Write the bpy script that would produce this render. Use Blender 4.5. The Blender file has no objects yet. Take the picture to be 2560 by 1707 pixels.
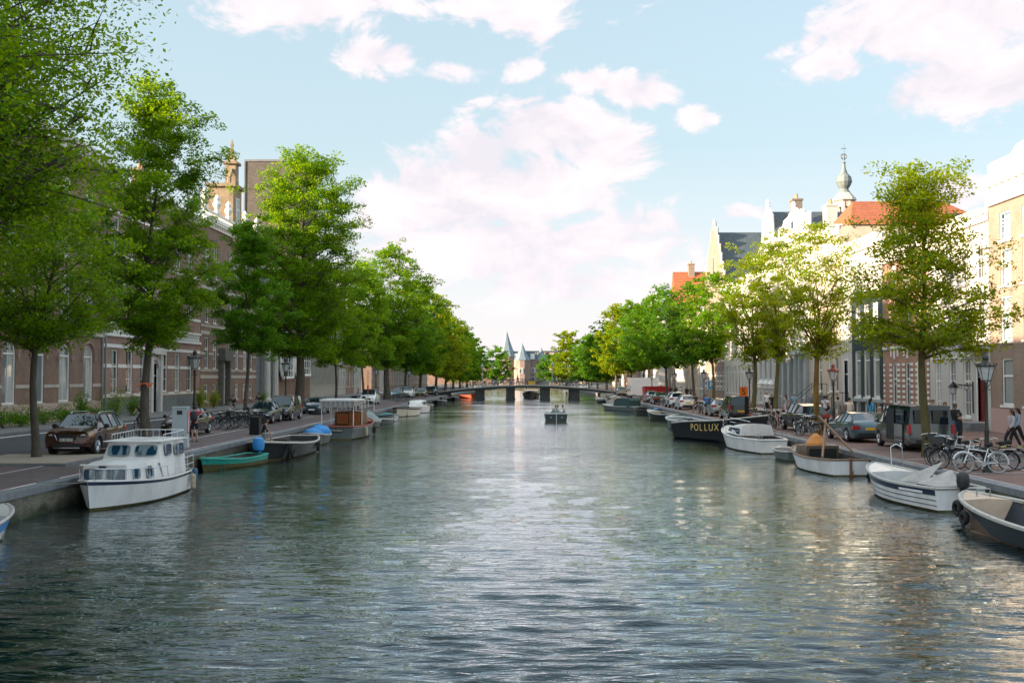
import bpy, bmesh, math, random
import numpy as np
from mathutils import Vector, Matrix
R = math.radians
rnd = random.Random(7)
SC = bpy.context.scene
COL = SC.collection
F = 2560.0; CZ = 3.2; YAW = R(.895); PIT = R(2.0)
WZ = -.85            # water level, street level at the coping is 0
QL, QR = -14.4, 14.0  # canal edges
# ---------- photo pixel (of the 2560 wide picture) to a point on a level plane
_f = Vector((-math.sin(YAW)*math.cos(PIT), math.cos(YAW)*math.cos(PIT), math.sin(PIT)))
_r = Vector((math.cos(YAW), math.sin(YAW), 0)); _u = _r.cross(_f)
def gp(px, py, z=0.0):
    d = _f*F + _r*(px-1280) - _u*(py-853.5)
    t = (z-CZ)/d.z
    return (d.x*t, d.y*t)
def gx(px, X):
    d = _f*F + _r*(px-1280) - _u*(90)
    return X/d.x*d.y
# ---------- objects
def tag(o, label=None, cat=None, group=None, kind=None):
    if label: o['label'] = label
    if cat: o['category'] = cat
    if group: o['group'] = group
    if kind: o['kind'] = kind
    return o
def thing(name, label, cat, loc=(0,0,0), rz=0, group=None):
    o = bpy.data.objects.new(name, None); COL.objects.link(o)
    o.empty_display_size = .3
    o.location = (loc[0], loc[1], loc[2] if len(loc) > 2 else 0); o.rotation_euler = (0,0,rz)
    return tag(o, label, cat, group)
def kids(o): return [c for c in bpy.data.objects if c.parent == o]
TREE = {}
def copy_tree(o, parent=None):
    c = o.copy(); COL.objects.link(c); c.parent = parent
    for ch in TREE.get(o.name, []): 
        n = copy_tree(ch, c)
        TREE.setdefault(c.name, []).append(n)
    return c
def link(name, me, mats, parent=None):
    o = bpy.data.objects.new(name, me); COL.objects.link(o)
    for m in (mats if isinstance(mats, (list, tuple)) else [mats]):
        if len(me.materials) < (len(mats) if isinstance(mats, (list, tuple)) else 1): me.materials.append(m)
    if parent is not None:
        o.parent = parent; TREE.setdefault(parent.name, []).append(o)
    return o
class MB:
    def __init__(s): s.v = []; s.f = []; s.m = []; s.mi = 0; s.M = None
    def vert(s, p):
        if s.M is not None: p = s.M @ Vector(p)
        s.v.append((p[0], p[1], p[2])); return len(s.v)-1
    def face(s, idx): s.f.append(tuple(idx)); s.m.append(s.mi)
    def poly(s, pts): s.face([s.vert(p) for p in pts])
    def box(s, x0, y0, z0, x1, y1, z1):
        i = [s.vert(p) for p in ((x0,y0,z0),(x1,y0,z0),(x1,y1,z0),(x0,y1,z0),(x0,y0,z1),(x1,y0,z1),(x1,y1,z1),(x0,y1,z1))]
        for q in ((3,2,1,0),(4,5,6,7),(0,1,5,4),(1,2,6,5),(2,3,7,6),(3,0,4,7)): s.face([i[k] for k in q])
        return s
    def cbox(s, c, d): return s.box(c[0]-d[0]/2, c[1]-d[1]/2, c[2]-d[2]/2, c[0]+d[0]/2, c[1]+d[1]/2, c[2]+d[2]/2)
    def prism(s, pts, axis, a, b):
        # pts 2D outline (counterclockwise) extruded along axis from a to b
        def P(p, t): return {'x': (t,p[0],p[1]), 'y': (p[0],t,p[1]), 'z': (p[0],p[1],t)}[axis]
        A = [s.vert(P(p,a)) for p in pts]; B = [s.vert(P(p,b)) for p in pts]; n = len(pts)
        s.face(A[::-1]); s.face(B)
        for i in range(n): j = (i+1) % n; s.face((A[i],A[j],B[j],B[i]))
        return s
    def tube(s, pts, rad, n=6, cap=True):
        pts = [Vector(p) for p in pts]
        if not isinstance(rad, (list, tuple)): rad = [rad]*len(pts)
        rings = []; up = None
        for i, p in enumerate(pts):
            d = (pts[min(i+1, len(pts)-1)] - pts[max(i-1, 0)])
            if d.length < 1e-9: d = Vector((0,0,1))
            d.normalize()
            if up is None:
                up = Vector((0,0,1)) if abs(d.z) < .9 else Vector((1,0,0))
            a = d.cross(up)
            if a.length < 1e-6: a = d.cross(Vector((.3,1,.2)))
            a.normalize(); b = a.cross(d); up = b
            rings.append([s.vert(p + (a*math.cos(2*math.pi*k/n) + b*math.sin(2*math.pi*k/n))*rad[i]) for k in range(n)])
        for A, B in zip(rings, rings[1:]):
            for k in range(n): s.face((A[k], A[(k+1)%n], B[(k+1)%n], B[k]))
        if cap: s.face(rings[0][::-1]); s.face(rings[-1])
        return s
    def lathe(s, prof, c=(0,0,0), n=12, axis='z', cap=True):
        rings = []
        for r, h in prof:
            ring = []
            for k in range(n):
                a = 2*math.pi*(k+.5)/n; x, y = r*math.cos(a), r*math.sin(a)
                p = {'z': (x,y,h), 'y': (x,h,y), 'x': (h,x,y)}[axis]
                ring.append(s.vert((c[0]+p[0], c[1]+p[1], c[2]+p[2])))
            rings.append(ring)
        for A, B in zip(rings, rings[1:]):
            for k in range(n): s.face((A[k], A[(k+1)%n], B[(k+1)%n], B[k]))
        if cap: s.face(rings[0][::-1]); s.face(rings[-1])
        return s
    def ring(s, c, Rr, r, axis='y', n=20, m=5):
        for i in range(n):
            pass
        rows = []
        for i in range(n):
            a = 2*math.pi*i/n; row = []
            for j in range(m):
                b = 2*math.pi*j/m; q = Rr + r*math.cos(b); h = r*math.sin(b)
                x, y = q*math.cos(a), q*math.sin(a)
                p = {'z': (x,y,h), 'y': (x,h,y), 'x': (h,x,y)}[axis]
                row.append(s.vert((c[0]+p[0], c[1]+p[1], c[2]+p[2])))
            rows.append(row)
        for i in range(n):
            A, B = rows[i], rows[(i+1)%n]
            for j in range(m): s.face((A[j], B[j], B[(j+1)%m], A[(j+1)%m]))
        return s
    def mesh(s, name, smooth=None):
        me = bpy.data.meshes.new(name); me.from_pydata(s.v, [], s.f)
        me.polygons.foreach_set('material_index', s.m)
        bm = bmesh.new(); bm.from_mesh(me); bmesh.ops.recalc_face_normals(bm, faces=bm.faces); bm.to_mesh(me); bm.free()
        if smooth is not None:
            me.shade_smooth()
            if smooth < 170: me.set_sharp_from_angle(angle=R(smooth))
        me.update(); return me
    def build(s, name, mats, parent=None, smooth=None):
        return link(name, s.mesh(name, smooth), mats, parent)
def bulk(name, V, Q, mats, parent=None, smooth=False):
    """big quad mesh from numpy"""
    me = bpy.data.meshes.new(name); n = len(Q)
    me.vertices.add(len(V)); me.vertices.foreach_set('co', V.astype(np.float32).ravel())
    me.loops.add(n*4); me.loops.foreach_set('vertex_index', Q.astype(np.int32).ravel())
    me.polygons.add(n); me.polygons.foreach_set('loop_start', np.arange(0, n*4, 4, dtype=np.int32))
    me.update(calc_edges=True)
    if smooth: me.shade_smooth()
    else: me.shade_flat()
    return link(name, me, mats, parent)
def text_mesh(body, size, depth=.004, font_scale=1.0):
    cu = bpy.data.curves.new('letters', 'FONT'); cu.body = body; cu.size = size; cu.extrude = depth
    cu.align_x = 'CENTER'; cu.align_y = 'CENTER'
    o = bpy.data.objects.new('letters', cu); COL.objects.link(o)
    dg = bpy.context.evaluated_depsgraph_get(); me = bpy.data.meshes.new_from_object(o.evaluated_get(dg))
    bpy.data.objects.remove(o); bpy.data.curves.remove(cu)
    return me
def place_text(name, body, size, M, mat, parent):
    me = text_mesh(body, size); me.transform(M); return link(name, me, mat, parent)
# ---------- materials
MATS = {}
def mat(name, col, rough=.6, metal=0, var=0, scale=3, bump=0, bscale=20, spec=None, coat=0, trans=0, emit=None, stretch=None):
    if name in MATS: return MATS[name]
    m = bpy.data.materials.new(name); m.use_nodes = True; MATS[name] = m
    nt = m.node_tree; b = nt.nodes['Principled BSDF']
    c = (col[0], col[1], col[2], 1)
    b.inputs['Base Color'].default_value = c; b.inputs['Roughness'].default_value = rough; b.inputs['Metallic'].default_value = metal
    if coat: b.inputs['Coat Weight'].default_value = coat; b.inputs['Coat Roughness'].default_value = .04
    if spec is not None: b.inputs['Specular IOR Level'].default_value = spec
    if trans: b.inputs['Transmission Weight'].default_value = trans
    if emit: b.inputs['Emission Color'].default_value = (*emit[:3],1); b.inputs['Emission Strength'].default_value = emit[3]
    vec = None
    if var or bump:
        tc = nt.nodes.new('ShaderNodeTexCoord'); vec = tc.outputs['Object']
        if stretch:
            mp = nt.nodes.new('ShaderNodeMapping'); mp.inputs['Scale'].default_value = stretch
            nt.links.new(vec, mp.inputs['Vector']); vec = mp.outputs['Vector']
    if var:
        n = nt.nodes.new('ShaderNodeTexNoise'); n.inputs['Scale'].default_value = scale; n.inputs['Detail'].default_value = 6
        n.inputs['Roughness'].default_value = .65
        nt.links.new(vec, n.inputs['Vector'])
        mr = nt.nodes.new('ShaderNodeMapRange'); mr.inputs['From Min'].default_value = .3; mr.inputs['From Max'].default_value = .7
        mr.inputs['To Min'].default_value = 1-var; mr.inputs['To Max'].default_value = 1+var*.6
        nt.links.new(n.outputs['Fac'], mr.inputs['Value'])
        h = nt.nodes.new('ShaderNodeHueSaturation'); h.inputs['Color'].default_value = c
        nt.links.new(mr.outputs['Result'], h.inputs['Value']); nt.links.new(h.outputs['Color'], b.inputs['Base Color'])
    if bump:
        n = nt.nodes.new('ShaderNodeTexNoise'); n.inputs['Scale'].default_value = bscale; n.inputs['Detail'].default_value = 4
        nt.links.new(vec, n.inputs['Vector'])
        bp = nt.nodes.new('ShaderNodeBump'); bp.inputs['Strength'].default_value = bump; bp.inputs['Distance'].default_value = .02
        nt.links.new(n.outputs['Fac'], bp.inputs['Height']); nt.links.new(bp.outputs['Normal'], b.inputs['Normal'])
    return m
def brick(name, c1, c2, mortar, bw=.22, bh=.065, mix=.5, horiz=False, ms=.008, dirt=.25, rough=.85):
    if name in MATS: return MATS[name]
    m = bpy.data.materials.new(name); m.use_nodes = True; MATS[name] = m
    nt = m.node_tree; N = nt.nodes; L = nt.links; b = N['Principled BSDF']; b.inputs['Roughness'].default_value = rough
    tc = N.new('ShaderNodeTexCoord'); sp = N.new('ShaderNodeSeparateXYZ'); L.new(tc.outputs['Object'], sp.inputs[0])
    cb = N.new('ShaderNodeCombineXYZ')
    if horiz: L.new(sp.outputs[0], cb.inputs[0]); L.new(sp.outputs[1], cb.inputs[1])
    else:
        ad = N.new('ShaderNodeMath'); L.new(sp.outputs[0], ad.inputs[0]); L.new(sp.outputs[1], ad.inputs[1])
        L.new(ad.outputs[0], cb.inputs[0]); L.new(sp.outputs[2], cb.inputs[1])
    t = N.new('ShaderNodeTexBrick'); L.new(cb.outputs[0], t.inputs['Vector'])
    t.inputs['Color1'].default_value = (*c1,1); t.inputs['Color2'].default_value = (*c2,1); t.inputs['Mortar'].default_value = (*mortar,1)
    t.inputs['Scale'].default_value = 1; t.inputs['Mortar Size'].default_value = ms; t.inputs['Brick Width'].default_value = bw; t.inputs['Row Height'].default_value = bh
    n = N.new('ShaderNodeTexNoise'); n.inputs['Scale'].default_value = .7; n.inputs['Detail'].default_value = 7; n.inputs['Roughness'].default_value = .7
    L.new(tc.outputs['Object'], n.inputs['Vector'])
    mr = N.new('ShaderNodeMapRange'); mr.inputs['From Min'].default_value = .3; mr.inputs['From Max'].default_value = .7
    mr.inputs['To Min'].default_value = 1-dirt; mr.inputs['To Max'].default_value = 1+dirt*.7; L.new(n.outputs['Fac'], mr.inputs['Value'])
    h = N.new('ShaderNodeHueSaturation'); L.new(t.outputs['Color'], h.inputs['Color']); L.new(mr.outputs['Result'], h.inputs['Value'])
    L.new(h.outputs['Color'], b.inputs['Base Color'])
    bp = N.new('ShaderNodeBump'); bp.inputs['Strength'].default_value = .4; bp.inputs['Distance'].default_value = .01; bp.invert = True
    L.new(t.outputs['Fac'], bp.inputs['Height']); L.new(bp.outputs['Normal'], b.inputs['Normal'])
    return m
def glassmat(name, col, curtain=None, scale=.35):
    """window glass: dark room behind, now and then a pale curtain, mirror-like surface"""
    if name in MATS: return MATS[name]
    m = mat(name, col, rough=.04, spec=.9)
    nt = m.node_tree; N = nt.nodes; L = nt.links; b = N['Principled BSDF']
    tc = N.new('ShaderNodeTexCoord'); n = N.new('ShaderNodeTexNoise'); n.inputs['Scale'].default_value = scale; n.inputs['Detail'].default_value = 1
    oi = N.new('ShaderNodeObjectInfo'); va = N.new('ShaderNodeVectorMath'); va.operation = 'ADD'
    L.new(tc.outputs['Object'], va.inputs[0]); 
    sc = N.new('ShaderNodeVectorMath'); sc.operation = 'SCALE'; sc.inputs['Scale'].default_value = .35
    L.new(oi.outputs['Location'], sc.inputs[0]); 
    mu = N.new('ShaderNodeVectorMath'); mu.operation = 'MULTIPLY'; mu.inputs[1].default_value = (1.6,1.6,.25)
    L.new(sc.outputs[0], va.inputs[1]); L.new(va.outputs[0], mu.inputs[0]); L.new(mu.outputs[0], n.inputs['Vector'])
    cr = N.new('ShaderNodeValToRGB'); cr.color_ramp.elements[0].position = .5; cr.color_ramp.elements[1].position = .56
    cr.color_ramp.elements[0].color = (*col,1); cr.color_ramp.elements[1].color = (*(curtain or (.3,.32,.3)),1)
    L.new(n.outputs['Fac'], cr.inputs[0]); L.new(cr.outputs[0], b.inputs['Base Color'])
    wn = N.new('ShaderNodeTexNoise'); wn.inputs['Scale'].default_value = 1.1; bp = N.new('ShaderNodeBump'); bp.inputs['Strength'].default_value = .12; bp.inputs['Distance'].default_value = .05
    L.new(tc.outputs['Object'], wn.inputs['Vector']); L.new(wn.outputs['Fac'], bp.inputs['Height']); L.new(bp.outputs['Normal'], b.inputs['Normal'])
    return m
WHITE = mat('white_paint', (.78,.76,.73), .45, var=.08, scale=1.5)
STONE = mat('pale_sandstone', (.46,.42,.37), .8, var=.25, scale=2, bump=.3)
GSTONE = mat('grey_bluestone', (.17,.18,.19), .7, var=.3, scale=2, bump=.3)
DARK = mat('black_iron', (.012,.014,.015), .4, metal=.3)
BLACK = mat('black_rubber', (.012,.012,.012), .8)
CHROME = mat('bright_metal', (.6,.62,.63), .25, metal=1)
STEEL = mat('dull_steel', (.35,.37,.38), .45, metal=.8, var=.15, scale=4)
GLASS = glassmat('window_glass', (.012,.022,.026))
GLASSW = glassmat('curtained_glass', (.16,.18,.19), (.42,.42,.4))
CARGLASS = mat('car_glass', (.01,.02,.027), .03, spec=.9)
LAMPG = mat('lantern_glass', (.5,.52,.52), .08, var=.2, scale=8)
# ---------- camera, sun, sky
cam = bpy.data.objects.new('camera', bpy.data.cameras.new('camera')); COL.objects.link(cam); SC.camera = cam
cam.data.lens = 36; cam.data.sensor_width = 36; cam.data.clip_end = 8000; cam.data.clip_start = .1
cam.location = (0,0,CZ); cam.rotation_euler = (R(90)+PIT, 0, YAW)
SUN_EL = R(12.2); SX, SY = -1.0, -.36
sd = Vector((SX, SY, 0)).normalized()*math.cos(SUN_EL); sd.z = math.sin(SUN_EL)
sl = bpy.data.lights.new('sun', 'SUN'); sl.energy = 4.3; sl.angle = R(.5); sl.color = (1, .79, .57)
so = bpy.data.objects.new('sun', sl); COL.objects.link(so); so.rotation_euler = (-sd).to_track_quat('-Z','Y').to_euler(); so.location = (-60,-20,60)
vs = SC.view_settings; vs.view_transform = 'Standard'; vs.look = 'None'; vs.gamma = 1; vs.exposure = 2.0; vs.use_curve_mapping = False
W = bpy.data.worlds.new('World'); SC.world = W; W.use_nodes = True
nt = W.node_tree; N = nt.nodes; L = nt.links; N.clear()
out = N.new('ShaderNodeOutputWorld'); bg = N.new('ShaderNodeBackground'); L.new(bg.outputs[0], out.inputs[0]); bg.inputs[1].default_value = .1
sky = N.new('ShaderNodeTexSky'); sky.sky_type = 'NISHITA'; sky.sun_disc = False; sky.sun_elevation = SUN_EL
sky.sun_rotation = math.atan2(sd.x, sd.y); sky.air_density = 1.0; sky.dust_density = 2.0; sky.ozone_density = 1.5
tc = N.new('ShaderNodeTexCoord'); sp = N.new('ShaderNodeSeparateXYZ'); L.new(tc.outputs['Generated'], sp.inputs[0])
def mth(op, a, b=None, c=None, clamp=False):
    n = N.new('ShaderNodeMath'); n.operation = op; n.use_clamp = clamp
    for i, x in enumerate((a,b,c)):
        if x is None: continue
        if isinstance(x, (int,float)): n.inputs[i].default_value = x
        else: L.new(x, n.inputs[i])
    return n.outputs[0]
uu = mth('ARCTAN2', sp.outputs[0], sp.outputs[1]); vv = mth('ARCSINE', sp.outputs[2])
cuv = N.new('ShaderNodeCombineXYZ'); L.new(uu, cuv.inputs[0]); L.new(vv, cuv.inputs[1])
UV = cuv.outputs[0]
def noise(scale, detail, rough, off=(0,0,0), st=(1,1,1), dist=0):
    mp = N.new('ShaderNodeMapping'); mp.inputs['Location'].default_value = off; mp.inputs['Scale'].default_value = st; L.new(UV, mp.inputs[0])
    n = N.new('ShaderNodeTexNoise'); n.inputs['Scale'].default_value = scale; n.inputs['Detail'].default_value = detail; n.inputs['Roughness'].default_value = rough; n.inputs['Distortion'].default_value = dist
    L.new(mp.outputs[0], n.inputs['Vector']); return n.outputs['Fac']
# clouds: centre and half size in the directions they stand in (measured in the 2352 px view), weight
CL = [(690,-10,230,70,1),(870,125,110,52,.95),(1190,0,200,62,.75),(1250,60,110,45,.55),(1350,178,80,34,.85),(1450,200,95,46,.85),
 (1030,155,80,34,.5),(1210,155,40,28,.5),(1260,290,170,78,1.1),(1110,345,110,80,1.1),(1060,450,230,120,1.3),(1390,350,120,70,1.1),
 (1240,440,180,100,1.25),(1140,550,300,100,1.05),(940,470,130,90,1.1),(1420,545,200,75,.7),(1350,650,400,50,.5),(900,620,200,50,.35),
 (2120,75,240,85,1.1),(2290,10,190,80,1.1),(2160,200,170,68,1.05),(1950,145,110,40,.9),(2330,185,110,75,1),(1600,275,50,28,.8),(1690,490,90,28,.7),(2180,450,90,40,.9),
 (1510,495,40,18,.6),(500,-120,300,60,.8),(1700,-180,400,70,.8),(1150,-330,500,90,.8),(2500,-100,300,120,.9),(200,-260,300,80,.8),(1900,-420,420,110,.8)]
fld = None
for cx, cy, rx, ry, w in CL:
    cx, cy, rx, ry = [q*1.0884 for q in (cx,cy,rx,ry)]
    u0 = math.atan((cx-1320)/2560); v0 = math.atan((943-cy)/2560*math.cos(u0))
    mp = N.new('ShaderNodeVectorMath'); mp.operation = 'SUBTRACT'; L.new(UV, mp.inputs[0]); mp.inputs[1].default_value = (u0, v0, 0)
    ml = N.new('ShaderNodeVectorMath'); ml.operation = 'MULTIPLY'; L.new(mp.outputs[0], ml.inputs[0]); ml.inputs[1].default_value = (2560/rx*math.cos(u0)**-1 if False else 2560/rx, 2560/ry, 0)
    ln = N.new('ShaderNodeVectorMath'); ln.operation = 'LENGTH'; L.new(ml.outputs[0], ln.inputs[0])
    e = mth('MULTIPLY_ADD', ln.outputs['Value'], -w*.78, w*1.0)
    fld = e if fld is None else mth('SMOOTH_MAX', fld, e, .15)
n1 = noise(11, 9, .60, (3,1,0), (1,1.6,1), .5); n2 = noise(34, 6, .6, (0,5,0), (1,1.4,1)); nb = noise(1.1, 4, .5, (7,2,0), (1,2.6,1))
nn = mth('ADD', mth('MULTIPLY', n1, 2.7), mth('MULTIPLY', n2, .55)); nn = mth('SUBTRACT', nn, 1.60)
dens = mth('ADD', fld, nn)
# scattered cloud added high out of view, spread wide to lift the shade below
hi = mth('MULTIPLY', mth('SUBTRACT', vv, .42, clamp=True), 3.0, clamp=True)
dens = mth('MAXIMUM', dens, mth('ADD', mth('MULTIPLY', mth('SUBTRACT', nb, .44), 3.2), mth('SUBTRACT', hi, 1.0)))
mask = N.new('ShaderNodeMapRange'); mask.interpolation_type = 'SMOOTHSTEP'; L.new(dens, mask.inputs[0]); mask.inputs[1].default_value = .16; mask.inputs[2].default_value = .54
# body shading of the clouds
sh = noise(6, 7, .6, (3.05,.82,0), (1,1.9,1), .3)
n1b = noise(11, 5, .60, (3+.16,1-.22,0), (1,1.6,1), .5)
shm = N.new('ShaderNodeMapRange'); L.new(mth('ADD', mth('SUBTRACT', n1, n1b), mth('MULTIPLY', sh, .35)), shm.inputs[0]); shm.inputs[1].default_value = .02; shm.inputs[2].default_value = .30
cc = N.new('ShaderNodeMix'); cc.data_type = 'RGBA'; L.new(shm.outputs[0], cc.inputs[0])
cc.inputs[6].default_value = (2.25,2.15,2.33,1); cc.inputs[7].default_value = (2.75,2.5,2.56,1)
# clear sky, thinned with the pale evening veil towards the horizon
vm = N.new('ShaderNodeMapRange'); L.new(vv, vm.inputs[0]); vm.inputs[1].default_value = 0; vm.inputs[2].default_value = .42; vm.inputs[3].default_value = .92; vm.inputs[4].default_value = .66
veil = N.new('ShaderNodeMix'); veil.data_type = 'RGBA'; L.new(vm.outputs[0], veil.inputs[0])
sk = N.new('ShaderNodeMix'); sk.data_type = 'RGBA'; sk.blend_type = 'MULTIPLY'; sk.inputs[0].default_value = 1; L.new(sky.outputs[0], sk.inputs[6]); sk.inputs[7].default_value = (1.0,1.0,1.0,1)
L.new(sk.outputs[2], veil.inputs[6])
vc = N.new('ShaderNodeMix'); vc.data_type = 'RGBA'; vm2 = N.new('ShaderNodeMapRange'); L.new(vv, vm2.inputs[0]); vm2.inputs[2].default_value = .22; vm2.inputs[1].default_value = .03; L.new(vm2.outputs[0], vc.inputs[0])
vc.inputs[6].default_value = (2.6,2.45,2.55,1); vc.inputs[7].default_value = (1.62,2.0,2.1,1); L.new(vc.outputs[2], veil.inputs[7])
fin = N.new('ShaderNodeMix'); fin.data_type = 'RGBA'; L.new(mask.outputs[0], fin.inputs[0]); L.new(veil.outputs[2], fin.inputs[6]); L.new(cc.outputs[2], fin.inputs[7])
hb = N.new('ShaderNodeMapRange'); L.new(vv, hb.inputs[0]); hb.inputs[1].default_value = .40; hb.inputs[2].default_value = .75; hb.inputs[3].default_value = 1; hb.inputs[4].default_value = 1.85  # unseen sky overhead brightened to fill the shaded street
hs = N.new('ShaderNodeVectorMath'); hs.operation = 'SCALE'; L.new(fin.outputs[2], hs.inputs[0]); L.new(hb.outputs[0], hs.inputs['Scale'])
L.new(hs.outputs[0], bg.inputs[0])
# ---------- water
def water_mat():
    m = bpy.data.materials.new('canal_water'); m.use_nodes = True; nt = m.node_tree; N = nt.nodes; L = nt.links; b = N['Principled BSDF']
    b.inputs['Base Color'].default_value = (.0015,.007,.007,1); b.inputs['Roughness'].default_value = .03; b.inputs['IOR'].default_value = 2.0; b.inputs['Specular IOR Level'].default_value = 1.0
    tc = N.new('ShaderNodeTexCoord'); last = None
    for sc, st, dist, stg, off in ((3.2, (.28,1.5,1), .018, .8, 0), (8, (.32,1.5,1), .021, 1, 3), (17, (.4,1.4,1), .008, 1, 9)):
        mp = N.new('ShaderNodeMapping'); mp.inputs['Scale'].default_value = st; mp.inputs['Location'].default_value = (off,off*2,0); mp.inputs['Rotation'].default_value = (0,0,R(3+off))
        L.new(tc.outputs['Object'], mp.inputs[0])
        n = N.new('ShaderNodeTexNoise'); n.inputs['Scale'].default_value = sc; n.inputs['Detail'].default_value = 1.5; n.inputs['Distortion'].default_value = .5; L.new(mp.outputs[0], n.inputs[0])
        bp = N.new('ShaderNodeBump'); bp.inputs['Distance'].default_value = dist; bp.inputs['Strength'].default_value = stg; L.new(n.outputs['Fac'], bp.inputs['Height'])
        if last: L.new(last, bp.inputs['Normal'])
        last = bp.outputs['Normal']
    sy = N.new('ShaderNodeSeparateXYZ'); L.new(tc.outputs['Object'], sy.inputs[0]); mr = N.new('ShaderNodeMapRange'); L.new(sy.outputs[1], mr.inputs[0])
    mr.inputs[1].default_value = 22; mr.inputs[2].default_value = 110; mr.inputs[3].default_value = 1.25; mr.inputs[4].default_value = .42
    gu = N.new('ShaderNodeTexNoise'); gu.inputs['Scale'].default_value = .11; gu.inputs['Detail'].default_value = 3; L.new(tc.outputs['Object'], gu.inputs[0])
    gm = N.new('ShaderNodeMapRange'); L.new(gu.outputs['Fac'], gm.inputs[0]); gm.inputs[1].default_value = .38; gm.inputs[2].default_value = .62; gm.inputs[3].default_value = .55; gm.inputs[4].default_value = 1.1
    pm_ = N.new('ShaderNodeMath'); pm_.operation = 'MULTIPLY'; L.new(mr.outputs[0], pm_.inputs[0]); L.new(gm.outputs[0], pm_.inputs[1])
    for q in [n for n in N if n.type == 'BUMP']: L.new(pm_.outputs[0], q.inputs['Strength'])
    rg = N.new('ShaderNodeMapRange'); L.new(sy.outputs[1], rg.inputs[0]); rg.inputs[1].default_value = 24; rg.inputs[2].default_value = 95; rg.inputs[3].default_value = .015; rg.inputs[4].default_value = .13
    gr = N.new('ShaderNodeMath'); gr.operation = 'MULTIPLY'; L.new(rg.outputs[0], gr.inputs[0]); L.new(gm.outputs[0], gr.inputs[1]); L.new(gr.outputs[0], b.inputs['Roughness'])
    gl = N.new('ShaderNodeBsdfAnisotropic'); gl.distribution = 'MULTI_GGX'; gl.inputs['Color'].default_value = (.92,.98,1,1); L.new(last, gl.inputs['Normal']); L.new(gr.outputs[0], gl.inputs['Roughness'])
    df = N.new('ShaderNodeBsdfDiffuse'); df.inputs['Color'].default_value = (.001,.008,.010,1)
    fr = N.new('ShaderNodeFresnel'); fr.inputs['IOR'].default_value = 1.38; L.new(last, fr.inputs['Normal'])
    fm = N.new('ShaderNodeMath'); fm.operation = 'MULTIPLY_ADD'; fm.use_clamp = True; L.new(fr.outputs[0], fm.inputs[0]); fm.inputs[1].default_value = 1.7; fm.inputs[2].default_value = -.02
    mx = N.new('ShaderNodeMixShader'); L.new(fm.outputs[0], mx.inputs[0]); L.new(df.outputs[0], mx.inputs[1]); L.new(gl.outputs[0], mx.inputs[2]); L.new(mx.outputs[0], N['Material Output'].inputs['Surface'])
    return m
CANAL_END = 335
ys = [4.0]
while ys[-1] < CANAL_END: ys.append(ys[-1] + max(.045, .045*(ys[-1]/14)**1.9))
ys = np.array(ys); xs = np.linspace(QL-.3, QR+.3, 380)
X, Y = np.meshgrid(xs, ys); Z = np.zeros_like(X)
rs = np.random.RandomState(4)
for lam, amp, k in ((2.6,.003,5),(1.4,.003,8),(.8,.003,12),(.5,.0062,18),(.32,.0055,22),(.21,.0028,24)):
    fade = 1/(1+(Y/ (46*lam))**4)
    for i in range(k):
        a = rs.normal(R(87), R(12)); l = lam*rs.uniform(.75,1.3); ph = rs.uniform(0,6.28)
        gx_, gy_ = math.cos(a)/l*6.283, math.sin(a)/l*6.283
        Z += fade*amp*rs.uniform(.5,1)*np.sin(gx_*X+gy_*Y+ph + .8*np.sin(.31*X+.23*Y+ph*3))
# wake of the motorboat going up the canal
bx, by = gp(1392, 1053, WZ)
for s in (-1, 1):
    d = (Y-(by-.5)); w = (X-bx)*s - .9 - np.maximum(0,-d)*.55
    Z += np.where(d < 0, .05*np.exp(-(w/.35)**2)*np.exp(d/26), 0) - np.where(d < 0, .03*np.exp(-((w-.7)/.4)**2)*np.exp(d/26), 0)
nx = len(xs); ny = len(ys)
idx = np.arange(nx*ny).reshape(ny, nx)
Q = np.stack([idx[:-1,:-1], idx[:-1,1:], idx[1:,1:], idx[1:,:-1]], -1).reshape(-1,4)
o = bulk('water', np.stack([X,Y,Z],-1).reshape(-1,3), Q, water_mat(), smooth=True); o.location.z = WZ; tag(o, 'rippled dark green canal water between the quays', 'water', kind='structure')
# ---------- ground
PAVL = brick('street_clinkers', (.17,.12,.11), (.11,.085,.085), (.05,.045,.045), .21, .07, horiz=True, dirt=.3)
PAVR = brick('red_clinkers', (.24,.135,.11), (.17,.10,.085), (.07,.06,.055), .21, .07, horiz=True, dirt=.3)
ASPH = mat('asphalt', (.055,.056,.06), .85, var=.25, scale=.8, bump=.4, bscale=60)
SLAB = brick('pavement_slabs', (.22,.215,.21), (.18,.175,.17), (.08,.08,.08), .3, .3, horiz=True, dirt=.25)
EARTH = mat('far_ground', (.13,.125,.11), .95, var=.3, scale=.2)
ZL = [(QL,0),(-20.3,.10),(-26.3,.26),(-26.32,.38),(-30,.42)]
ZR = [(QR,0),(17.0,.03),(19.5,.06),(19.52,.18),(25.0,.30)]
def gz(x):
    T = [(-x, z) for x, z in ZL] if x < 0 else ZR
    x = abs(x)
    if x <= T[0][0]: return 0
    for (a,za),(b,zb) in zip(T, T[1:]):
        if x <= b: return za+(zb-za)*(x-a)/max(b-a,1e-6)
    return T[-1][1]
def gg(px, py):
    z = 0
    for _ in range(6): x, y = gp(px, py, z); z = gz(x)
    return x, y, z
def strip(name, a, b, m, y0=-40, y1=CANAL_END, n=1, lift=0):
    mb = MB(); mb.poly([(a[0],y0,a[1]+lift),(b[0],y0,b[1]+lift),(b[0],y1,b[1]+lift),(a[0],y1,a[1]+lift)])
    o = mb.build(name, m); tag(o, kind='structure'); return o
g = MB()
for s, e in ((-1,-29.9),(1,24.9)):
    z = .40 if s < 0 else .28
    g.poly([(s*4000,-400,z),(e,-400,z),(e,CANAL_END,z),(s*4000,CANAL_END,z)][::s])
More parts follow.
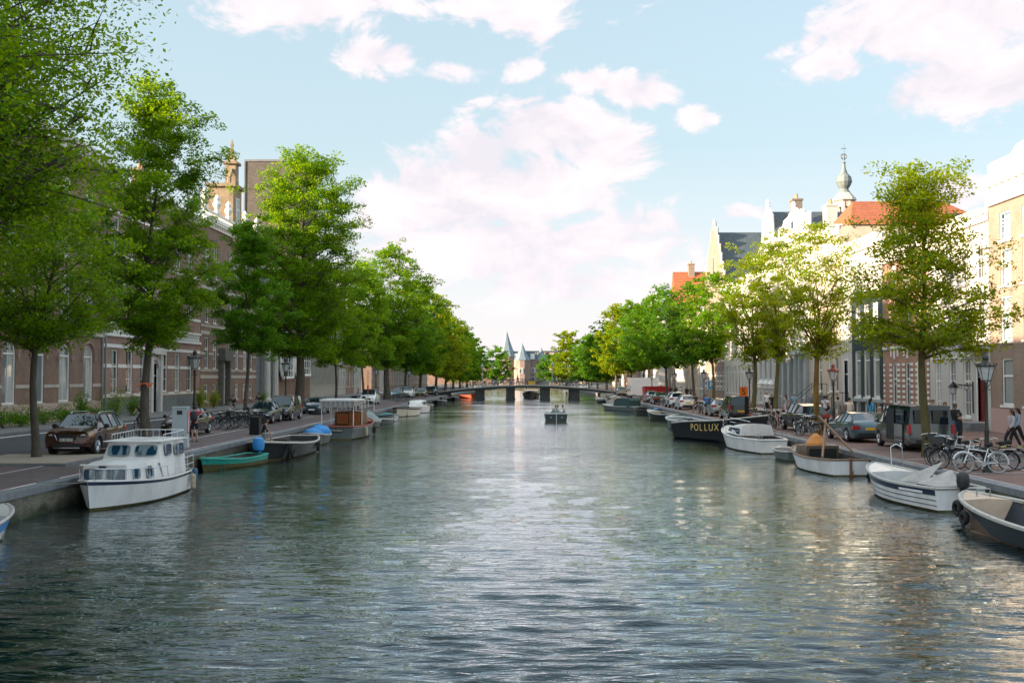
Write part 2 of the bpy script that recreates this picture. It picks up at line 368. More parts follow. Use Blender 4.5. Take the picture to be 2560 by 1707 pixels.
g.poly([(-4000,CANAL_END,.28),(4000,CANAL_END,.28),(4000,6000,.28),(-4000,6000,.28)])
g.poly([(-40,-400,.02),(40,-400,.02),(40,-40,.02),(-40,-40,.02)])
tag(g.build('ground', EARTH), kind='structure')
tag(strip('brick_pavement_left', (QL-.5,.005), (-20.3,.1), PAVL), kind='structure')
strip('road_left', (-20.3,.10), (-26.3,.26), ASPH)
m = MB(); m.box(-26.45,-40,.1,-26.3,CANAL_END,.385); tag(m.build('kerb_left', GSTONE), kind='structure')
strip('pavement_left', (-26.45,.382), (-30.2,.42), SLAB)
strip('brick_pavement_right', (QR+.5,.005), (17.0,.03), PAVR)
strip('road_right', (17.0,.03), (19.5,.06), PAVL)
m = MB(); m.box(19.5,-40,.0,19.65,CANAL_END,.185); tag(m.build('kerb_right', GSTONE), kind='structure')
strip('pavement_right', (19.65,.182), (25.2,.3), PAVR)
# painted parking bays
pm = mat('road_paint', (.62,.62,.6), .7, var=.35, scale=5)
m = MB()
def ln(x0,y0,x1,y1,w=.09):
    d = Vector((x1-x0,y1-y0,0)).normalized(); nrm = Vector((-d.y,d.x,0))*w/2
    q = [Vector((x0,y0,0))+nrm, Vector((x0,y0,0))-nrm, Vector((x1,y1,0))-nrm, Vector((x1,y1,0))+nrm]
    m.poly([(p.x,p.y,gz(p.x)+.012) for p in q])
for y in (30,36.2,46.5,52.5,58.5,64.5,76,82,94,100,106,112,130,136):
    ln(-17.2,y,-19.2,y)
for a, b in ((30,36.2),(46.5,64.5),(76,82),(94,112),(130,136)): ln(-17.2,a,-17.2,b)
for y in (28.5,34.4,40.2,46.5,52.5,58.5,64.5,70.5,88,94,100,106,112,118): ln(14.7,y,16.9,y)
ln(16.9,28.5,16.9,46.5)
tag(m.build('road_markings', pm), kind='structure')
# light paint line where the cycle lane meets the kerb
m = MB(); m.poly([(-25.6,-40,.246),(-25.9,-40,.254),(-25.9,CANAL_END,.254),(-25.6,CANAL_END,.246)]); tag(m.build('cycle_lane_marking', pm), kind='structure')
# quay walls
QB = brick('quay_brick', (.20,.17,.12), (.12,.11,.085), (.07,.07,.055), .22, .07, dirt=.6)
def damp(m):      # algae and damp along the waterline of the quay
    nt = m.node_tree; N = nt.nodes; L = nt.links; b = N['Principled BSDF']; src = b.inputs['Base Color'].links[0].from_socket
    tc = N.new('ShaderNodeTexCoord'); sp = N.new('ShaderNodeSeparateXYZ'); L.new(tc.outputs['Object'], sp.inputs[0]); n = N.new('ShaderNodeTexNoise'); n.inputs['Scale'].default_value = 1.6; n.inputs['Detail'].default_value = 6; L.new(tc.outputs['Object'], n.inputs[0])
    a = N.new('ShaderNodeMath'); a.operation = 'MULTIPLY_ADD'; L.new(n.outputs['Fac'], a.inputs[0]); a.inputs[1].default_value = .8; L.new(sp.outputs[2], a.inputs[2])
    r = N.new('ShaderNodeMapRange'); L.new(a.outputs[0], r.inputs[0]); r.inputs[1].default_value = -.38; r.inputs[2].default_value = -.10; r.inputs[3].default_value = 1; r.inputs[4].default_value = 0
    x = N.new('ShaderNodeMix'); x.data_type = 'RGBA'; L.new(r.outputs[0], x.inputs[0]); L.new(src, x.inputs[6]); x.inputs[7].default_value = (.028,.035,.014,1); L.new(x.outputs[2], b.inputs['Base Color'])
damp(QB)
for nm, x, s, lab in (('quay_wall', QL, -1, 'long brick quay wall with grey stone coping along the left bank'), ('quay_wall', QR, 1, 'long brick quay wall with grey stone coping along the right bank')):
    t = thing(nm, lab, 'wall', (x, 0, 0))
    b = MB(); b.box(*( (0,-40,-3,.5*s,CANAL_END,-.2) if s > 0 else (.5*s,-40,-3,0,CANAL_END,-.2))); b.build('brickwork', QB, t)
    c = MB(); y = -40
    while y < 160:
        l = rnd.uniform(1.5,2.0); d = rnd.uniform(-.006,.006)
        c.box(min(-.04*s,.5*s), y+.006, -.2, max(-.04*s,.5*s), y+l-.006, .002+d); y += l
    c.box(min(-.04*s,.5*s), y, -.2, max(-.04*s,.5*s), CANAL_END, .002)
    c.build('coping', GSTONE, t)
t = thing('quay_wall', 'brick end wall closing the canal in front of the towered gatehouse', 'wall', (0,CANAL_END,0)); b = MB(); b.box(-15,0,-3,15,.6,.3); b.build('brickwork', QB, t)
# tree pit slabs on the left bank
TP = []
# ---------- bridge
BY = 184.0; BW = 8.0
def dz(x):
    return .80 + .98*(1-min(1,abs(x)/14.6)**1.9) if abs(x) < 14.6 else max(.1, .80-.14*(abs(x)-14.6))
t = thing('bridge', 'low dark footbridge on stone piers with parked bicycles crossing the canal', 'bridge', (0,BY,0))
xsb = [-20+.8*i for i in range(51)]
d = MB(); pv = MB(); pr = MB()
for a, b in zip(xsb, xsb[1:]):
    za, zb = dz(a), dz(b)
    th = .5 if abs(a) < 14.7 else .9
    d.poly([(a,0,za),(b,0,zb),(b,0,zb-th),(a,0,za-th)]); d.poly([(a,BW,za-th),(b,BW,zb-th),(b,BW,zb),(a,BW,za)])
    d.poly([(a,0,za-th),(b,0,zb-th),(b,BW,zb-th),(a,BW,za-th)]); d.poly([(a,0,za),(a,BW,za),(b,BW,zb),(b,0,zb)])
    pv.poly([(a,-.12,za+.1),(b,-.12,zb+.1),(b,.35,zb+.1),(a,.35,za+.1)]); pv.poly([(a,-.12,za-.12),(b,-.12,zb-.12),(b,-.12,zb+.1),(a,-.12,za+.1)])
    pv.poly([(a,-.12,za-.12),(b,-.12,zb-.12),(b,0,zb-.12),(a,0,za-.12)])
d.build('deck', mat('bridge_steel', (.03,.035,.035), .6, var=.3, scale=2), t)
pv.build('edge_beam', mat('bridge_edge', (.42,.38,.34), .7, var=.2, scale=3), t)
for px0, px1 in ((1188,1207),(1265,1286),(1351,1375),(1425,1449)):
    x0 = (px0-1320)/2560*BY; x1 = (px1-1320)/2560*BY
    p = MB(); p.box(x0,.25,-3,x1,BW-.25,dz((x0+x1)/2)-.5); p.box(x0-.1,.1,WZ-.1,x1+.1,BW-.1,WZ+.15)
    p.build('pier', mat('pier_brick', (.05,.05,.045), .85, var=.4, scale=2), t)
for s in (-1,1):
    ab = MB(); ab.box(*( (-20,.1,-.5,-14.38,BW-.1,.3) if s < 0 else (13.0,-.15,-3,20,BW-.1,.35)))
    ab.build('abutment', mat('abutment_stone', (.55,.48,.40), .8, var=.2, scale=2) if s > 0 else QB, t)
RAIL = mat('railing_paint', (.10,.115,.115), .5, metal=.2)
RAILW = mat('pale_railing', (.55,.53,.48), .5)
for yy in (.05, BW-.05):
    for x0, x1, mm in ((-20,10.5,RAIL),(10.5,20,RAILW)):
        r = MB(); n = int((x1-x0)/1.5)
        X_ = [x0+(x1-x0)*i/n for i in range(n+1)]
        for h, rr in ((.98,.035),(.62,.02),(.3,.02)): r.tube([(x,yy,dz(x)+h+.1) for x in X_], rr, 4)
        for x in X_: r.cbox((x,yy,dz(x)+.55), (.06,.06,1.0))
        r.build('railing', mm, t)
# ---------- houses
GF = {}
TILE_M = {}
def tiles(name, c1, c2):
    m = mat(name, c1, .75, var=.35, scale=2.5, bump=0)
    nt = m.node_tree; N = nt.nodes; L = nt.links; b = N['Principled BSDF']
    tc = N.new('ShaderNodeTexCoord'); w = N.new('ShaderNodeTexWave'); w.bands_direction = 'X'; w.inputs['Scale'].default_value = .95; w.inputs['Distortion'].default_value = .4
    L.new(tc.outputs['Object'], w.inputs['Vector']); bp = N.new('ShaderNodeBump'); bp.inputs['Distance'].default_value = .25; bp.inputs['Strength'].default_value = 1
    L.new(w.outputs['Fac'], bp.inputs['Height']); L.new(bp.outputs['Normal'], b.inputs['Normal']); return m
ROOF_R = tiles('orange_roof_tiles', (.52,.15,.06), None)
ROOF_D = mat('slate_roof', (.055,.075,.085), .6, var=.4, scale=3)
LEADW = mat('white_cornice', (.80,.77,.72), .5, var=.10, scale=1.2)
def arc(cx, cz, r, a0, a1, n=10): return [(cx+r*math.cos(a0+(a1-a0)*i/n), cz+r*math.sin(a0+(a1-a0)*i/n)) for i in range(n+1)]
WIN = {}
def window_meshes(w, h, kind, frame, glass, bars):
    key = (round(w,2), round(h,2), kind, frame.name, glass.name, bars)
    if key in WIN: return WIN[key]
    f = MB(); t = .09 if w > .6 else .06; d0, d1 = .06, .17     # y from the wall face inwards
    arch = kind == 'arch'; hr = h - w/2 if arch else h
    f.box(0,d0,0,t,d1,hr); f.box(w-t,d0,0,w,d1,hr); f.box(t,d0,0,w-t,d1,t*1.2)
    if arch:
        o = arc(w/2,hr,w/2,0,math.pi,10); i = arc(w/2,hr,w/2-t,0,math.pi,10)
        for k in range(10):
            A = [o[k],o[k+1],i[k+1],i[k]]
            f.poly([(p[0],d0,p[1]) for p in A]); f.poly([(i[k][0],d0,i[k][1]),(i[k+1][0],d0,i[k+1][1]),(i[k+1][0],d1,i[k+1][1]),(i[k][0],d1,i[k][1])])
    else: f.box(t,d0,h-t,w-t,d1,h)
    tr = hr if arch else (h*.62 if kind != 'shop' else h*.78)
    s = .035
    if kind != 'plain': f.box(t,d0+.01,tr-.05,w-t,d1-.02,tr+.05)
    if bars:
        nx, nz = bars
        for k in range(1, nx):
            x = w*k/nx; f.box(x-s/2,d0+.03,t,x+s/2,d1-.03,(hr if not arch else h-.1)-t*.5)
        zz = (h if not arch else hr)
        for k in range(1, nz):
            z = zz*k/nz
            if abs(z-tr) > .1: f.box(t,d0+.03,z-s/2,w-t,d1-.03,z+s/2)
    fm = f.mesh('window'); fm.materials.append(frame)
    g = MB(); yy = .12
    if arch: g.poly([(t,yy,t),(w-t,yy,t)] + [(x,yy,z) for x,z in arc(w/2,hr,w/2-t,0,math.pi,10)])
    else: g.poly([(t,yy,t),(w-t,yy,t),(w-t,yy,h-t),(t,yy,h-t)])
    gm = g.mesh('pane'); gm.materials.append(glass)
    WIN[key] = (fm, gm); return WIN[key]
def add_window(t, x, z, w, h, kind='sash', frame=None, glass=None, bars=(2,3), label=None):
    fm, gm = window_meshes(w, h, kind, frame or WHITE, glass or GLASS, bars)
    f = link('window', fm, [], t); f.location = (x, 0, z); g = link('pane', gm, [], f)
    if label: f['label'] = label
    return f
def spread_x(W, n, w, ml, mr, gap=None):
    if n == 1: return [(W-ml-mr)/2+ml-w/2]
    a, b = ml, W-mr-w
    return [a+(b-a)*i/(n-1) for i in range(n)]
class House:
    def __init__(s, name, label, side, y0, y1, H, wall, depth=11, X=None, base=None, cat='house'):
        s.W = y1-y0; s.H = H; s.D = depth; s.wall = wall; s.ops = []; s.side = side
        X = X if X is not None else (-30 if side < 0 else 25)
        s.z0 = base if base is not None else (.42 if side < 0 else .30)
        s.t = thing(name, label, cat, (X, y0 if side < 0 else y1, s.z0), R(90) if side < 0 else R(-90))
        s.trim = MB(); s.n = 0; s.wm = MB(); s.H -= s.z0
    def z(s, a): return a - s.z0
    def row(s, za, zb, n, w, ml=.8, mr=.8, kind='sash', frame=None, glass=None, bars=(2,3), sill=True, xs=None, lintel=None, glasses=None):
        za, zb = za-s.z0, zb-s.z0
        for i, x in enumerate(xs if xs is not None else spread_x(s.W, n, w, ml, mr)):
            s.ops.append((x, x+w, za, zb, kind))
            gl = glass or (GLASSW if (glasses and i in glasses) else GLASS)
            wo = add_window(s.t, x, za, w, zb-za, kind, frame, gl, bars)
            if sill:
                k = ('sill', round(w,2), s.wall.name)
                if k not in WIN: b_ = MB(); b_.box(-.1,-.09,-.13,w+.1,.0,-.004); WIN[k] = b_.mesh('sill'); WIN[k].materials.append(WHITE if s.side > 0 else STONE)
                link('sill', WIN[k], [], wo)
            if lintel: s.trim.box(x-.12,-.06,zb+.004,x+w+.12,-.0,zb+lintel)
        return s
    def door(s, x, w, za, zb, m, top=.6, frame=None, kind='flat', label=None):
        za, zb = za-s.z0, zb-s.z0
        s.ops.append((x, x+w, za, zb+top, 'door'))
        f = MB(); f.box(x-.12,-.04,za,x,.2,zb+top+.1); f.box(x+w,-.04,za,x+w+.12,.2,zb+top+.1); f.box(x,-.04,zb+top,x+w,.2,zb+top+.12)
        f.box(x,.05,zb,x+w,.2,zb+.08); f.build('door_frame', frame or WHITE, s.t)
        d = MB(); d.box(x,.12,za,x+w,.18,zb)
        for a in (.12,.55):
            for b in (.15,.62): d.box(x+w*a,.105,za+(zb-za)*b,x+w*(a+.33),.12,za+(zb-za)*(b+.3 if b > .3 else b+.4))
        dd = d.build('door', m, s.t)
        if label: dd['label'] = label
        h = MB(); h.lathe([(.03,0),(.035,.03),(.02,.06)], (x+w*.9,.05,za+1.05), 8, 'y'); h.build('handle', CHROME, dd)
        g = MB(); g.poly([(x,.14,zb+.08),(x+w,.14,zb+.08),(x+w,.14,zb+top),(x,.14,zb+top)]); g.build('fanlight', GLASS, s.t)
        return s
    def free(s, za, zb, x0=0, x1=None):
        x1 = s.W if x1 is None else x1
        cuts = sorted([(a-.001, b+.001) for a,b,c,d,k in s.ops if c < zb and d > za])
        out = []; x = x0
        for a, b in cuts:
            if a > x: out.append((x, min(a,x1)))
            x = max(x, b)
        if x < x1: out.append((x, x1))
        return [(a,b) for a,b in out if b-a > .03]
    def band(s, za, zb, proud=.025, mb=None, x0=0, x1=None):
        za, zb = za-s.z0, zb-s.z0
        for a, b in s.free(za, zb, x0, x1): (mb or s.trim).box(a,-proud,za,b,-.0005,zb)
        return s
    def facade(s, top=None):
        """front wall with real openings; top: outline above H for gables"""
        W, H = s.W, s.H; m = s.wm; e = .3; s.fd = 1
        xs = sorted({0, W} | {round(v,4) for o in s.ops for v in o[:2]}); zs = sorted({-.6, H} | {round(v,4) for o in s.ops for v in o[2:4]})
        zs = [z for z in zs if z <= H]
        for za, zb in zip(zs, zs[1:]):
            run = None
            for xa, xb in zip(xs, xs[1:]):
                cx, cz_ = (xa+xb)/2, (za+zb)/2
                hole = any(o[0] < cx < o[1] and o[2] < cz_ < o[3] for o in s.ops)
                if not hole: run = (run[0], xb) if run else (xa, xb)
                if hole or xb == xs[-1]:
                    if run: m.poly([(run[0],0,za),(run[1],0,za),(run[1],0,zb),(run[0],0,zb)])
                    run = None
        for a, b, c, d, k in s.ops:
            m.poly([(a,0,c),(a,e,c),(a,e,d),(a,0,d)]); m.poly([(b,0,c),(b,0,d),(b,e,d),(b,e,c)])
            m.poly([(a,0,c),(b,0,c),(b,e,c),(a,e,c)]); m.poly([(a,0,d),(a,e,d),(b,e,d),(b,0,d)])
            if k == 'arch':
                w = b-a; zc = d-w/2; pts = arc((a+b)/2, zc, w/2, 0, math.pi, 10)
                for i in range(10):
                    p, q = pts[i], pts[i+1]; cor = (b, d) if i < 5 else (a, d)
                    m.poly([(p[0],.0,p[1]),(q[0],.0,q[1]),(cor[0],.0,cor[1])])
                    m.poly([(p[0],0,p[1]),(q[0],0,q[1]),(q[0],e,q[1]),(p[0],e,p[1])])
                m.poly([((a+b)/2,0,d),(a,0,d),(b,0,d)]) if False else None
        m.poly([(0,0,-.6),(0,0,H),(0,s.D,H),(0,s.D,-.6)]); m.poly([(W,0,-.6),(W,s.D,-.6),(W,s.D,H),(W,0,H)]); m.poly([(0,s.D,-.6),(0,s.D,H),(W,s.D,H),(W,s.D,-.6)])
        m.poly([(0,e,-.6),(W,e,-.6),(W,e,H),(0,e,H)])     # inner face closes the rooms
        s.top = top; return s
    def finish(s, roof='flat', gable=None, cornice=.5, trim=None, roofmat=None, rh=3.2, chimney=None, cm=None, chm=None, cz=None, plinth=None, hatch=False):
        W, H, D = s.W, s.H, s.D; t = s.t
        if not getattr(s, 'fd', 0): s.facade()
        s.wm.build('wall', s.wall, t)
        if s.trim.f: s.trim.build('stone_trim', trim or STONE, t)
        if plinth: 
            p = MB()
            for a, b in s.free(-.5, plinth[0]): p.box(a,-.05,-.6,b,-.0006,plinth[0])
            p.build('plinth', plinth[1], t)
        if cornice:
            c = MB(); h = cornice
            c.box(-.02,-.18,H-h,W+.02,.0,H-h*.35); c.box(-.05,-.42,H-h*.35,W+.05,.0,H-.02); c.box(-.08,-.50,H-.02,W+.08,.25,H+.08)
            k = .35
            while k < W-.3: c.box(k,-.34,H-h*.75,k+.16,-.18,H-h*.35); k += .75
            c.build('cornice', cm or LEADW, t)
        rm = roofmat or ROOF_D
        r = MB()
        if roof == 'flat': r.box(.05,.3,H-.1,W-.05,D-.05,H+.03)
        elif roof == 'ridge_x':    # ridge along the facade
            r.prism([(.15,H+.005),(D-.1,H+.005),(D/2,H+rh)], 'x', .02, W-.02)
        elif roof == 'ridge_y':    # ridge runs back from the facade
            r.prism([(.02,H+.005),(W-.02,H+.005),(W/2,H+rh)], 'y', .34, D)
        elif roof == 'hip':
            x0, x1, y0, y1 = -.1, W+.1, .2, D+.1; a = min(W*.5, D*.35)
            zz = H+.1; A = [(x0,y0,zz),(x1,y0,zz),(x1,y1,zz),(x0,y1,zz)]; 
            if W < D: P, Q_ = (W/2, y0+a*.6, H+rh), (W/2, y1-a*.6, H+rh); fs = [(A[0],A[1],P),(A[1],A[2],Q_,P),(A[2],A[3],Q_),(A[3],A[0],P,Q_)]
            else: P, Q_ = (a, D/2, H+rh), (W-a, D/2, H+rh); fs = [(A[0],A[1],Q_,P),(A[1],A[2],Q_),(A[2],A[3],P,Q_),(A[3],A[0],P)]
            for f in fs: r.poly(f)
            r.poly(A)
        rf = r.build('roof', rm, t)
        if chimney:
            for (x, y, w, h) in chimney:
                c = MB(); z0 = H-.2
                c.box(x,y,z0,x+w,y+w*.8,H+h); c.box(x-.08,y-.08,H+h,x+w+.08,y+w*.8+.08,H+h+.18); ch = c.build('chimney', chm or s.wall, rf)
                p = MB(); 
                for k in range(2): p.lathe([(.14,0),(.12,.5),(.15,.52)], (x+w*(.28+.44*k), y+w*.4, H+h+.18), 8)
                p.build('chimney_pot', mat('clay_pot', (.45,.2,.12), .8), ch)
        if gable: s.gable(*gable)
        return s
    def gable(s, kind, gh, gm=None, trimm=None, win=True):
        W, H = s.W, s.H; c = W/2; o = []
        if kind == 'bell':
            L_ = [(0,0),(.0,.10),(.10,.16),(.20,.26),(.27,.42),(.30,.62),(.31,.78),(.36,.80),(.36,.86),(.5,1.0)]
        elif kind == 'neck':
            L_ = [(0,0),(0,.06),(.10,.10),(.20,.24),(.24,.44),(.27,.46),(.27,.80),(.22,.82),(.22,.87),(.5,1.0)]
        elif kind == 'step':
            L_ = []; n = 6
            for i in range(n): L_ += [(.5*i/n*.86, i/n), (.5*i/n*.86, (i+1)/n)]
            L_ += [(.46,1.0),(.46,1.12),(.5,1.16)]
        elif kind == 'tri': L_ = [(0,0),(0,.05),(.5,1.0)]
        elif kind == 'attic': L_ = [(0,0),(0,.5),(.16,.5),(.2,.75),(.34,.8),(.4,.93),(.5,1.0)]
        left = [(W*x, H+gh*y) for x, y in L_]; right = [(W-x, z) for x, z in reversed(left)]
        if abs(left[-1][0]-right[0][0]) < .01: right = right[1:]
        out = left + right
        m = MB(); m.prism(out[::-1], 'y', 0.0, .34); m.build('gable', gm or s.wall, s.t)
        cp = MB()
        for p, q in zip(out, out[1:]):
            if abs(p[0]-q[0])+abs(p[1]-q[1]) < .05: continue
            cp.tube([(p[0],.15,p[1]),(q[0],.15,q[1])], .17, 4)
        if kind in ('bell','neck','attic','tri'): cp.lathe([(.18,0),(.3,.12),(.16,.3),(.22,.5),(.05,.8)], (c,.15,H+gh), 8)
        cp.build('gable_coping', trimm or LEADW, s.t)
        if win:
            f = MB(); ww = min(1.0, W*.16); z0 = H+gh*.18; z1 = H+gh*.5
            f.box(c-ww/2-.1,-.03,z0-.1,c+ww/2+.1,-.0007,z1+.1); wf = f.build('window', trimm or WHITE, s.t)
            g = MB(); g.poly([(c-ww/2,-.034,z0),(c+ww/2,-.034,z0),(c+ww/2,-.034,z1),(c-ww/2,-.034,z1)]); g.build('pane', GLASS, wf)
def stoop(parent_t, x, w, h, d=1.6, m=None, rail=True, rm=None, sidewise=False):
    n = max(2, int(h/.18)); s_ = MB()
    s_.box(x,-1.0,-.6,x+w,-.06,h)
    for i in range(n-1):
        zz = h*(n-1-i)/n
        s_.box(x,-1.0-(i+1)*.27,-.6,x+w,-1.0-i*.27-.001,zz)
    st = s_.build('stoop', m or GSTONE, parent_t)
    if rail:
        for xx in (x+.05, x+w-.05):
            r = MB(); e = -1.0-(n-1)*.27
            r.tube([(xx,-.05,h+.95),(xx,-1.0,h+.95),(xx,e,.95)], .025, 5)
            for k in (0,.5,1): 
                y = -.1-(.85)*k; r.tube([(xx,y,h-.02),(xx,y,h+.95)], .018, 4)
            for k in (.5,1): y = -1.0+(e+1.0)*k; zz = h*(1-k)+.0; r.tube([(xx,y,zz-.05),(xx,y,zz+.95)], .018, 4)
            r.build('stair_rail', rm or DARK, parent_t)
# ================= left bank houses (facades at x = -30)
B_BR = brick('dark_brown_brick', (.27,.145,.10), (.19,.11,.08), (.24,.205,.17), dirt=.3)
B_PK = brick('dull_red_brick', (.33,.17,.125), (.25,.13,.10), (.36,.32,.28), dirt=.3)
B_GB = brick('weathered_grey_brick', (.25,.20,.165), (.18,.15,.13), (.16,.15,.13), dirt=.35)
B_OR = brick('tan_brick', (.30,.195,.145), (.24,.155,.12), (.3,.27,.23), dirt=.2)
B_RB = brick('orange_red_brick', (.36,.15,.09), (.28,.12,.08), (.4,.36,.3), dirt=.2)
PEACH = mat('pink_stone', (.50,.37,.31), .75, var=.18, scale=1)
CREAM = mat('cream_render', (.52,.42,.33), .7, var=.12, scale=.8)
WREND = mat('white_render', (.52,.49,.455), .6, var=.10, scale=.8)
GREYP = mat('grey_paint', (.32,.35,.36), .6, var=.15, scale=1)
NAVY = mat('dark_blue_paint', (.025,.04,.055), .4, var=.2, scale=1)
GREEND = mat('dark_green_paint', (.012,.035,.03), .35)
REDD = mat('dark_red_paint', (.16,.015,.015), .35)
CONC = mat('pale_concrete', (.45,.43,.38), .8, var=.2, scale=1.5)
BLKB = mat('black_brick', (.045,.045,.05), .8, var=.3, scale=3)
def pipe(h, x):
    m = MB(); m.tube([(x,-.1,-.3),(x,-.1,h.H-.3)], .06, 6); m.build('downpipe', mat('lead_grey', (.25,.27,.28), .5), h.t)
# nearest: university-like block with arched windows, pink stone base
h = House('brick_building', 'unseen plain brown brick building added on the left bank to shade the near canal', -1, 0, 37.9, 17.6, B_BR, cat='building', depth=14)  # added out of view to keep the near quays and boats in shade
h.row(1.62,5.0,8,1.5,ml=2,mr=2); h.row(7,9.6,8,1.4,ml=2,mr=2); h.row(11,13.2,8,1.3,ml=2,mr=2); h.finish('ridge_x', cornice=.7, rh=.9)
h = House('brick_building', 'long brown brick building with tall arched white windows and pink stone base, far left', -1, 38, 71.8, 18.7, B_BR, cat='building', depth=14)
xs = [2.2+3.55*i for i in range(9)]
h.row(1.62,5.35,9,1.55,kind='arch',bars=(2,1),xs=xs,glasses=(4,5,6,7,8),sill=True)
h.row(7.0,9.6,9,1.35,xs=[x+.1 for x in xs],bars=(2,3),lintel=.25); h.row(11.0,13.2,9,1.3,xs=[x+.12 for x in xs],bars=(2,3),lintel=.25); h.row(14.6,16.2,9,1.2,xs=[x+.15 for x in xs],bars=(2,2))
h.facade()
for x in xs:      # moulded arch hoods
    a = MB(); z0 = 5.35-h.z0-.775
    o_ = arc(x+.775,z0,1.0,0,math.pi,12)
    a.tube([(p[0],-.03,p[1]) for p in o_], .10, 5); a.box(x-.34,-.1,z0-.25,x-.08,-.001,z0); a.box(x+1.63,-.1,z0-.25,x+1.89,-.001,z0); a.build('arch_hood', B_PK, h.t)
h.band(6.0,6.35,.12); h.band(2.55,2.75,.03)
h.finish('ridge_x', cornice=.7, rh=.9, plinth=(1.15,PEACH), chimney=[(12,4,1.6,3.2),(26,4,1.4,3.0)])
pipe(h, h.W-.25)
# second: brick with white bands and a stone portal
h = House('brick_building', 'red brick building with white stone bands, lattice frieze and arched white portal', -1, 71.9, 93.2, 17.6, B_PK, cat='building', depth=13)
xs = [1.3,4.1,6.9,11.6,14.6,17.7]
h.row(2.0,5.2,6,1.25,xs=xs,bars=(2,3),sill=True); h.row(8.6,11.2,6,1.2,xs=xs,bars=(2,3)); h.row(12.4,14.9,6,1.2,xs=xs,bars=(2,3))
h.door(9.0,1.35,.45,3.3,GREEND,top=1.0)
h.facade()
for a, b in ((1.75,1.98),(3.9,4.15),(5.35,5.6),(8.2,8.42),(10.0,10.2),(12.0,12.2),(15.1,15.3)): h.band(a,b,.04)
p = MB()
for x in (8.45,10.45): p.box(x,-.35,-.3,x+.42,-.0008,4.6)
p.box(8.2,-.55,4.6,11.1,-.0008,4.95); p.box(8.3,-.4,4.95,11.0,-.0008,5.15)
o_ = arc(9.66,3.3,1.0,0,math.pi,12)
p.tube([(q[0],-.12,q[1]) for q in o_], .16, 6); p.build('portal', mat('portal_stone', (.62,.58,.55), .7, var=.1), h.t)
fz = MB(); z0, z1 = 5.75, 6.75
fz.box(0,-.12,z0,h.W,-.0009,z0+.2); fz.box(0,-.12,z1-.18,h.W,-.0009,z1)
x = 1.6
while x < h.W-.5:
    fz.tube([(x,-.03,z0+.2),(x+.45,-.03,z1-.18)], .05, 4); fz.tube([(x+.45,-.03,z0+.2),(x,-.03,z1-.18)], .05, 4); x += .45
fz.build('lattice_frieze', WHITE, h.t)
h.finish('ridge_x', cornice=.6, rh=1.0, trim=WHITE, plinth=(1.2,GSTONE), chimney=[(15,3,1.3,3.4)])
pipe(h, .2)
# third: brown brick with turret gable
h = House('brick_building', 'tall brown brick building with white balustrade and narrow turret gable with stone finial', -1, 93.3, 112.5, 17.9, B_BR, cat='building', depth=12)
xs = [1.2,3.7,8.6,11.2,14.2,16.6]
h.row(4.0,6.9,6,1.15,xs=xs,bars=(2,3)); h.row(.95,2.5,5,1.1,xs=[1.2,3.7,11.2,14.2,16.6],bars=(2,2)); h.row(8.3,11,6,1.15,xs=xs,bars=(2,3)); h.row(12.6,15.6,6,1.15,xs=xs,bars=(2,3))
h.door(6.1,1.3,.6,3.2,GREEND,top=1.2); h.facade()
for a, b in ((3.1,3.4),(3.75,3.95),(5.3,5.5),(7.2,7.5),(7.9,8.1),(11.4,11.7),(12.2,12.45),(14.2,14.4)): h.band(a,b,.035)
p = MB()
for x in (5.4,7.75): p.box(x,-.5,-.3,x+.35,-.001,4.4)
p.box(5.2,-.8,4.4,8.3,-.001,4.75); p.box(5.4,-.7,4.75,8.1,-.001,5.6); p.build('entrance_porch', mat('dark_portal_stone', (.14,.13,.12), .7, var=.3), h.t)
h.finish('ridge_x', cornice=.6, rh=1.6, chimney=None)
bl = MB()
for i in range(60): bl.lathe([(.06,0),(.1,.25),(.05,.5),(.08,.7)], (.3+i*.312,-.1,h.H+.12), 5)
bl.box(0,-.25,h.H+.82,h.W,.05,h.H+.98)
for x in (.4,4.2,8.0,14.0,18.6): bl.lathe([(.28,0),(.28,.3),(.15,.4),(.42,.95),(.2,1.3),(.3,1.5),(.05,1.9)], (x,-.1,h.H+.95), 8)
bl.build('balustrade', WHITE, h.t)
tw = MB(); xg = 10.9; zz = h.H
tw.box(xg-1.5,-.15,zz-1.5,xg+1.5,2.4,zz+4.6); tw.box(xg-1.75,-.4,zz+4.6,xg+1.75,2.6,zz+4.95); tw.box(xg-.55,-.1,zz+4.95,xg+.55,1.0,zz+7.1); tw.box(xg-.8,-.3,zz+7.1,xg+.8,1.2,zz+7.35)
tw.lathe([(.75,0),(.55,.2),(.5,.7),(.25,.8),(.3,1.2),(.12,1.5),(.2,1.8),(.03,2.4)], (xg,.45,zz+7.35), 4)
for s in (-1,1): tw.tube([(xg+s*1.4,.3,zz+4.95),(xg+s*1.3,.3,zz+5.6),(xg+s*.9,.3,zz+5.9),(xg+s*.6,.3,zz+6.6)], [.22,.2,.2,.1], 6)
tt = tw.build('turret_gable', mat('sooty_sandstone', (.30,.22,.14), .85, var=.5, scale=1.2), h.t)
add_window(h.t, xg-.6, zz+.4, 1.2, 3.2, bars=(2,3)).location.y = -.30
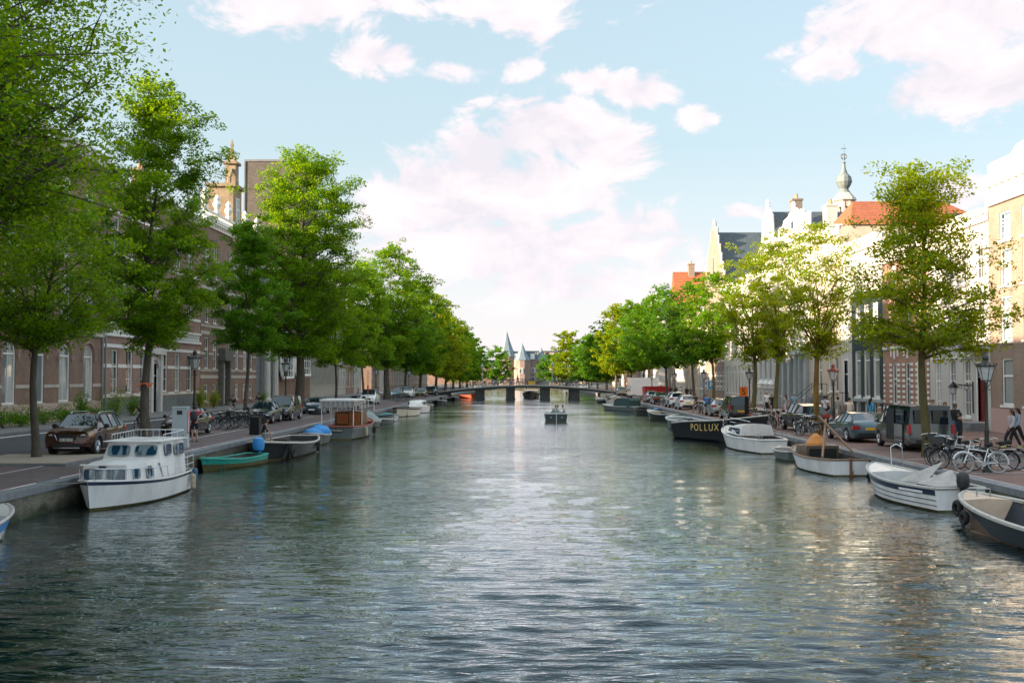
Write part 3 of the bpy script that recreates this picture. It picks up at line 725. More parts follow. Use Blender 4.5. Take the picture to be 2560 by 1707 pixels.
# fourth: columned entrance
h = House('columned_building', 'grey building with two tall round columns beside an arched doorway', -1, 112.6, 120.4, 15.5, GSTONE, cat='building')
h.row(8.5,11,2,1.3,ml=1.2,mr=1.2); h.row(12,14.2,2,1.3,ml=1.2,mr=1.2); h.door(3.2,1.4,.45,4.2,BLKB,top=1.6); h.facade()
for x in (1.9,5.6):
    c = MB(); c.lathe([(.55,-.4),(.55,.3),(.42,.5),(.36,6.2),(.5,6.4),(.55,6.8)], (x,-.7,0), 12); c.build('column', mat('column_stone', (.52,.50,.47), .7, var=.15), h.t)
c = MB(); c.box(.8,-1.3,6.8,7,-.001,7.5); c.build('entablature', STONE, h.t)
h.finish('flat', cornice=.5)
# fifth: brown brick with white curved-corner bay window
h = House('brick_house', 'brown brick house with big white rounded bay window of many panes', -1, 120.5, 140.5, 14.5, B_BR)
h.row(9.5,12.5,6,1.4,bars=(2,3)); h.facade()
b = MB()
for (x0,x1,z0,z1) in ((1.2,7.6,2.7,9.2),(8.6,17.5,3.0,5.9)):
    b.tube([(x0,-.5,z1),(x1,-.5,z1),(x1,-.5,z0),(x0+1.2,-.5,z0),(x0+.4,-.5,z0+.4),(x0,-.5,z0+1.3),(x0,-.5,z1)], .22, 4)
    n = int((x1-x0)/1.1)
    for i in range(1,n): b.box(x0+(x1-x0)*i/n-.06,-.56,z0,x0+(x1-x0)*i/n+.06,-.44,z1)
    k = int((z1-z0)/.9)
    for i in range(1,k): b.box(x0,-.56,z0+(z1-z0)*i/k-.05,x1,-.44,z0+(z1-z0)*i/k+.05)
    b.box(x0-.1,-.6,z1,x1+.1,-.002,z1+.2)
bw = b.build('bay_window', WHITE, h.t); g = MB()
for (x0,x1,z0,z1) in ((1.2,7.6,2.7,9.2),(8.6,17.5,3.0,5.9)): g.box(x0+.15,-.49,z0+.15,x1-.15,-.003,z1-.1)
g.build('pane', GLASS, bw); h.finish('ridge_x', cornice=.5, chimney=[(8,3,1.2,3.4)])
# sixth: concrete slats
h = House('office_building', 'pale modern office front with close vertical concrete slats', -1, 140.6, 160.5, 15, CONC, cat='building')
h.row(2.4,6.2,13,.95,ml=.5,mr=.5,kind='plain',bars=None,sill=False,frame=DARK); h.row(8.2,11,13,.95,ml=.5,mr=.5,kind='plain',bars=None,sill=False,frame=DARK); h.facade()
s_ = MB()
for i in range(27): s_.box(.3+i*.73,-.4,1.9,.3+i*.73+.2,-.001,6.5)
s_.build('slats', CONC, h.t); h.finish('flat', cornice=.3, cm=CONC)
spec = [(160.6,168,15.0,WREND,'white rendered house behind a dark stair','step'),(168.1,176,13.5,B_PK,'red brick gabled house','neck'),(176.1,184,12.5,WREND,'narrow pale house with tall windows','bell'),
 (196,206,12.6,B_BR,'brown brick house just past the bridge','bell'),(206.1,218,13.2,WREND,'white house past the bridge','attic'),(218.1,230,12.4,B_PK,'red brick house far past the bridge','neck'),(230.1,250,13,B_GB,'broad grey brick house far down the left bank',None),(250.1,275,13,B_BR,'broad brown house near the far left end',None),(275.1,305,13,B_OR,'tan brick block at the far left end',None)]
for y0,y1,H,wm_,lab,gb in spec:
    h = House('canal_house', lab+' on the left bank', -1, y0, y1, H, wm_); n = max(3,int((y1-y0)/2.6))
    h.row(1.6,4.2,n,1.1,bars=(2,2)); h.row(5.6,8,n,1.1,bars=(2,2)); h.row(9,11,n,1.1,bars=(2,2)); h.facade()
    h.finish('ridge_y' if gb else 'flat', cornice=None if gb else .5, rh=3.5, gable=(gb,4.6) if gb else None, trim=WHITE, roofmat=ROOF_R if gb == 'neck' else ROOF_D)
# tall slab block standing behind the left row
t = thing('tower_block', 'tall windowless brown brick tower block behind the left row of houses', 'tower', (-50,205,0))
b = MB(); b.box(-5.5,-6,0,6.2,6,45.5); b.build('wall', brick('tower_brick', (.12,.10,.085), (.085,.075,.065), (.2,.18,.15), 1.2, .5, dirt=.2), t)
b = MB(); b.box(-5.65,-6.15,45.5,6.35,6.15,45.9); b.box(-5.7,-6.15,0,-5.45,-5.9,45.5); b.build('parapet', GSTONE, t)
# low weeds along the left facade come with the plants
# ================= right bank houses (facades at x = 25)
def RH(name, lab, ya, yb, H, m, **k): return House(name, lab, 1, ya, yb, H, m, **k)
# A brown house at the right edge
h = RH('brick_house', 'tan brick house with blue-grey sash windows and tall white cornice at the right edge', 40, 55.7, 13.9, B_OR)
BLUEF = mat('blue_grey_frame', (.10,.17,.21), .5)
xs = [h.W-2.2-2.45*i for i in range(6)]
for a, b in ((1.75,4.2),(5.1,7.45),(8.0,9.95),(10.4,11.9)): h.row(a,b,6,1.25,xs=xs,bars=(3,4) if a > 4 else None)
h.facade()
for a, b in ((1.75,4.2),(5.1,7.45),(8.0,9.95),(10.4,11.9)):      # blue-grey inner sashes
    for x in xs:
        fm_b = MB(); z0, z1 = a-h.z0, b-h.z0; d = .05; q = x+.09; w_ = 1.07
        for bx_ in ((q,z0+.1,q+d,z1-.09),(q+w_-d,z0+.1,q+w_,z1-.09),(q,z0+.1,q+w_,z0+.16),(q,z1-.15,q+w_,z1-.09),(q,(z0*.38+z1*.62)-.04,q+w_,(z0*.38+z1*.62)+.04)): fm_b.box(bx_[0],.085,bx_[1],bx_[2],.115,bx_[3])
        fm_b.build('inner_sash', BLUEF, h.t)
h.finish('ridge_y', cornice=1.5, rh=1.4, gable=('attic',1.5,WREND), trim=WHITE, plinth=(1.25,mat('pink_plinth', (.45,.30,.28), .7)), chimney=[(2,6,1.2,3)])
stoop(h.t, h.W-5.4, 1.5, .9, rm=REDD)
# B white house with the red door
h = RH('white_house', 'white rendered house with three tall windows and dark red front door', 55.8, 64.1, 12.3, WREND)
xs = [.75,2.85,4.85]
h.row(.95,4.2,3,.95,xs=xs,bars=(2,4),glass=GLASSW); h.row(5.25,7.5,3,.9,xs=xs,bars=(2,3),glass=GLASSW); h.row(5.25,7.5,1,.9,xs=[6.75],bars=(2,3)); h.row(8.6,10.6,4,.85,xs=xs+[6.75],bars=(2,3))
h.door(6.75,1.0,.75,3.2,REDD,top=.75,label='dark red panelled front door'); h.facade()
for x in xs: h.trim.box(x-.25,-.14,3.98,x+1.2,-.001,4.1)
b = MB(); b.box(6.2,-.85,4.32,8.15,-.001,4.45)
for i in range(14): b.tube([(6.23+i*.145,-.83,4.45),(6.23+i*.145,-.83,5.1)], .014, 4)
for z_ in (4.6,5.1): b.tube([(6.23,-.01,z_),(6.23,-.83,z_),(8.12,-.83,z_),(8.12,-.01,z_)], .025, 5)
b.build('balcony', DARK, h.t)
h.finish('flat', cornice=.6, trim=WHITE, chimney=[(4,4,1.0,1.8)]); stoop(h.t, 6.5, 1.5, .4, rail=False)
# C brick with white blocks
h = RH('brick_house', 'orange brick house with white stone blocks round its two tall windows', 64.2, 72.4, 11.7, B_RB)
xs = [1.7,4.1]; h.row(1.35,4.15,2,.95,xs=xs,bars=(2,2),frame=WHITE); h.row(5.9,8.2,2,1.0,xs=xs,bars=(2,3)); h.row(5.9,8.2,1,.9,xs=[6.5],bars=(2,3)); h.row(9.1,10.8,3,.9,xs=xs+[6.5])
h.door(6.4,1.0,.8,3.3,WHITE,top=.8); h.facade()
for k in range(8):
    z_ = 1.45+k*.36
    for a, b in ((.0,.3),(1.2,1.68),(2.67,3.15),(3.6,4.08),(5.07,5.5),(5.95,6.25),(7.85,8.2)): h.trim.box(a,-.03,z_-h.z0,b,-.0012,z_-h.z0+.17)
h.band(.9,1.15,.05)
for x in (2.17,4.57):
    for s in (-1,1): h.trim.box(x+s*.62-.09,-.05,4.3,x+s*.62+.09,-.001,4.75)
    h.trim.box(x-.1,-.05,4.15,x+.1,-.001,4.85)
h.band(5.1,5.3,.08); h.finish('flat', cornice=.6, trim=WHITE, plinth=(.6,B_RB))
rl = MB(); rl.tube([(1.0,-.9,0),(1.0,-.9,1.1),(5.2,-.9,1.1),(5.2,-.9,0)], .035, 5); rl.tube([(1.0,-.9,.6),(5.2,-.9,.6)], .02, 4); rl.tube([(3.1,-.9,0),(3.1,-.9,1.1)], .03, 4); rl.build('area_railing', DARK, h.t)
# D dark front
h = RH('dark_house', 'dark blue fronted house with very tall white-framed ground floor windows', 72.5, 79.3, 13.4, WREND)
xs = [.7,2.75,4.8]; h.row(1.75,5.2,3,1.35,xs=xs,kind='shop',bars=None); h.row(.4,1.35,3,1.1,xs=[.8,2.85,4.9],bars=None,kind='plain'); h.row(6.2,8.6,3,1.1,ml=.9,mr=.9); h.row(9.7,11.8,3,1.0,ml=.9,mr=.9); h.facade()
h.band(1.4,1.62,.2); pf = MB()
for a, b in ((-.2,.4),(.4,1.35),(1.62,1.75),(1.75,5.2),(5.2,6.2),(6.2,8.6),(8.6,9.3)): h.band(a,b,.03,pf)
pf.build('painted_front', NAVY, h.t); h.finish('flat', cornice=.7, trim=GREYP)
# E narrow white
h = RH('narrow_white_house', 'narrow white house squeezed beside the dark blue front', 79.4, 82.2, 13.6, WREND)
h.row(5.4,7.6,1,1.0,ml=.9,mr=.9,bars=(2,2)); h.row(9,11,1,1.0,ml=.9,mr=.9); h.door(.9,.95,1.0,3.4,NAVY,top=1.1); h.facade(); h.finish('flat', cornice=.6, trim=WHITE); stoop(h.t, .6, 1.5, .75)
# F tall with red roof
h = RH('tall_house', 'tall cream house with orange tiled roof rising above its neighbours', 82.3, 91.2, 15.4, CREAM, depth=13)
xs = [.8,2.7,5.6,7.3]; h.row(2.0,4.9,4,1.05,xs=xs,bars=(2,2)); h.row(.5,1.5,2,.9,xs=[.9,2.8],bars=None,kind='plain'); h.row(6.0,8.6,4,1.0,xs=xs); h.row(9.7,12,4,1.0,xs=xs); h.row(12.6,13.9,4,1.0,xs=xs); h.facade()
h.finish('flat', cornice=.7, rh=2.1, roofmat=ROOF_R, trim=WHITE, chimney=[(1.0,5,1.1,1.2)], chm=CREAM)
rr = MB(); rr.prism([(0,16.1),(3.2,16.1),(4.6,18.3),(8.4,18.3),(9.4,16.1)][::-1], 'y', .6, 13) if False else None
# cross roof: slope facing the camera
rm = MB(); W_ = h.W; 
rm.poly([(W_+.15,.8,h.H+.02),(W_+.15,12.4,h.H+.02),(W_-3.4,9.6,h.H+2.5),(W_-3.4,2.2,h.H+2.5)]); rm.poly([(W_-3.4,2.2,h.H+2.5),(W_-3.4,9.6,h.H+2.5),(.2,12.4,h.H+.02),(.2,.8,h.H+.02)])
rm.poly([(W_+.15,.8,h.H+.02),(W_-3.4,2.2,h.H+2.5),(.2,.8,h.H+.02)]); rm.poly([(W_+.15,12.4,h.H+.02),(.2,12.4,h.H+.02),(W_-3.4,9.6,h.H+2.5)])
rm.build('hipped_roof', ROOF_R, h.t)
w_ = MB(); w_.box(W_-1.2,8.6,h.H+.75,W_-.2,9.9,h.H+.95); w_.build('skylight', CARGLASS, h.t)
stoop(h.t, 3.9, 1.5, 1.4)
# wide red roofed wing behind B and C
h = RH('rear_wing', 'wide set-back building with long orange tiled roof behind the white houses', 78, 84, 15.6, CREAM, depth=13, X=38.2)
h.facade(); h.finish('ridge_y', cornice=None, rh=2.6, roofmat=ROOF_R)
# G dark shopfront with columns
h = RH('grey_house', 'grey stone house with dark columned entrance and white lantern globe', 91.3, 102.2, 16.8, WREND)
xs = [.8,3.0,5.2,7.4,9.3]; h.row(6.2,9.0,5,1.05,xs=xs); h.row(10,12.4,5,1.0,xs=xs); h.row(13.2,15,5,1.0,xs=xs); h.row(1.4,4.9,4,1.5,xs=[.7,2.9,5.1,8.9-.2],kind='shop',bars=None,glass=GLASS); h.facade()
c = MB(); c.box(0,-.5,5.0,h.W,-.001,5.9); 
for x in (.2,2.45,4.7,7.0,8.3,10.4): c.box(x,-.35,-.3,x+.4,-.001,5.0)
c.build('shopfront', GREYP, h.t); g = MB(); g.lathe([(.05,-.35),(.22,-.2),(.3,0),(.22,.2),(.05,.3)], (6.8,-.9,4.5), 10); g.tube([(6.8,-.01,4.9),(6.8,-.9,4.9),(6.8,-.9,4.75)], .03, 5); g.build('globe_lamp', WHITE, h.t)
h.finish('flat', cornice=.8, trim=WHITE, gable=('attic',2.2,WREND), chimney=[(1.5,4,1.3,3.0)])
# H white, three tall windows
h = RH('white_house', 'white stone fronted house with shell ornaments above its basement', 102.3, 112.0, 16.0, WREND)
xs = [.9,2.9,4.9,6.9,8.3-.1]; xs = [.9,3.1,5.3,7.5]; h.row(2.9,6.4,4,1.15,xs=xs,kind='shop',bars=(2,1)); h.row(.5,1.7,4,.9,xs=[1.0,3.2,5.4,7.6],kind='arch',bars=None); h.row(7.6,10.2,4,1.1,xs=xs); h.row(11.3,13.4,4,1.1,xs=xs); h.facade()
for x in (2.25,4.5,6.8): h.trim.lathe([(.45,0),(.5,.12),(.2,.5)], (x+.25,-.1,2.1), 8)
h.band(2.05,2.3,.12); h.finish('ridge_y', cornice=.6, rh=4.5, gable=('bell',5.0), trim=WHITE, chimney=[(6.6,2,1.2,5.2)], chm=B_GB)
# I blue-grey/white wide
h = RH('pale_house', 'broad pale house with rows of narrow white pilasters', 112.1, 130.8, 14.6, WREND)
xs = [.8+1.85*i for i in range(10)]; h.row(1.2,4.6,10,1.1,xs=xs,kind='shop',bars=None); h.row(5.8,8.4,10,1.05,xs=xs); h.row(9.6,12.2,10,1.0,xs=xs); h.facade(); h.finish('flat', cornice=.7, trim=WHITE)
# triangular gable house
h = RH('gabled_house', 'brick house with tall pointed gable and slate roof', 118, 126.5, 15.8, B_OR, X=31, depth=12); h.facade(); h.finish('ridge_y', cornice=None, rh=5.0, gable=('tri',5.4,B_OR), roofmat=ROOF_D)
# J pink brick
h = RH('brick_house', 'pinkish brick house with white bands and stepped gable', 130.9, 145.0, 15.5, B_OR)
xs = [1.2+2.3*i for i in range(6)]; h.row(1.6,4.4,6,1.1,xs=xs,kind='arch',bars=None); h.row(6,8.4,6,1.1,xs=xs); h.row(9.8,12.2,6,1.0,xs=xs); h.facade()
for z_ in (1.9,2.6,3.3,5.2,9.1): h.band(z_,z_+.2,.03)
h.finish('ridge_y', cornice=None, rh=7.2, gable=('step',7.6,B_OR,STONE), trim=WHITE, roofmat=ROOF_D)
# K the big red roofed one
h = RH('gabled_house', 'cream gabled house with low orange tiled roof', 150, 166, 12.5, CREAM, depth=15)
xs = [1.2+2.4*i for i in range(6)]; h.row(1.6,4.2,6,1.1,xs=xs); h.row(5.8,8.2,6,1.1,xs=xs); h.row(9.4,11.4,6,1.0,xs=xs); h.facade(); h.finish('ridge_x', cornice=None, rh=3.5, roofmat=ROOF_R, trim=WHITE)
g_ = MB(); g_.prism([(-.2,h.H),(15.2,h.H),(7.5,h.H+3.8)][::-1], 'x', h.W-.04, h.W+.3) ; g_.prism([(-.2,h.H),(15.2,h.H),(7.5,h.H+3.8)][::-1], 'x', -.3, .0); g_.build('gable', CREAM, h.t)
spec = [(145.1,149.9,14,GREYP,'slim grey house with blue awning',None),(166.1,174,12.6,WREND,'white house short of the bridge',None),(174.1,184,14.2,B_GB,'corner house with steep bright orange tiled roof by the bridge','red'),
 (196,206,14,WREND,'white corner house past the bridge','bell'),(206.1,216,14.4,B_OR,'tan brick house past the bridge','step'),(216.1,228,13.6,WREND,'broad white house far down the right bank',None),(228.1,245,14.5,B_RB,'orange brick house far down the right bank','tri'),(245.1,270,13.5,B_BR,'long brown house near the far right end',None),(270.1,305,13.5,CREAM,'cream block at the far right end',None)]
for y0,y1,H,wm_,lab,gb in spec:
    h = RH('canal_house', lab, y0, y1, H, wm_); n = max(2,int((y1-y0)/2.5))
    h.row(1.6,4.2,n,1.1,bars=(2,2)); h.row(5.6,8,n,1.1,bars=(2,2)); h.row(9,11.2,n,1.1,bars=(2,2)); h.facade()
    if gb == 'red': h.finish('ridge_y', cornice=.4, rh=7.4, trim=WHITE, roofmat=ROOF_R, chimney=[(4.3,3.0,1.3,8.6)], chm=B_OR); continue
    h.finish('ridge_y' if gb else 'flat', cornice=None if gb else .5, rh=3.8, gable=(gb,5.0) if gb else None, trim=WHITE, roofmat=ROOF_R if gb in ('tri','step') else ROOF_D, chimney=[(1,4,1.1,4.5)])
# ---------- church spire far right
t = thing('church_tower', 'slender church spire with open lantern, onion dome and cross', 'tower', (61.8,200,1.7))
sm = mat('spire_stone', (.50,.45,.38), .7, var=.2, scale=1); gm_ = mat('spire_lead', (.16,.19,.19), .5, var=.25, scale=1)
b = MB(); b.lathe([(3.2,-2),(3.0,28),(2.6,28.2),(2.6,29)], n=8); b.build('shaft', sm, t)
l_ = MB()
for k in range(8):
    a = 2*math.pi*(k+.5)/8; c, s = math.cos(a), math.sin(a)
    l_.tube([(c*1.65,s*1.65,29),(c*1.6,s*1.6,35.6)], .33, 5)
l_.lathe([(1.9,28.9),(1.9,30.2),(1.7,30.2)], n=8); l_.lathe([(1.0,29),(1.0,35.5)], n=8); l_.lathe([(1.75,34.6),(1.8,35.6),(2.35,35.9),(2.2,36.3),(1.3,37.4)], n=8); l_.build('lantern', sm, t)
d_ = MB(); d_.lathe([(1.3,37.3),(.8,38.2),(1.2,38.8),(1.55,39.6),(1.35,40.6),(.7,41.3),(.38,42.2),(.26,43.2),(.4,43.4),(.12,43.7),(.07,47.2)], n=12); d_.build('onion_dome', gm_, t)
v_ = MB(); v_.ring((0,0,44.6), .55, .07, 'y', 14, 4); v_.ring((0,0,44.6), .55, .07, 'x', 14, 4); v_.cbox((0,0,46.2),(1.0,.08,.1)); v_.build('weather_vane', DARK, t)
# ---------- gatehouse with conical roofs
t = thing('gatehouse', 'old brick gatehouse with pointed conical slate roofs at the end of the canal', 'building', (-6.5,380,0.3))
GB = brick('gatehouse_brick', (.30,.21,.18), (.25,.18,.155), (.3,.26,.22), .5, .2, dirt=.3); SLT = mat('blue_slate', (.15,.20,.235), .6, var=.3, scale=.8)
b = MB(); b.box(-2,0,0,10,12,9.6); b.lathe([(3.2,-1),(3.2,9.2)], (4.4,-1,0), 12); b.lathe([(3.6,-1),(3.6,10.6)], (-1.4,2,0), 12); b.lathe([(3.0,-1),(3.0,9.2)], (11.5,3,0), 12); b.build('wall', GB, t)
for (x,y,r,z0,z1) in ((4.4,-1,3.5,9.2,15.6),(-1.4,2,4.0,10.6,20.2),(11.5,3,3.3,9.2,14)):
    c = MB(); c.lathe([(r,z0),(r*.62,z0+(z1-z0)*.28),(r*.3,z0+(z1-z0)*.62),(.04,z1)], (x,y,0), 8); r_ = c.build('roof', SLT, t)
c = MB(); c.prism([(-2,9.6),(10,9.6),(9,12.6),(-1,12.6)], 'y', .5, 11.5); c.build('roof', SLT, t)
for (x,z_) in ((1.4,10.2),(7.4,10.2)):
    c = MB(); c.box(x,-.3,z_-.6,x+1.6,1,z_+1.4); c.build('dormer', WHITE, t)
for (x,y,z_) in ((1.0,-.06,5.5),(8.5,-.06,5.5),(1.0,-.06,2.2),(8.4,-.06,2.2),(-2.3,-1.66,5),(4,-4.22,5.2)):
    c = MB(); c.box(x-.75,y-.08,z_-1,x+.75,y+.2,z_+1); w_ = c.build('window', WHITE, t); c = MB(); c.box(x-.6,y-.1,z_-.85,x+.6,y-.08,z_+.85); c.build('pane', GLASS, w_)
t = thing('apartment_building', 'pale pink apartment block behind the gatehouse', 'building', (4.5,400,0)); b = MB(); b.box(-6,0,0,9,10,13); b.build('wall', PEACH, t); b = MB(); b.box(-6.2,-.2,13,9.2,10,13.5); b.build('roof', ROOF_D, t)
for i in range(4):
    for k in range(3): b = MB(); b.box(-5+i*3.6,-.05,3.5+k*3.6,-3.4+i*3.6,.1,5.6+k*3.6); b.build('window', GLASS, t)
t = thing('row_house', 'brick row closing the square left of the gatehouse', 'building', (-60,420,0)); b = MB(); b.box(-60,0,0,45,12,8); b.build('wall', B_BR, t); b = MB(); b.prism([(0,8),(12,8),(6,10)], 'x', -60, 45); b.build('roof', ROOF_D, t)
t = thing('row_house', 'brick row closing the square right of the gatehouse', 'building', (60,420,0)); b = MB(); b.box(-38,0,0,60,12,9); b.build('wall', B_OR, t); b = MB(); b.prism([(0,9),(12,9),(6,11)], 'x', -38, 60); b.build('roof', ROOF_D, t)
# ---------- trees
def leafmat(name, base, tr, var=.35):
    m = bpy.data.materials.new(name); m.use_nodes = True; nt = m.node_tree; N = nt.nodes; L = nt.links; N.clear()
    out = N.new('ShaderNodeOutputMaterial'); mx = N.new('ShaderNodeMixShader'); mx.inputs[0].default_value = .42
    df = N.new('ShaderNodeBsdfPrincipled'); df.inputs['Roughness'].default_value = .6; df.inputs['Specular IOR Level'].default_value = .15; tl = N.new('ShaderNodeBsdfTranslucent')
    g = N.new('ShaderNodeNewGeometry'); tc = N.new('ShaderNodeTexCoord'); n = N.new('ShaderNodeTexNoise'); n.inputs['Scale'].default_value = .55; n.inputs['Detail'].default_value = 3; L.new(tc.outputs['Object'], n.inputs[0])
    a = N.new('ShaderNodeMath'); a.operation = 'MULTIPLY_ADD'; L.new(g.outputs['Random Per Island'], a.inputs[0]); a.inputs[1].default_value = .45; L.new(n.outputs['Fac'], a.inputs[2])
    for src, dst, sock in ((base, df, 'Base Color'), (tr, tl, 'Color')):
        r = N.new('ShaderNodeValToRGB'); e = r.color_ramp.elements; e[0].position = .4; e[1].position = 1.0
        c0 = [q*(1-var) for q in src]; c1 = [src[0]*(1+var*1.5), src[1]*(1+var*.8), src[2]*(1+var*.4)]
        e[0].color = (*c0,1); e[1].color = (*c1,1); L.new(a.outputs[0], r.inputs[0]); L.new(r.outputs[0], dst.inputs[sock])
    L.new(df.outputs[0], mx.inputs[1]); L.new(tl.outputs[0], mx.inputs[2]); L.new(mx.outputs[0], out.inputs[0]); return m
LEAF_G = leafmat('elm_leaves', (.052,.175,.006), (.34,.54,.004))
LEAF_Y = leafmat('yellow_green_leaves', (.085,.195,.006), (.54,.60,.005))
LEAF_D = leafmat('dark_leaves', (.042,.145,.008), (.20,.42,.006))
BARK = mat('tree_bark', (.085,.07,.052), .9, var=.45, scale=5, bump=1, bscale=14, stretch=(1,1,.35))
BARKM = mat('mossy_bark', (.10,.085,.03), .9, var=.45, scale=4, bump=1, bscale=14, stretch=(1,1,.35))
def tree(name, label, X, Y, H, z0, rad, leaves, lsize, seed, prof='elm', fork=None, tr=.2, leaf=None, bark=None, lean=(0,0), nb=40, spread=.75, dens=1.0, off=(0,0), group='trees in a row along the canal', z=None, csz=1.0):
    """H crown top above street, z0 crown bottom, rad largest crown radius"""
    rs = np.random.RandomState(seed); zg = gz(X) if z is None else z
    t = thing(name, label, 'tree', (X, Y, zg), 0, group)
    P = {'elm': [(0,.35),(.12,.75),(.3,1),(.5,.97),(.7,.78),(.87,.48),(1,.12)], 'broad': [(0,.45),(.2,.85),(.45,1),(.7,.97),(.85,.80),(.94,.52),(1,.2)], 'cone': [(0,.6),(.12,.95),(.28,1),(.5,.62),(.7,.36),(.85,.24),(1,.06)],
         'vase': [(0,.18),(.2,.5),(.45,.85),(.65,1),(.8,.85),(.92,.5),(1,.1)], 'round': [(0,.5),(.2,.9),(.45,1),(.7,.9),(.88,.6),(1,.15)], 'slim': [(0,.4),(.15,.85),(.35,1),(.6,.75),(.8,.45),(1,.08)]}[prof]
    def Rad(u): return rad*np.interp(u, [p[0] for p in P], [p[1] for p in P])
    fork = fork or z0*.95
    m = MB(); topz = H*.9
    def ax(z): k = min(1.0, max(0, z/H)); return Vector((lean[0]*k + off[0]*max(0,(z-fork)/(H-fork)) + .10*math.sin(z*.8+seed), lean[1]*k + off[1]*max(0,(z-fork)/(H-fork)) + .10*math.cos(z*.7+seed), z))
    zs = np.linspace(-.1, topz, 14)
    def tr_at(z): return tr*max(.06, (1-.35*z/fork) if z < fork else .65*(1-(z-fork)/(topz-fork))**(1.0 if prof != 'vase' else 1.6))
    m.tube([ax(q) for q in zs], [tr_at(q)*(1.35 if i == 0 else 1) for i, q in enumerate(zs)], 8)
    cen = []; cr = []
    for i in range(nb):
        u = min(1,max(0,(i+rs.uniform(.1,.9))/nb)); zt = z0+(H-z0)*u
        a = i*2.39996+rs.uniform(-.4,.4); rr = Rad(u)*rs.uniform(.72,1.08)
        T = ax(min(zt,topz)) + Vector((math.cos(a)*rr, math.sin(a)*rr, zt-min(zt,topz)))
        up = {'vase': 1.5, 'cone': .25}.get(prof, .7)
        zb = max(fork*rs.uniform(.95,1.1), zt-rr*up-rs.uniform(.2,.8)); zb = min(zb, topz*.97)
        B = ax(zb); mid = B.lerp(T,.5) + Vector((0,0,rr*(.10 if prof == 'cone' else -.02)))
        if prof == 'vase': mid = B.lerp(T,.5)+Vector((math.cos(a),math.sin(a),0))*rr*.12
        pts = [B*(1-k)**2 + mid*2*k*(1-k) + T*k*k for k in (0,.25,.5,.75,1)]
        r0 = min(tr_at(zb)*.6, .025+rr*.022+.02*tr*5*.3); m.tube(pts, [r0,r0*.75,r0*.5,r0*.32,r0*.14], 5, cap=False)
        nsub = 6 + int(rr*1.8)
        for j in range(nsub):
            k = rs.uniform(.3,1.0) if j else 1.0
            p = B*(1-k)**2 + mid*2*k*(1-k) + T*k*k
            q = p + Vector((rs.normal(0,1),rs.normal(0,1),rs.normal(.12,.45)))*rad*.20*(1.0 if rad < 4 else .8)
            if j: m.tube([p, p.lerp(q,.5)+Vector((0,0,.06)), q], [r0*.32,r0*.2,r0*.08], 4, cap=False)
            cen.append(q); cr.append(rad*.105*rs.uniform(.6,1.3)+.15)
            cen.append(p.lerp(q,.45)); cr.append(rad*.07*rs.uniform(.6,1.2)+.12)
    m.build('trunk', bark or BARK, t, smooth=60)
    C = np.array([tuple(c) for c in cen]); cr = np.array(cr)*csz
    wgt = cr**2; wgt = wgt/wgt.sum(); n = int(leaves*dens); ii = rs.choice(len(C), n, p=wgt)
    d = rs.normal(0,1,(n,3)); d *= (rs.uniform(.15,1,(n,1))**.5)/np.linalg.norm(d,axis=1,keepdims=True)
    pos = C[ii] + d*cr[ii][:,None]*np.array([1.15,1.15,.62])
    pos[:,2] -= 0.12*np.sum(d[:,:2]**2,1)*cr[ii]
    nrm = rs.normal(0,1,(n,3)); nrm[:,2] = np.abs(nrm[:,2])+.55; nrm /= np.linalg.norm(nrm,axis=1,keepdims=True)
    tg = np.cross(nrm, rs.normal(0,1,(n,3))); tg /= np.linalg.norm(tg,axis=1,keepdims=True); bt = np.cross(nrm, tg)
    s = lsize*rs.uniform(.5,1.15,(n,1))**.8*(1+.5*(rs.uniform(0,1,(n,1)) > .85)); A = tg*s*.5; B_ = bt*s*.30
    V = np.stack([pos-A, pos-B_-nrm*s*.06, pos+A-nrm*s*.12, pos+B_-nrm*s*.06], 1).reshape(-1,3)
    bulk('crown', V, np.arange(n*4).reshape(-1,4), leaf or LEAF_G, t)
    return t
def tL(px): return gx(px, -19.4)
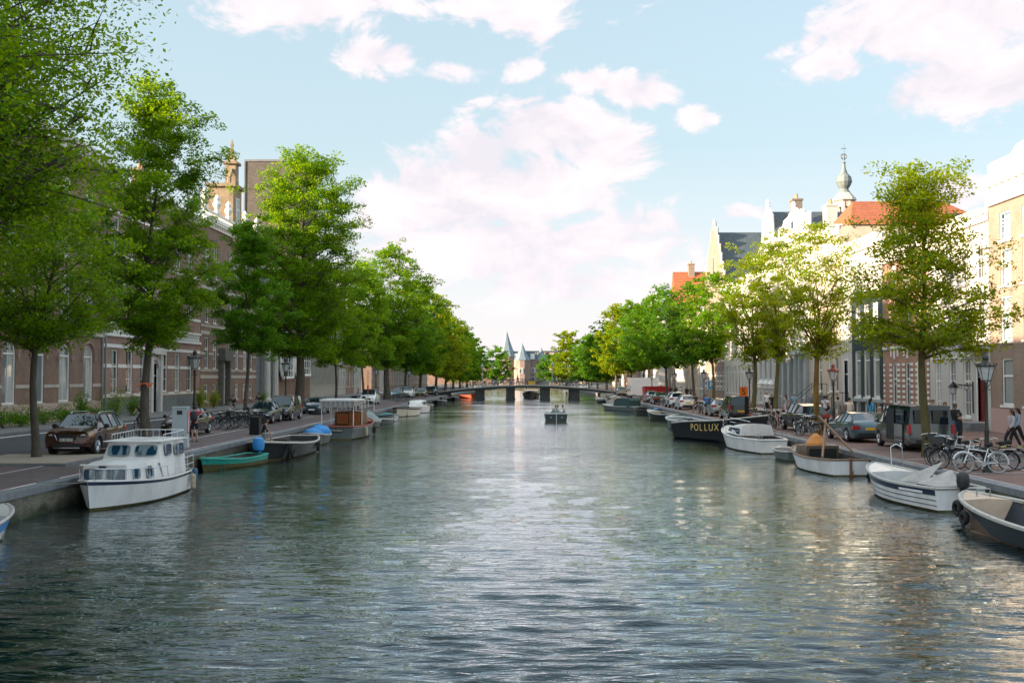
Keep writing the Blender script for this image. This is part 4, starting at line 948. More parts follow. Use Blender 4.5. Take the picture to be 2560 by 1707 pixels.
TREES = [
 # left bank
 ('elm_tree','huge overhanging elm whose crown fills the top left corner',-18.7,26.8,18.5,6.2,6.7,270000,.14,1,dict(csz=1.0,nb=210,tr=.32,prof='broad',off=(0,.6))),
 ('elm_tree','thin yellow-green tree standing in the pit behind the white cabin boat',-19.0,39.3,10.6,4.5,3.3,36000,.135,2,dict(nb=34,tr=.17,leaf=LEAF_G,prof='round',off=(.9,0))),
 ('elm_tree','tall dense elm with an orange ribbon round its trunk behind the parking meter',-19.6,52.4,18.6,5.0,3.3,80000,.155,3,dict(nb=52,tr=.27,prof='elm',off=(.5,0))),
 ('young_elm_tree','slender young elm beside the parked bicycles and dark blue hatchback',-19.4,70.4,13.9,4.9,2.9,34000,.18,4,dict(nb=32,tr=.15,prof='slim',leaf=LEAF_D)),
 ('elm_tree','very large forked elm next to the black people carrier',-19.6,87.6,22.9,5.0,4.9,95000,.215,5,dict(nb=76,tr=.48,prof='broad',off=(.5,0))),
 ('young_elm_tree','thin elm by the white bicycle racks',-19.4,103,14.8,4.6,3.8,24000,.25,6,dict(nb=30,tr=.15,prof='round')),
 ('young_elm_tree','thin mossy elm just left of the white van',-19.4,120,16.5,4.7,3.8,24000,.26,7,dict(nb=30,tr=.16,prof='slim')),
 ('elm_tree','large open-topped elm right of the white van',-19.6,142,21.8,4.8,5.8,34000,.34,8,dict(nb=46,tr=.5,prof='vase',off=(.6,0))),
 ('young_elm_tree','leaning thin elm beside the pale blue car',-19.2,161,18.2,4.7,5,20000,.36,9,dict(nb=30,tr=.24,prof='round',leaf=LEAF_D)),
 ('elm_tree','tall elm at the near left corner of the bridge',-19.0,181,19.8,4.3,5.6,24000,.40,10,dict(nb=34,tr=.34,prof='elm')),
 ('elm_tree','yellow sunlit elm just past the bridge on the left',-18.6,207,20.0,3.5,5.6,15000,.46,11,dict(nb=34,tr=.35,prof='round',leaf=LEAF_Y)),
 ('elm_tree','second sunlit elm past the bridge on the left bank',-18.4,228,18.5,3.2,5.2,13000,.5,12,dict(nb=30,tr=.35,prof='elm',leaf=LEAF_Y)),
 ('elm_tree','green elm third past the bridge on the left bank',-18.2,248,17.5,3,5.2,12000,.52,13,dict(nb=28,tr=.35,prof='round')),
 ('elm_tree','green elm fourth past the bridge on the left bank',-18.0,270,17.0,3,5.2,11000,.55,14,dict(nb=28,tr=.35,prof='elm')),
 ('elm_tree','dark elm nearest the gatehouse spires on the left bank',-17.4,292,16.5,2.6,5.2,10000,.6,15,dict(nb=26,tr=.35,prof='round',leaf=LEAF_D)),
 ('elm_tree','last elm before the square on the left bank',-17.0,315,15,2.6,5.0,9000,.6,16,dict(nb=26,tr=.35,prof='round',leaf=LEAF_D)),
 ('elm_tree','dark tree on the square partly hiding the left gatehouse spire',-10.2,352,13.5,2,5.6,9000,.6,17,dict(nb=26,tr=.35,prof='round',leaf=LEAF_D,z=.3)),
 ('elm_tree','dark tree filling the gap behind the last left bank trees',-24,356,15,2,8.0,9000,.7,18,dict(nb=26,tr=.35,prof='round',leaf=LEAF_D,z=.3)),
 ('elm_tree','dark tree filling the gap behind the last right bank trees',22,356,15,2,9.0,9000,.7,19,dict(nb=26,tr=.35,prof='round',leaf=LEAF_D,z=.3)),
 # right bank
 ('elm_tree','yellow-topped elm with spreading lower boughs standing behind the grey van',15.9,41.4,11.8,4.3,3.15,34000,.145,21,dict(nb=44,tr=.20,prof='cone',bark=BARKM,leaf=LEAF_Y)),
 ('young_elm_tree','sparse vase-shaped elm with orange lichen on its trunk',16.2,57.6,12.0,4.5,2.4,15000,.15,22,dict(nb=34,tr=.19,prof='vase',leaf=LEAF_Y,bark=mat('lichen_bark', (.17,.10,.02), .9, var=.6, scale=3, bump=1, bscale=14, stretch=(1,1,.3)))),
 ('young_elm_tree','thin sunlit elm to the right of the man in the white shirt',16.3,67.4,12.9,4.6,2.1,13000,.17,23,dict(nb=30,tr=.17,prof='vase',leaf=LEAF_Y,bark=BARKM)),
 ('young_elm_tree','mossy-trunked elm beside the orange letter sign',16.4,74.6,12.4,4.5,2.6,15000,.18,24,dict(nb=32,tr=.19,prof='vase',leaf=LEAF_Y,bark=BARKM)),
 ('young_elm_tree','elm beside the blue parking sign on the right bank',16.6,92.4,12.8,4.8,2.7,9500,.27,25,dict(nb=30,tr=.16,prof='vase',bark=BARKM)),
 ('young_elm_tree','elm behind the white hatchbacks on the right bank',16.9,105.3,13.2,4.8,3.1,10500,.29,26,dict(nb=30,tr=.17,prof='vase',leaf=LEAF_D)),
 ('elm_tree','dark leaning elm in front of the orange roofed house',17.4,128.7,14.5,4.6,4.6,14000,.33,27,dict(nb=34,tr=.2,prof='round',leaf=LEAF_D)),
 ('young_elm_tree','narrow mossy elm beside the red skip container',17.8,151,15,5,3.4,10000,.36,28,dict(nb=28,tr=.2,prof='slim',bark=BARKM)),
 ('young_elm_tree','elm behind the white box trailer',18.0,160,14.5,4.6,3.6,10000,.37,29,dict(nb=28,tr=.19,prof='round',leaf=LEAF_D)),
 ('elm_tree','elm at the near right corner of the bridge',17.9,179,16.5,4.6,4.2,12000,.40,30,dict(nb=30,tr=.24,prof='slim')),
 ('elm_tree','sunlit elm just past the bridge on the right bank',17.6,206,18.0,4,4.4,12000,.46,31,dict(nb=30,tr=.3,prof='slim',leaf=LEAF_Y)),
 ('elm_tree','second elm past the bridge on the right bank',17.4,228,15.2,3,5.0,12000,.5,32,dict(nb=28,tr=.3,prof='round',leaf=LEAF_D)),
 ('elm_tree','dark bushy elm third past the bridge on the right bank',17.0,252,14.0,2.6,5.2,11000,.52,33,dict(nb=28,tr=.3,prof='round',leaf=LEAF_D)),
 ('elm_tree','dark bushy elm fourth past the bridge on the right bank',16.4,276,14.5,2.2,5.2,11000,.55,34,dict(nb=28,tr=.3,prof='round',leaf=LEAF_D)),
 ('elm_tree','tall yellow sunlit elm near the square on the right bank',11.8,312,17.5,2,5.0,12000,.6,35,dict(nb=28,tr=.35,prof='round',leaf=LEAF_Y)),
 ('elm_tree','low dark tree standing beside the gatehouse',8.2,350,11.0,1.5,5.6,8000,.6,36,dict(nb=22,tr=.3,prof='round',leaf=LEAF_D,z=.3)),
]
for nm, lab, X_, Y_, H_, z0_, r_, n_, ls_, sd_, kw in TREES: tree(nm, lab, X_, Y_, H_, z0_, r_, n_, ls_, sd_, **kw)
# ---------- cars
def paint(name, c, metal=.35): return mat(name, c, .28, metal=metal, coat=1.0)
TYRE = mat('tyre_rubber', (.014,.014,.015), .8); RIMM = mat('alloy_rim', (.45,.46,.47), .3, metal=.9)
REDL = mat('red_lamp_glass', (.42,.012,.015), .15, spec=.8); HEADL = mat('headlamp_glass', (.55,.57,.58), .08, metal=.4)
PLASTIC = mat('black_plastic', (.018,.018,.019), .55); YPL = mat('yellow_plate', (.72,.42,.02), .5); WPL = mat('white_plate', (.75,.76,.76), .5); INK = mat('black_ink', (.01,.01,.01), .6)
CARK = {  # x from the nose in metres for L=1 ; (x, belt z, edge z, top z, half width factor, roof half width factor)
 'suv':   dict(L=4.45,W=1.88,H=1.66,r=.37,wf=.19,wr=.80,zb=.28,st=[(0,.70,.84,.88,.84,.66),(.018,.88,.98,1.02,.93,.74),(.10,.98,1.07,1.11,.99,.80),(.25,1.04,1.13,1.17,1,.82),(.39,1.05,1.58,1.62,1,.68),(.56,1.04,1.60,1.64,1,.67),(.58,1.04,1.60,1.64,1,.67),(.74,1.06,1.57,1.62,1,.65),(.80,1.07,1.55,1.60,1,.64),(.93,1.10,1.48,1.52,.98,.60),(.985,1.08,1.12,1.14,.95,.70),(1,.85,.95,.96,.88,.68)],g=(3,4,5,6,7,9)),
 'hatch': dict(L=4.0,W=1.75,H=1.47,r=.31,wf=.19,wr=.81,zb=.22,st=[(0,.55,.63,.66,.78,.56),(.03,.68,.76,.79,.90,.66),(.12,.80,.88,.91,.97,.74),(.25,.90,.97,1.0,1,.78),(.42,.93,1.38,1.43,1,.64),(.57,.94,1.43,1.47,1,.65),(.59,.94,1.43,1.47,1,.65),(.76,.96,1.40,1.44,1,.63),(.81,.97,1.38,1.42,1,.62),(.91,1.0,1.32,1.36,.97,.58),(.985,.98,1.01,1.03,.93,.66),(1,.75,.84,.85,.86,.62)],g=(3,4,5,6,7,9)),
 'sedan': dict(L=4.7,W=1.82,H=1.44,r=.33,wf=.18,wr=.80,zb=.21,st=[(0,.55,.62,.65,.78,.56),(.03,.68,.75,.78,.90,.66),(.12,.78,.86,.90,.97,.74),(.28,.88,.95,.99,1,.78),(.42,.91,1.35,1.40,1,.62),(.55,.92,1.40,1.44,1,.63),(.57,.92,1.40,1.44,1,.63),(.68,.93,1.37,1.42,1,.61),(.71,.94,1.36,1.40,1,.60),(.86,.97,1.04,1.07,.97,.70),(.975,.96,1.00,1.03,.92,.68),(1,.75,.86,.87,.86,.64)],g=(3,4,5,6,7,8)),
 'mpv':   dict(L=4.35,W=1.80,H=1.80,r=.32,wf=.19,wr=.82,zb=.24,st=[(0,.62,.72,.76,.80,.60),(.02,.78,.86,.90,.92,.70),(.10,.92,1.02,1.06,.98,.78),(.20,1.02,1.12,1.16,1,.82),(.34,1.05,1.70,1.75,1,.76),(.50,1.05,1.76,1.80,1,.78),(.52,1.05,1.76,1.80,1,.78),(.70,1.05,1.76,1.80,1,.78),(.74,1.05,1.76,1.80,1,.78),(.97,1.05,1.72,1.77,.98,.76),(.99,1.05,1.10,1.12,.97,.84),(1,.70,.85,.86,.93,.80)],g=(3,4,5,6,7,9)),
 'van':   dict(L=5.0,W=1.95,H=1.97,r=.34,wf=.17,wr=.80,zb=.26,st=[(0,.62,.75,.80,.82,.62),(.02,.80,.92,.96,.93,.72),(.08,.98,1.10,1.14,.98,.80),(.15,1.08,1.18,1.22,1,.84),(.29,1.10,1.84,1.90,1,.80),(.40,1.10,1.92,1.97,1,.84),(.42,1.10,1.92,1.97,1,.84),(.66,1.10,1.93,1.97,1,.84),(.69,1.10,1.93,1.97,1,.84),(.975,1.10,1.92,1.97,.99,.84),(.992,1.10,1.18,1.19,.99,.92),(1,.55,.80,.81,.97,.90)],g=(3,4,5,6,7,9)),
}
def wheel_parts(t, x, y, r, side, rim=None):
    w = MB(); w.lathe([(r*.62,-.10),(r*.93,-.105),(r,-.07),(r,.07),(r*.93,.105),(r*.62,.10)], (x,y,r), 20, 'y')
    wh = w.build('wheel', TYRE, t, smooth=40)
    m = MB(); yy = y + side*.098
    m.ring((x,yy,r), r*.61, r*.035, 'y', 20, 4)
    for k in range(9):
        a = 2*math.pi*k/9
        m.tube([(x+math.cos(a)*r*.08,yy+side*.012,r+math.sin(a)*r*.08),(x+math.cos(a)*r*.62,yy+side*.012,r+math.sin(a)*r*.62)], [r*.09,r*.055], 4)
    m.lathe([(r*.13,-.01),(r*.12,.03)], (x,yy,r), 10, 'y'); m.build('rim', rim or RIMM, wh)
    return wh
def car(kind, name, label, loc, rz, pm, plate=None, platem=None, group='cars parked along the quays', rails=False, ptext=None, trim=None, detail=True, spec=None):
    K = CARK[kind]; L, W, H, r = K['L'], K['W']/2, K['H'], K['r']
    t = thing(name, label, 'van' if kind in ('van',) or 'van' in name else 'car', loc, rz, group)
    xf, xr = L*K['wf'], L*K['wr']; st = K['st']; Ra = r+.055
    X0 = [(s[0]*L, s[1:], i) for i, s in enumerate(st)]
    ex = []
    for xc in (xf, xr):
        for q in (-1.02,-.98,-.85,-.6,-.3,0,.3,.6,.85,.98,1.02): ex.append(xc+Ra*q)
    xs = sorted([x[0] for x in X0] + [x for x in ex if all(abs(x-y[0]) > .012 for y in X0)])
    P = [x[0] for x in X0]
    def val(x): return [float(np.interp(x, P, [s[1][k] for s in X0])) for k in range(5)]
    B = MB(); rows = []; HY = L/2
    for x in xs:
        be, ed, tp, wf, rf = val(x); zb = K['zb'] if .02*L < x < .985*L else K['zb']+.10
        a = 0
        for xc in (xf, xr):
            if abs(x-xc) < Ra: a = max(a, r+math.sqrt(Ra*Ra-(x-xc)**2))
        z0 = max(zb, a); z1 = max(zb+.10, a); z2 = max(.58*be+.06, a+.05); w = W*wf; wi = W*.62 if a > 0 else w*.86
        pts = [(w*.55,z0+.03 if not a else z0),(w*.93,z0),(w*.985,z1+.003),(w,z2),(w*.985,(z2+be)/2+.03),(w*.95,be),(W*rf,ed),(W*rf*.6,tp-.012),(0,tp)]
        rows.append([(HY-x, p[0], p[1]) for p in pts])
    n = len(rows[0]); seg = lambda x: max(i for i in range(len(P)) if P[i] <= x+1e-6)
    G = {'windshield': MB(), 'rear_window': MB()}; sideg = {}
    gi = K['g']
    for s in (1,-1):
        idx = [[B.vert((p[0],p[1]*s,p[2])) for p in row] for row in rows]
        for i in range(len(rows)-1):
            sg = seg((xs[i]+xs[i+1])/2)
            for j in range(n-1):
                glass = None
                if j in (6,7) and sg == 3: glass = 'windshield'
                elif j in (6,7) and sg == gi[5]: glass = 'rear_window'
                elif j == 5 and sg in (4,6) or (j == 5 and sg == 8 and kind in ('mpv','van','suv')): glass = ('side', s, sg)
                q = (idx[i][j], idx[i+1][j], idx[i+1][j+1], idx[i][j+1])
                if glass and detail:
                    g = G.get(glass) if isinstance(glass, str) else sideg.setdefault(glass, MB())
                    g.poly([B.v[k] for k in q])
                    # slim surround keeps the pillars
                else: B.face(q)
        for e_, row_ in ((0, rows[0]), (-1, rows[-1])): B.face([k for k in idx[e_]] + [B.vert((row_[0][0],0,row_[0][2]))])
        for i in range(len(rows)-1): B.face((idx[i][0], idx[i+1][0], B.vert((rows[i+1][0][0],0,rows[i+1][0][2])), B.vert((rows[i][0][0],0,rows[i][0][2]))))
    body = B.build('body', pm, t, smooth=38)
    for k, g in G.items():
        if g.f: g.build(k, CARGLASS, t, smooth=38)
    for (q, s, sg), g in sideg.items():
        g.build('side_window', CARGLASS, t)
    # pillars, roof edges and door seams
    tr_ = MB()
    for s in (1,-1):
        for x in ([P[4],P[6],P[7]] + ([P[8]] if kind != 'sedan' else [])):
            be, ed, tp, wf, rf = val(x); tr_.tube([(HY-x,s*(W*wf*.95+.004),be),(HY-x,s*(W*rf+.006),ed)], .028, 4)
        tr_.tube([(HY-x,s*(W*val(x)[3]*.955+.006),val(x)[0]+.005) for x in P[3:10]], .016, 4)
        tr_.tube([(HY-x,s*(W*val(x)[4]+.004),val(x)[1]+.005) for x in P[3:10]], .02, 4)
        for x in (P[4]*.86+P[3]*.14, (P[5]+P[6])/2, P[8]*.99):
            be, ed, tp, wf, rf = val(x); tr_.tube([(HY-x,s*(W*wf*.99+.001),K['zb']+.14),(HY-x,s*(W*wf+.001),.58*be+.06),(HY-x,s*(W*wf*.955+.001),be)], .007, 3)
    tr_.build('window_trim', PLASTIC, t)
    if kind == 'suv':
        for x in (xf, xr):
            for s in (1,-1): wa = MB(); wa.tube([(HY-x+Ra*math.cos(a),s*(W+.004),r+Ra*math.sin(a)) for a in np.linspace(-.15,math.pi+.15,12)], .04, 4); wa.build('wheel_arch_trim', PLASTIC, t)
    b = MB()
    b.box(-HY*.86,-W*.6,.18,HY*.86,W*.6,.60); b.build('chassis', BLACK, t)
    for x in (xf, xr):
        for s in (1,-1): wheel_parts(t, HY-x, s*(W-.115), r, s)
    if not detail: pass
    be, ed, tp, wf, rf = val(.02*L)
    for s in (1,-1):
        h = MB(); y0, y1 = s*W*.50, s*W*.87
        for k in range(7):
            pass
        h.lathe([(.02,-.30),(.55,-.24),(.92,-.12),(1.0,0),(.92,.10),(.6,.17),(.05,.2)], (0,0,0), 10, 'y')
        zl = (be*.45+ed*.55)-.10; h.v = [(HY-.085-.018*L*abs(b_)/.2*(1 if b_*1 > 0 else .2)+a_*.10, s*(W*.66+b_), zl+c_*.062) for a_,b_,c_ in h.v]
        h.build('headlight', HEADL, t, smooth=60)
        tl = MB(); zt = val(.985*L)[0]; 
        if kind in ('mpv','van'): tl.box(-HY-.012,s*W*.86 if s>0 else s*W*1.0,.78,-HY+.12,s*W*1.0 if s>0 else s*W*.86,1.16)
        else: tl.box(-HY-.01,min(s*W*.55,s*W*.94),zt-.22,-HY+.22,max(s*W*.55,s*W*.94),zt-.06)
        tl.build('taillight', REDL, t)
        m = MB(); xm = HY-P[3]-.32; ym = s*(W*.97); m.tube([(xm,ym-.02*s,val(P[3]+.3)[0]+.02),(xm,ym+.10*s,val(P[3]+.3)[0]+.07)], .02, 4); m.lathe([(.02,-.12),(.09,-.10),(.10,.04),(.05,.06)], (xm-.02,ym+.14*s,val(P[3]+.3)[0]+.10), 8, 'x'); m.build('mirror', PLASTIC if trim else pm, t, smooth=50)
    zg_ = be-.02; g = MB(); g.prism([(-W*.38,zg_-.22),(W*.38,zg_-.22),(W*.47,zg_-.02),(W*.40,zg_),(-W*.40,zg_),(-W*.47,zg_-.02)], 'x', HY-.08, HY+.010)
    g.build('grille', PLASTIC, t)
    if trim: g = MB(); g.tube([(HY+.012,-W*.49,zg_),(HY+.012,-W*.38,zg_-.23),(HY+.012,W*.38,zg_-.23),(HY+.012,W*.49,zg_)], .012, 4); g.build('grille_trim', CHROME, t)
    g = MB(); g.prism([(-W*.62,K['zb']+.10),(W*.62,K['zb']+.10),(W*.52,K['zb']+.24),(-W*.52,K['zb']+.24)], 'x', HY-.10, HY+.004); g.build('air_intake', PLASTIC, t)
    c = MB(); c.box(HY-.10,-W*.55,K['zb']+.04,HY+.008,W*.55,K['zb']+.085); c.build('front_bumper', CHROME if trim else PLASTIC, t); c = MB(); c.box(-HY-.006,-W*.66,K['zb']+.12,-HY+.1,W*.66,K['zb']+.26); c.build('rear_bumper', PLASTIC, t)
    pmat = platem or YPL
    for (x, s) in ((HY+.018,1),(-HY-.012,-1)):
        pz = zg_-.26 if s > 0 else (.62 if kind != 'van' else .66)
        p = MB(); p.box(min(x,x+.012*s),-.26,pz,max(x,x+.012*s),.26,pz+.115); pl = p.build('license_plate', pmat, t)
        if ptext:
            M = Matrix.Translation((x+.016*s,0,pz+.055)) @ Matrix.Rotation(R(90*s),4,'Z') @ Matrix.Rotation(R(90),4,'X'); place_text('lettering', ptext, .125, M, INK, pl)
    if rails:
        for s in (1,-1):
            q = MB(); q.tube([(HY-P[4]-.1,s*W*.60,H-.03),(HY-P[4]-.3,s*W*.60,H+.04),(HY-P[8],s*W*.58,H+.02),(HY-P[9],s*W*.56,H-.10)], .018, 5); q.build('roof_rail', CHROME, t)
    wp = MB()
    for s in (-.35,.15): wp.tube([(HY-P[3]-.02,W*s,val(P[3])[2]+.01),(HY-P[3]-.30,W*(s+.35),val(P[3]+.25)[2]+.0)], .008, 3)
    wp.build('wiper', PLASTIC, t)
    return t
CF, CB = R(-90), R(90)   # nose towards the camera, nose away
def cpos(x, y): return (x, y, gz(x)+.005)
COP = paint('copper_paint', (.060,.017,.008), .5); BLKP = paint('black_paint', (.008,.009,.010), .2); NVY = paint('navy_paint', (.010,.022,.035), .4); BLG = paint('blue_grey_paint', (.10,.15,.175), .6)
WHP = paint('white_car_paint', (.72,.73,.73), 0); SLV = paint('silver_paint', (.42,.45,.46), .7); GRY = paint('dark_grey_paint', (.085,.095,.095), .6); LBL = paint('light_blue_paint', (.20,.36,.42), .4); DGR = paint('moss_grey_paint', (.10,.11,.08), .4)
car('suv','parked_car','copper brown SUV with roof rails parked next to the white cabin boat',cpos(-18.35,42.5),CF+R(3),COP,platem=WPL,rails=True,ptext='AK 68 572',trim=1)
car('hatch','parked_car','black hatchback with yellow plate parked behind the grey parking meter',cpos(-18.7,56.0),CF,BLKP,ptext='60-STT-2')
car('hatch','parked_car','dark blue hatchback parked behind the slender young elm',cpos(-18.2,70.6),CF+R(2),NVY,ptext='32-GH-BD')
car('mpv','parked_car','black high-roofed people carrier parked in front of the very large elm',cpos(-18.0,75.6),CF,BLKP,ptext='47-TX-LK')
car('sedan','parked_car','blue grey saloon parked just right of the very large elm trunk',cpos(-18.3,88.4),CF+R(2),BLG,platem=WPL)
car('mpv','parked_van','white delivery van parked right of the white bicycle racks',cpos(-18.3,118.5),CF,WHP)
car('hatch','parked_car','pale blue small car parked beside the leaning thin elm',cpos(-19.2,150),CF,LBL)
car('mpv','parked_van','white van parked behind the pale blue small car',cpos(-18.4,157),CF,WHP)
car('sedan','parked_car','moss grey saloon parked before the left end of the bridge',cpos(-17.4,167),CF,DGR)
car('suv','parked_car','dark car with yellow plate facing out by the left end of the bridge',cpos(-16.6,176),CF,NVY)
car('sedan','parked_car','silver car waiting on the left road near the bridge',(-21.5,172,.14),CF,SLV)
v = car('van','parked_van','grey passenger van with open sliding door parked behind the bicycles',cpos(17.15,46.2),CB-R(2),GRY,ptext='25-TB-GR')
m = MB(); m.box(-.75,.985,.42,.32,1.0,1.78); m.build('doorway_shade_panel', BLACK, v); m = MB(); m.box(-1.86,.985,.40,-.80,1.02,1.15); sd0 = m.build('sliding_door', GRY, v); m = MB(); m.box(-1.86,.93,1.15,-.80,.96,1.78); m.build('door_window', CARGLASS, sd0)  # black slab on the van side imitates the shaded interior behind the door
m = MB(); m.box(-2.52,-.70,1.22,-2.495,-.06,1.78); m.box(-2.52,.06,1.22,-2.495,.70,1.78); m.build('rear_window', CARGLASS, v)
car('sedan','parked_car','metallic blue grey saloon parked ahead of the grey van',cpos(16.55,52.2),CB,BLG)
car('suv','parked_car','black hatchback with large red tail lights parked by the lichen-covered elm',cpos(16.5,61.6),CB,BLKP)
car('mpv','parked_van','black taxi van parked beside the orange letter sign',cpos(15.7,78),CB,BLKP)
car('hatch','parked_car','pale silver hatchback parked ahead of the black taxi van',cpos(15.75,85.4),CB,SLV)
car('hatch','parked_car','nearer of two white hatchbacks side on to the thin dark elm trunk',cpos(15.7,102.5),CB,WHP)
car('suv','parked_car','farther white car parked ahead of another white hatchback',cpos(15.7,109.5),CB,WHP)
car('sedan','parked_car','black car with blue tinted rear window near the red skip container',cpos(15.6,122),CB,BLKP)
car('hatch','parked_car','silver car parked left of the red skip container',cpos(15.7,131),CB,SLV)
car('suv','parked_car','silver off-roader near the right end of the bridge',cpos(15.5,172),CB,SLV)
# box trailer and red container
t = thing('box_trailer', 'plain white box trailer parked on the right bank before the bridge', 'trailer', (16.6,146,.05)); b = MB(); b.box(-2.0,0,.6,2.0,5.5,3.1); b.box(-2.03,-.03,2.62,2.03,0,2.68); b.box(-2.03,-.03,1.1,2.03,0,1.14); b.build('body', WHP, t)
for s in (-1.75,1.75):
    for y in (3.6,4.5): wheel_parts(t, s, y, .36, -1 if s < 0 else 1)
b = MB(); b.tube([(0,0,.55),(0,-1.2,.5),(0,-1.2,.0)], .05, 5); b.build('drawbar', DARK, t)
t = thing('skip_container', 'bright red steel container standing on the quay beside the white trailer', 'container', (16.9,134.5,.05)); RD = mat('bright_red_paint', (.50,.02,.02), .45, var=.15)
b = MB(); b.prism([(-1.5,0),(1.5,0),(1.6,1.9),(-1.6,1.9)], 'y', 0, 3.2); b.build('body', RD, t); b = MB()
for i in range(6): b.box(-1.55+i*.6,-.08,.05,-1.48+i*.6,-.0,1.9)
b.box(-1.68,-.1,1.86,1.68,.06,1.98); b.build('ribs', RD, t); b = MB(); b.tube([(-1.2,-.1,.9),(-1.2,-.25,1.0),(-1.2,-.25,1.4),(-1.2,-.1,1.5)], .03, 4); b.build('handle', WHITE, t)
# ---------- bicycles
def bicycle_proto(name, label, fm, rimm=None, basket=False, child=False, group='bicycles parked on the quays', tyre=None):
    t = thing(name, label, 'bicycle', (0,0,0), 0, group)
    for x in (-.54,.56):
        w = MB(); w.ring((x,0,.345), .325, .020, 'y', 22, 5); wh = w.build('wheel', tyre or BLACK, t, smooth=60)
        r = MB(); r.ring((x,0,.345), .302, .008, 'y', 22, 4)
        for k in range(10):
            a = math.pi*2*k/10; r.tube([(x,.02*(-1)**k,.345),(x+.3*math.cos(a),0,.345+.3*math.sin(a))], .0022, 3, cap=False)
        r.lathe([(.03,-.05),(.03,.05)], (x,0,.345), 8, 'y'); r.build('rim', rimm or STEEL, wh)
    f = MB(); bb = (-.08,0,.30); se = (-.26,0,.82); hd = (.36,0,.80); ht = (.33,0,.95)
    f.tube([bb, se], .017, 6); f.tube([bb, (.385,0,.70)], .019, 6); f.tube([(-.235,0,.72), hd], .017, 6); f.tube([(-.54,.05,.345), bb], .010, 5); f.tube([(-.54,-.05,.345), bb], .010, 5)
    f.tube([(-.54,.05,.345),(-.23,0,.70)], .009, 5); f.tube([(-.54,-.05,.345),(-.23,0,.70)], .009, 5); f.tube([ht,(.40,0,.68),(.56,.045,.345)], [.018,.016,.010], 5); f.tube([ht,(.40,0,.68),(.56,-.045,.345)], [.018,.016,.010], 5)
    f.build('frame', fm, t, smooth=60)
    for x, a0, a1 in ((-.54,30,190),(.56,20,150)):
        g = MB()
        p = [(x+.365*math.cos(R(a)),0,.345+.365*math.sin(R(a))) for a in range(a0,a1+1,20)]
        g.tube(p, .022, 4)
        g.build('mudguard', fm if not basket else DARK, t)
    s = MB(); s.tube([se,(-.285,0,.93)], .013, 5); s.lathe([(.02,-.14),(.085,-.10),(.08,-.02),(.03,.12),(.015,.15)], (-.28,0,.95), 8, 'x'); s.build('saddle', BLACK, t, smooth=60)
    h = MB(); h.tube([(.32,0,.95),(.31,0,1.08)], .013, 5); h.tube([(.12,.27,1.04),(.26,.26,1.08),(.33,.10,1.09),(.33,-.10,1.09),(.26,-.26,1.08),(.12,-.27,1.04)], .012, 5); h.build('handlebar', CHROME, t, smooth=60)
    c = MB(); c.lathe([(.09,-.02),(.09,.02)], (-.08,0,.30), 12, 'y'); c.tube([(-.08,.05,.30),(.02,.06,.16)], .01, 4); c.tube([(-.08,-.05,.30),(-.18,-.06,.44)], .01, 4); c.cbox((.02,.11,.15),(.09,.09,.02)); c.cbox((-.18,-.11,.45),(.09,.09,.02)); c.box(-.52,-.045,.33,-.1,-.035,.39); c.build('crankset', STEEL, t)
    k = MB(); k.box(-.78,-.07,.735,-.34,.07,.75); k.tube([(-.70,.07,.735),(-.54,.06,.36)], .006, 3); k.tube([(-.70,-.07,.735),(-.54,-.06,.36)], .006, 3); k.build('luggage_rack', STEEL, t)
    if basket:
        b = MB(); z0, z1 = .86, 1.12
        b.box(.42,-.20,z0,.78,.20,z0+.02); b.box(.42,-.20,z0,.435,.20,z1); b.box(.765,-.20,z0,.78,.20,z1); b.box(.435,-.20,z0,.765,-.185,z1); b.box(.435,.185,z0,.765,.20,z1); b.build('front_crate', mat('crate_plastic', (.03,.03,.032), .7), t)
    l = MB(); l.lathe([(.02,0),(.04,.03),(.035,.06)], (.40,0,.86), 8, 'x'); l.build('lamp', CHROME, t)
    return t
BW_ = bicycle_proto('bicycle','white framed ladies bicycle parked across the front of the crown street lamp',mat('white_frame', (.72,.73,.74), .35, metal=.2),tyre=mat('grey_tyre', (.30,.31,.32), .7))
BK_ = bicycle_proto('bicycle','black bicycle leaning just left of the crown street lamp',mat('black_frame', (.012,.012,.013), .35))
BC_ = bicycle_proto('bicycle','dark bicycle with black front crate left of the street lamp',mat('blue_black_frame', (.02,.035,.05), .35),basket=True)
BR_ = bicycle_proto('bicycle','red framed bicycle in the crowded rack behind the white sailing boat',mat('red_frame', (.38,.045,.03), .4))
BG_ = bicycle_proto('bicycle','pale blue bicycle at the very right edge beside the two women',mat('pale_frame', (.42,.50,.53), .4),tyre=mat('cream_tyre', (.45,.43,.38), .7))
USED = set()
def bike(proto, x, y, rz, lean=0, z=None, label=None, group=None):
    o = proto if proto.name not in USED else copy_tree(proto); USED.add(proto.name)
    o.location = (x, y, (gz(x) if z is None else z)+.012); o.rotation_euler = (R(lean), 0, R(rz))
    if label: o['label'] = label
    if group: o['group'] = group
    return o
bike(BW_, 15.05, 34.35, 178, 6)
bike(BK_, 15.7, 35.1, 168, -5, label='black bicycle with pale saddle leaning behind the white ladies bicycle')
bike(BC_, 14.75, 35.6, 150, 4)
bike(BK_, 14.75, 36.5, 120, -6, label='black bicycle leaning left of the one with the front crate')
bike(BC_, 15.0, 37.3, 105, 6, label='dark bicycle with crate beside the trunk of the spreading elm')
bike(BK_, 15.0, 38.4, 60, -6, label='black bicycle leaning against the quay side of the spreading elm')
bike(BW_, 15.5, 36.5, 170, 5, label='white bicycle half hidden among the dark ones left of the crown lamp')
bike(BK_, 16.2, 35.5, 172, 6, label='black bicycle with rear rack right of the crown street lamp')
bike(BG_, 21.2, 41.3, 170, 0)
rr2 = random.Random(3)
k_ = 0
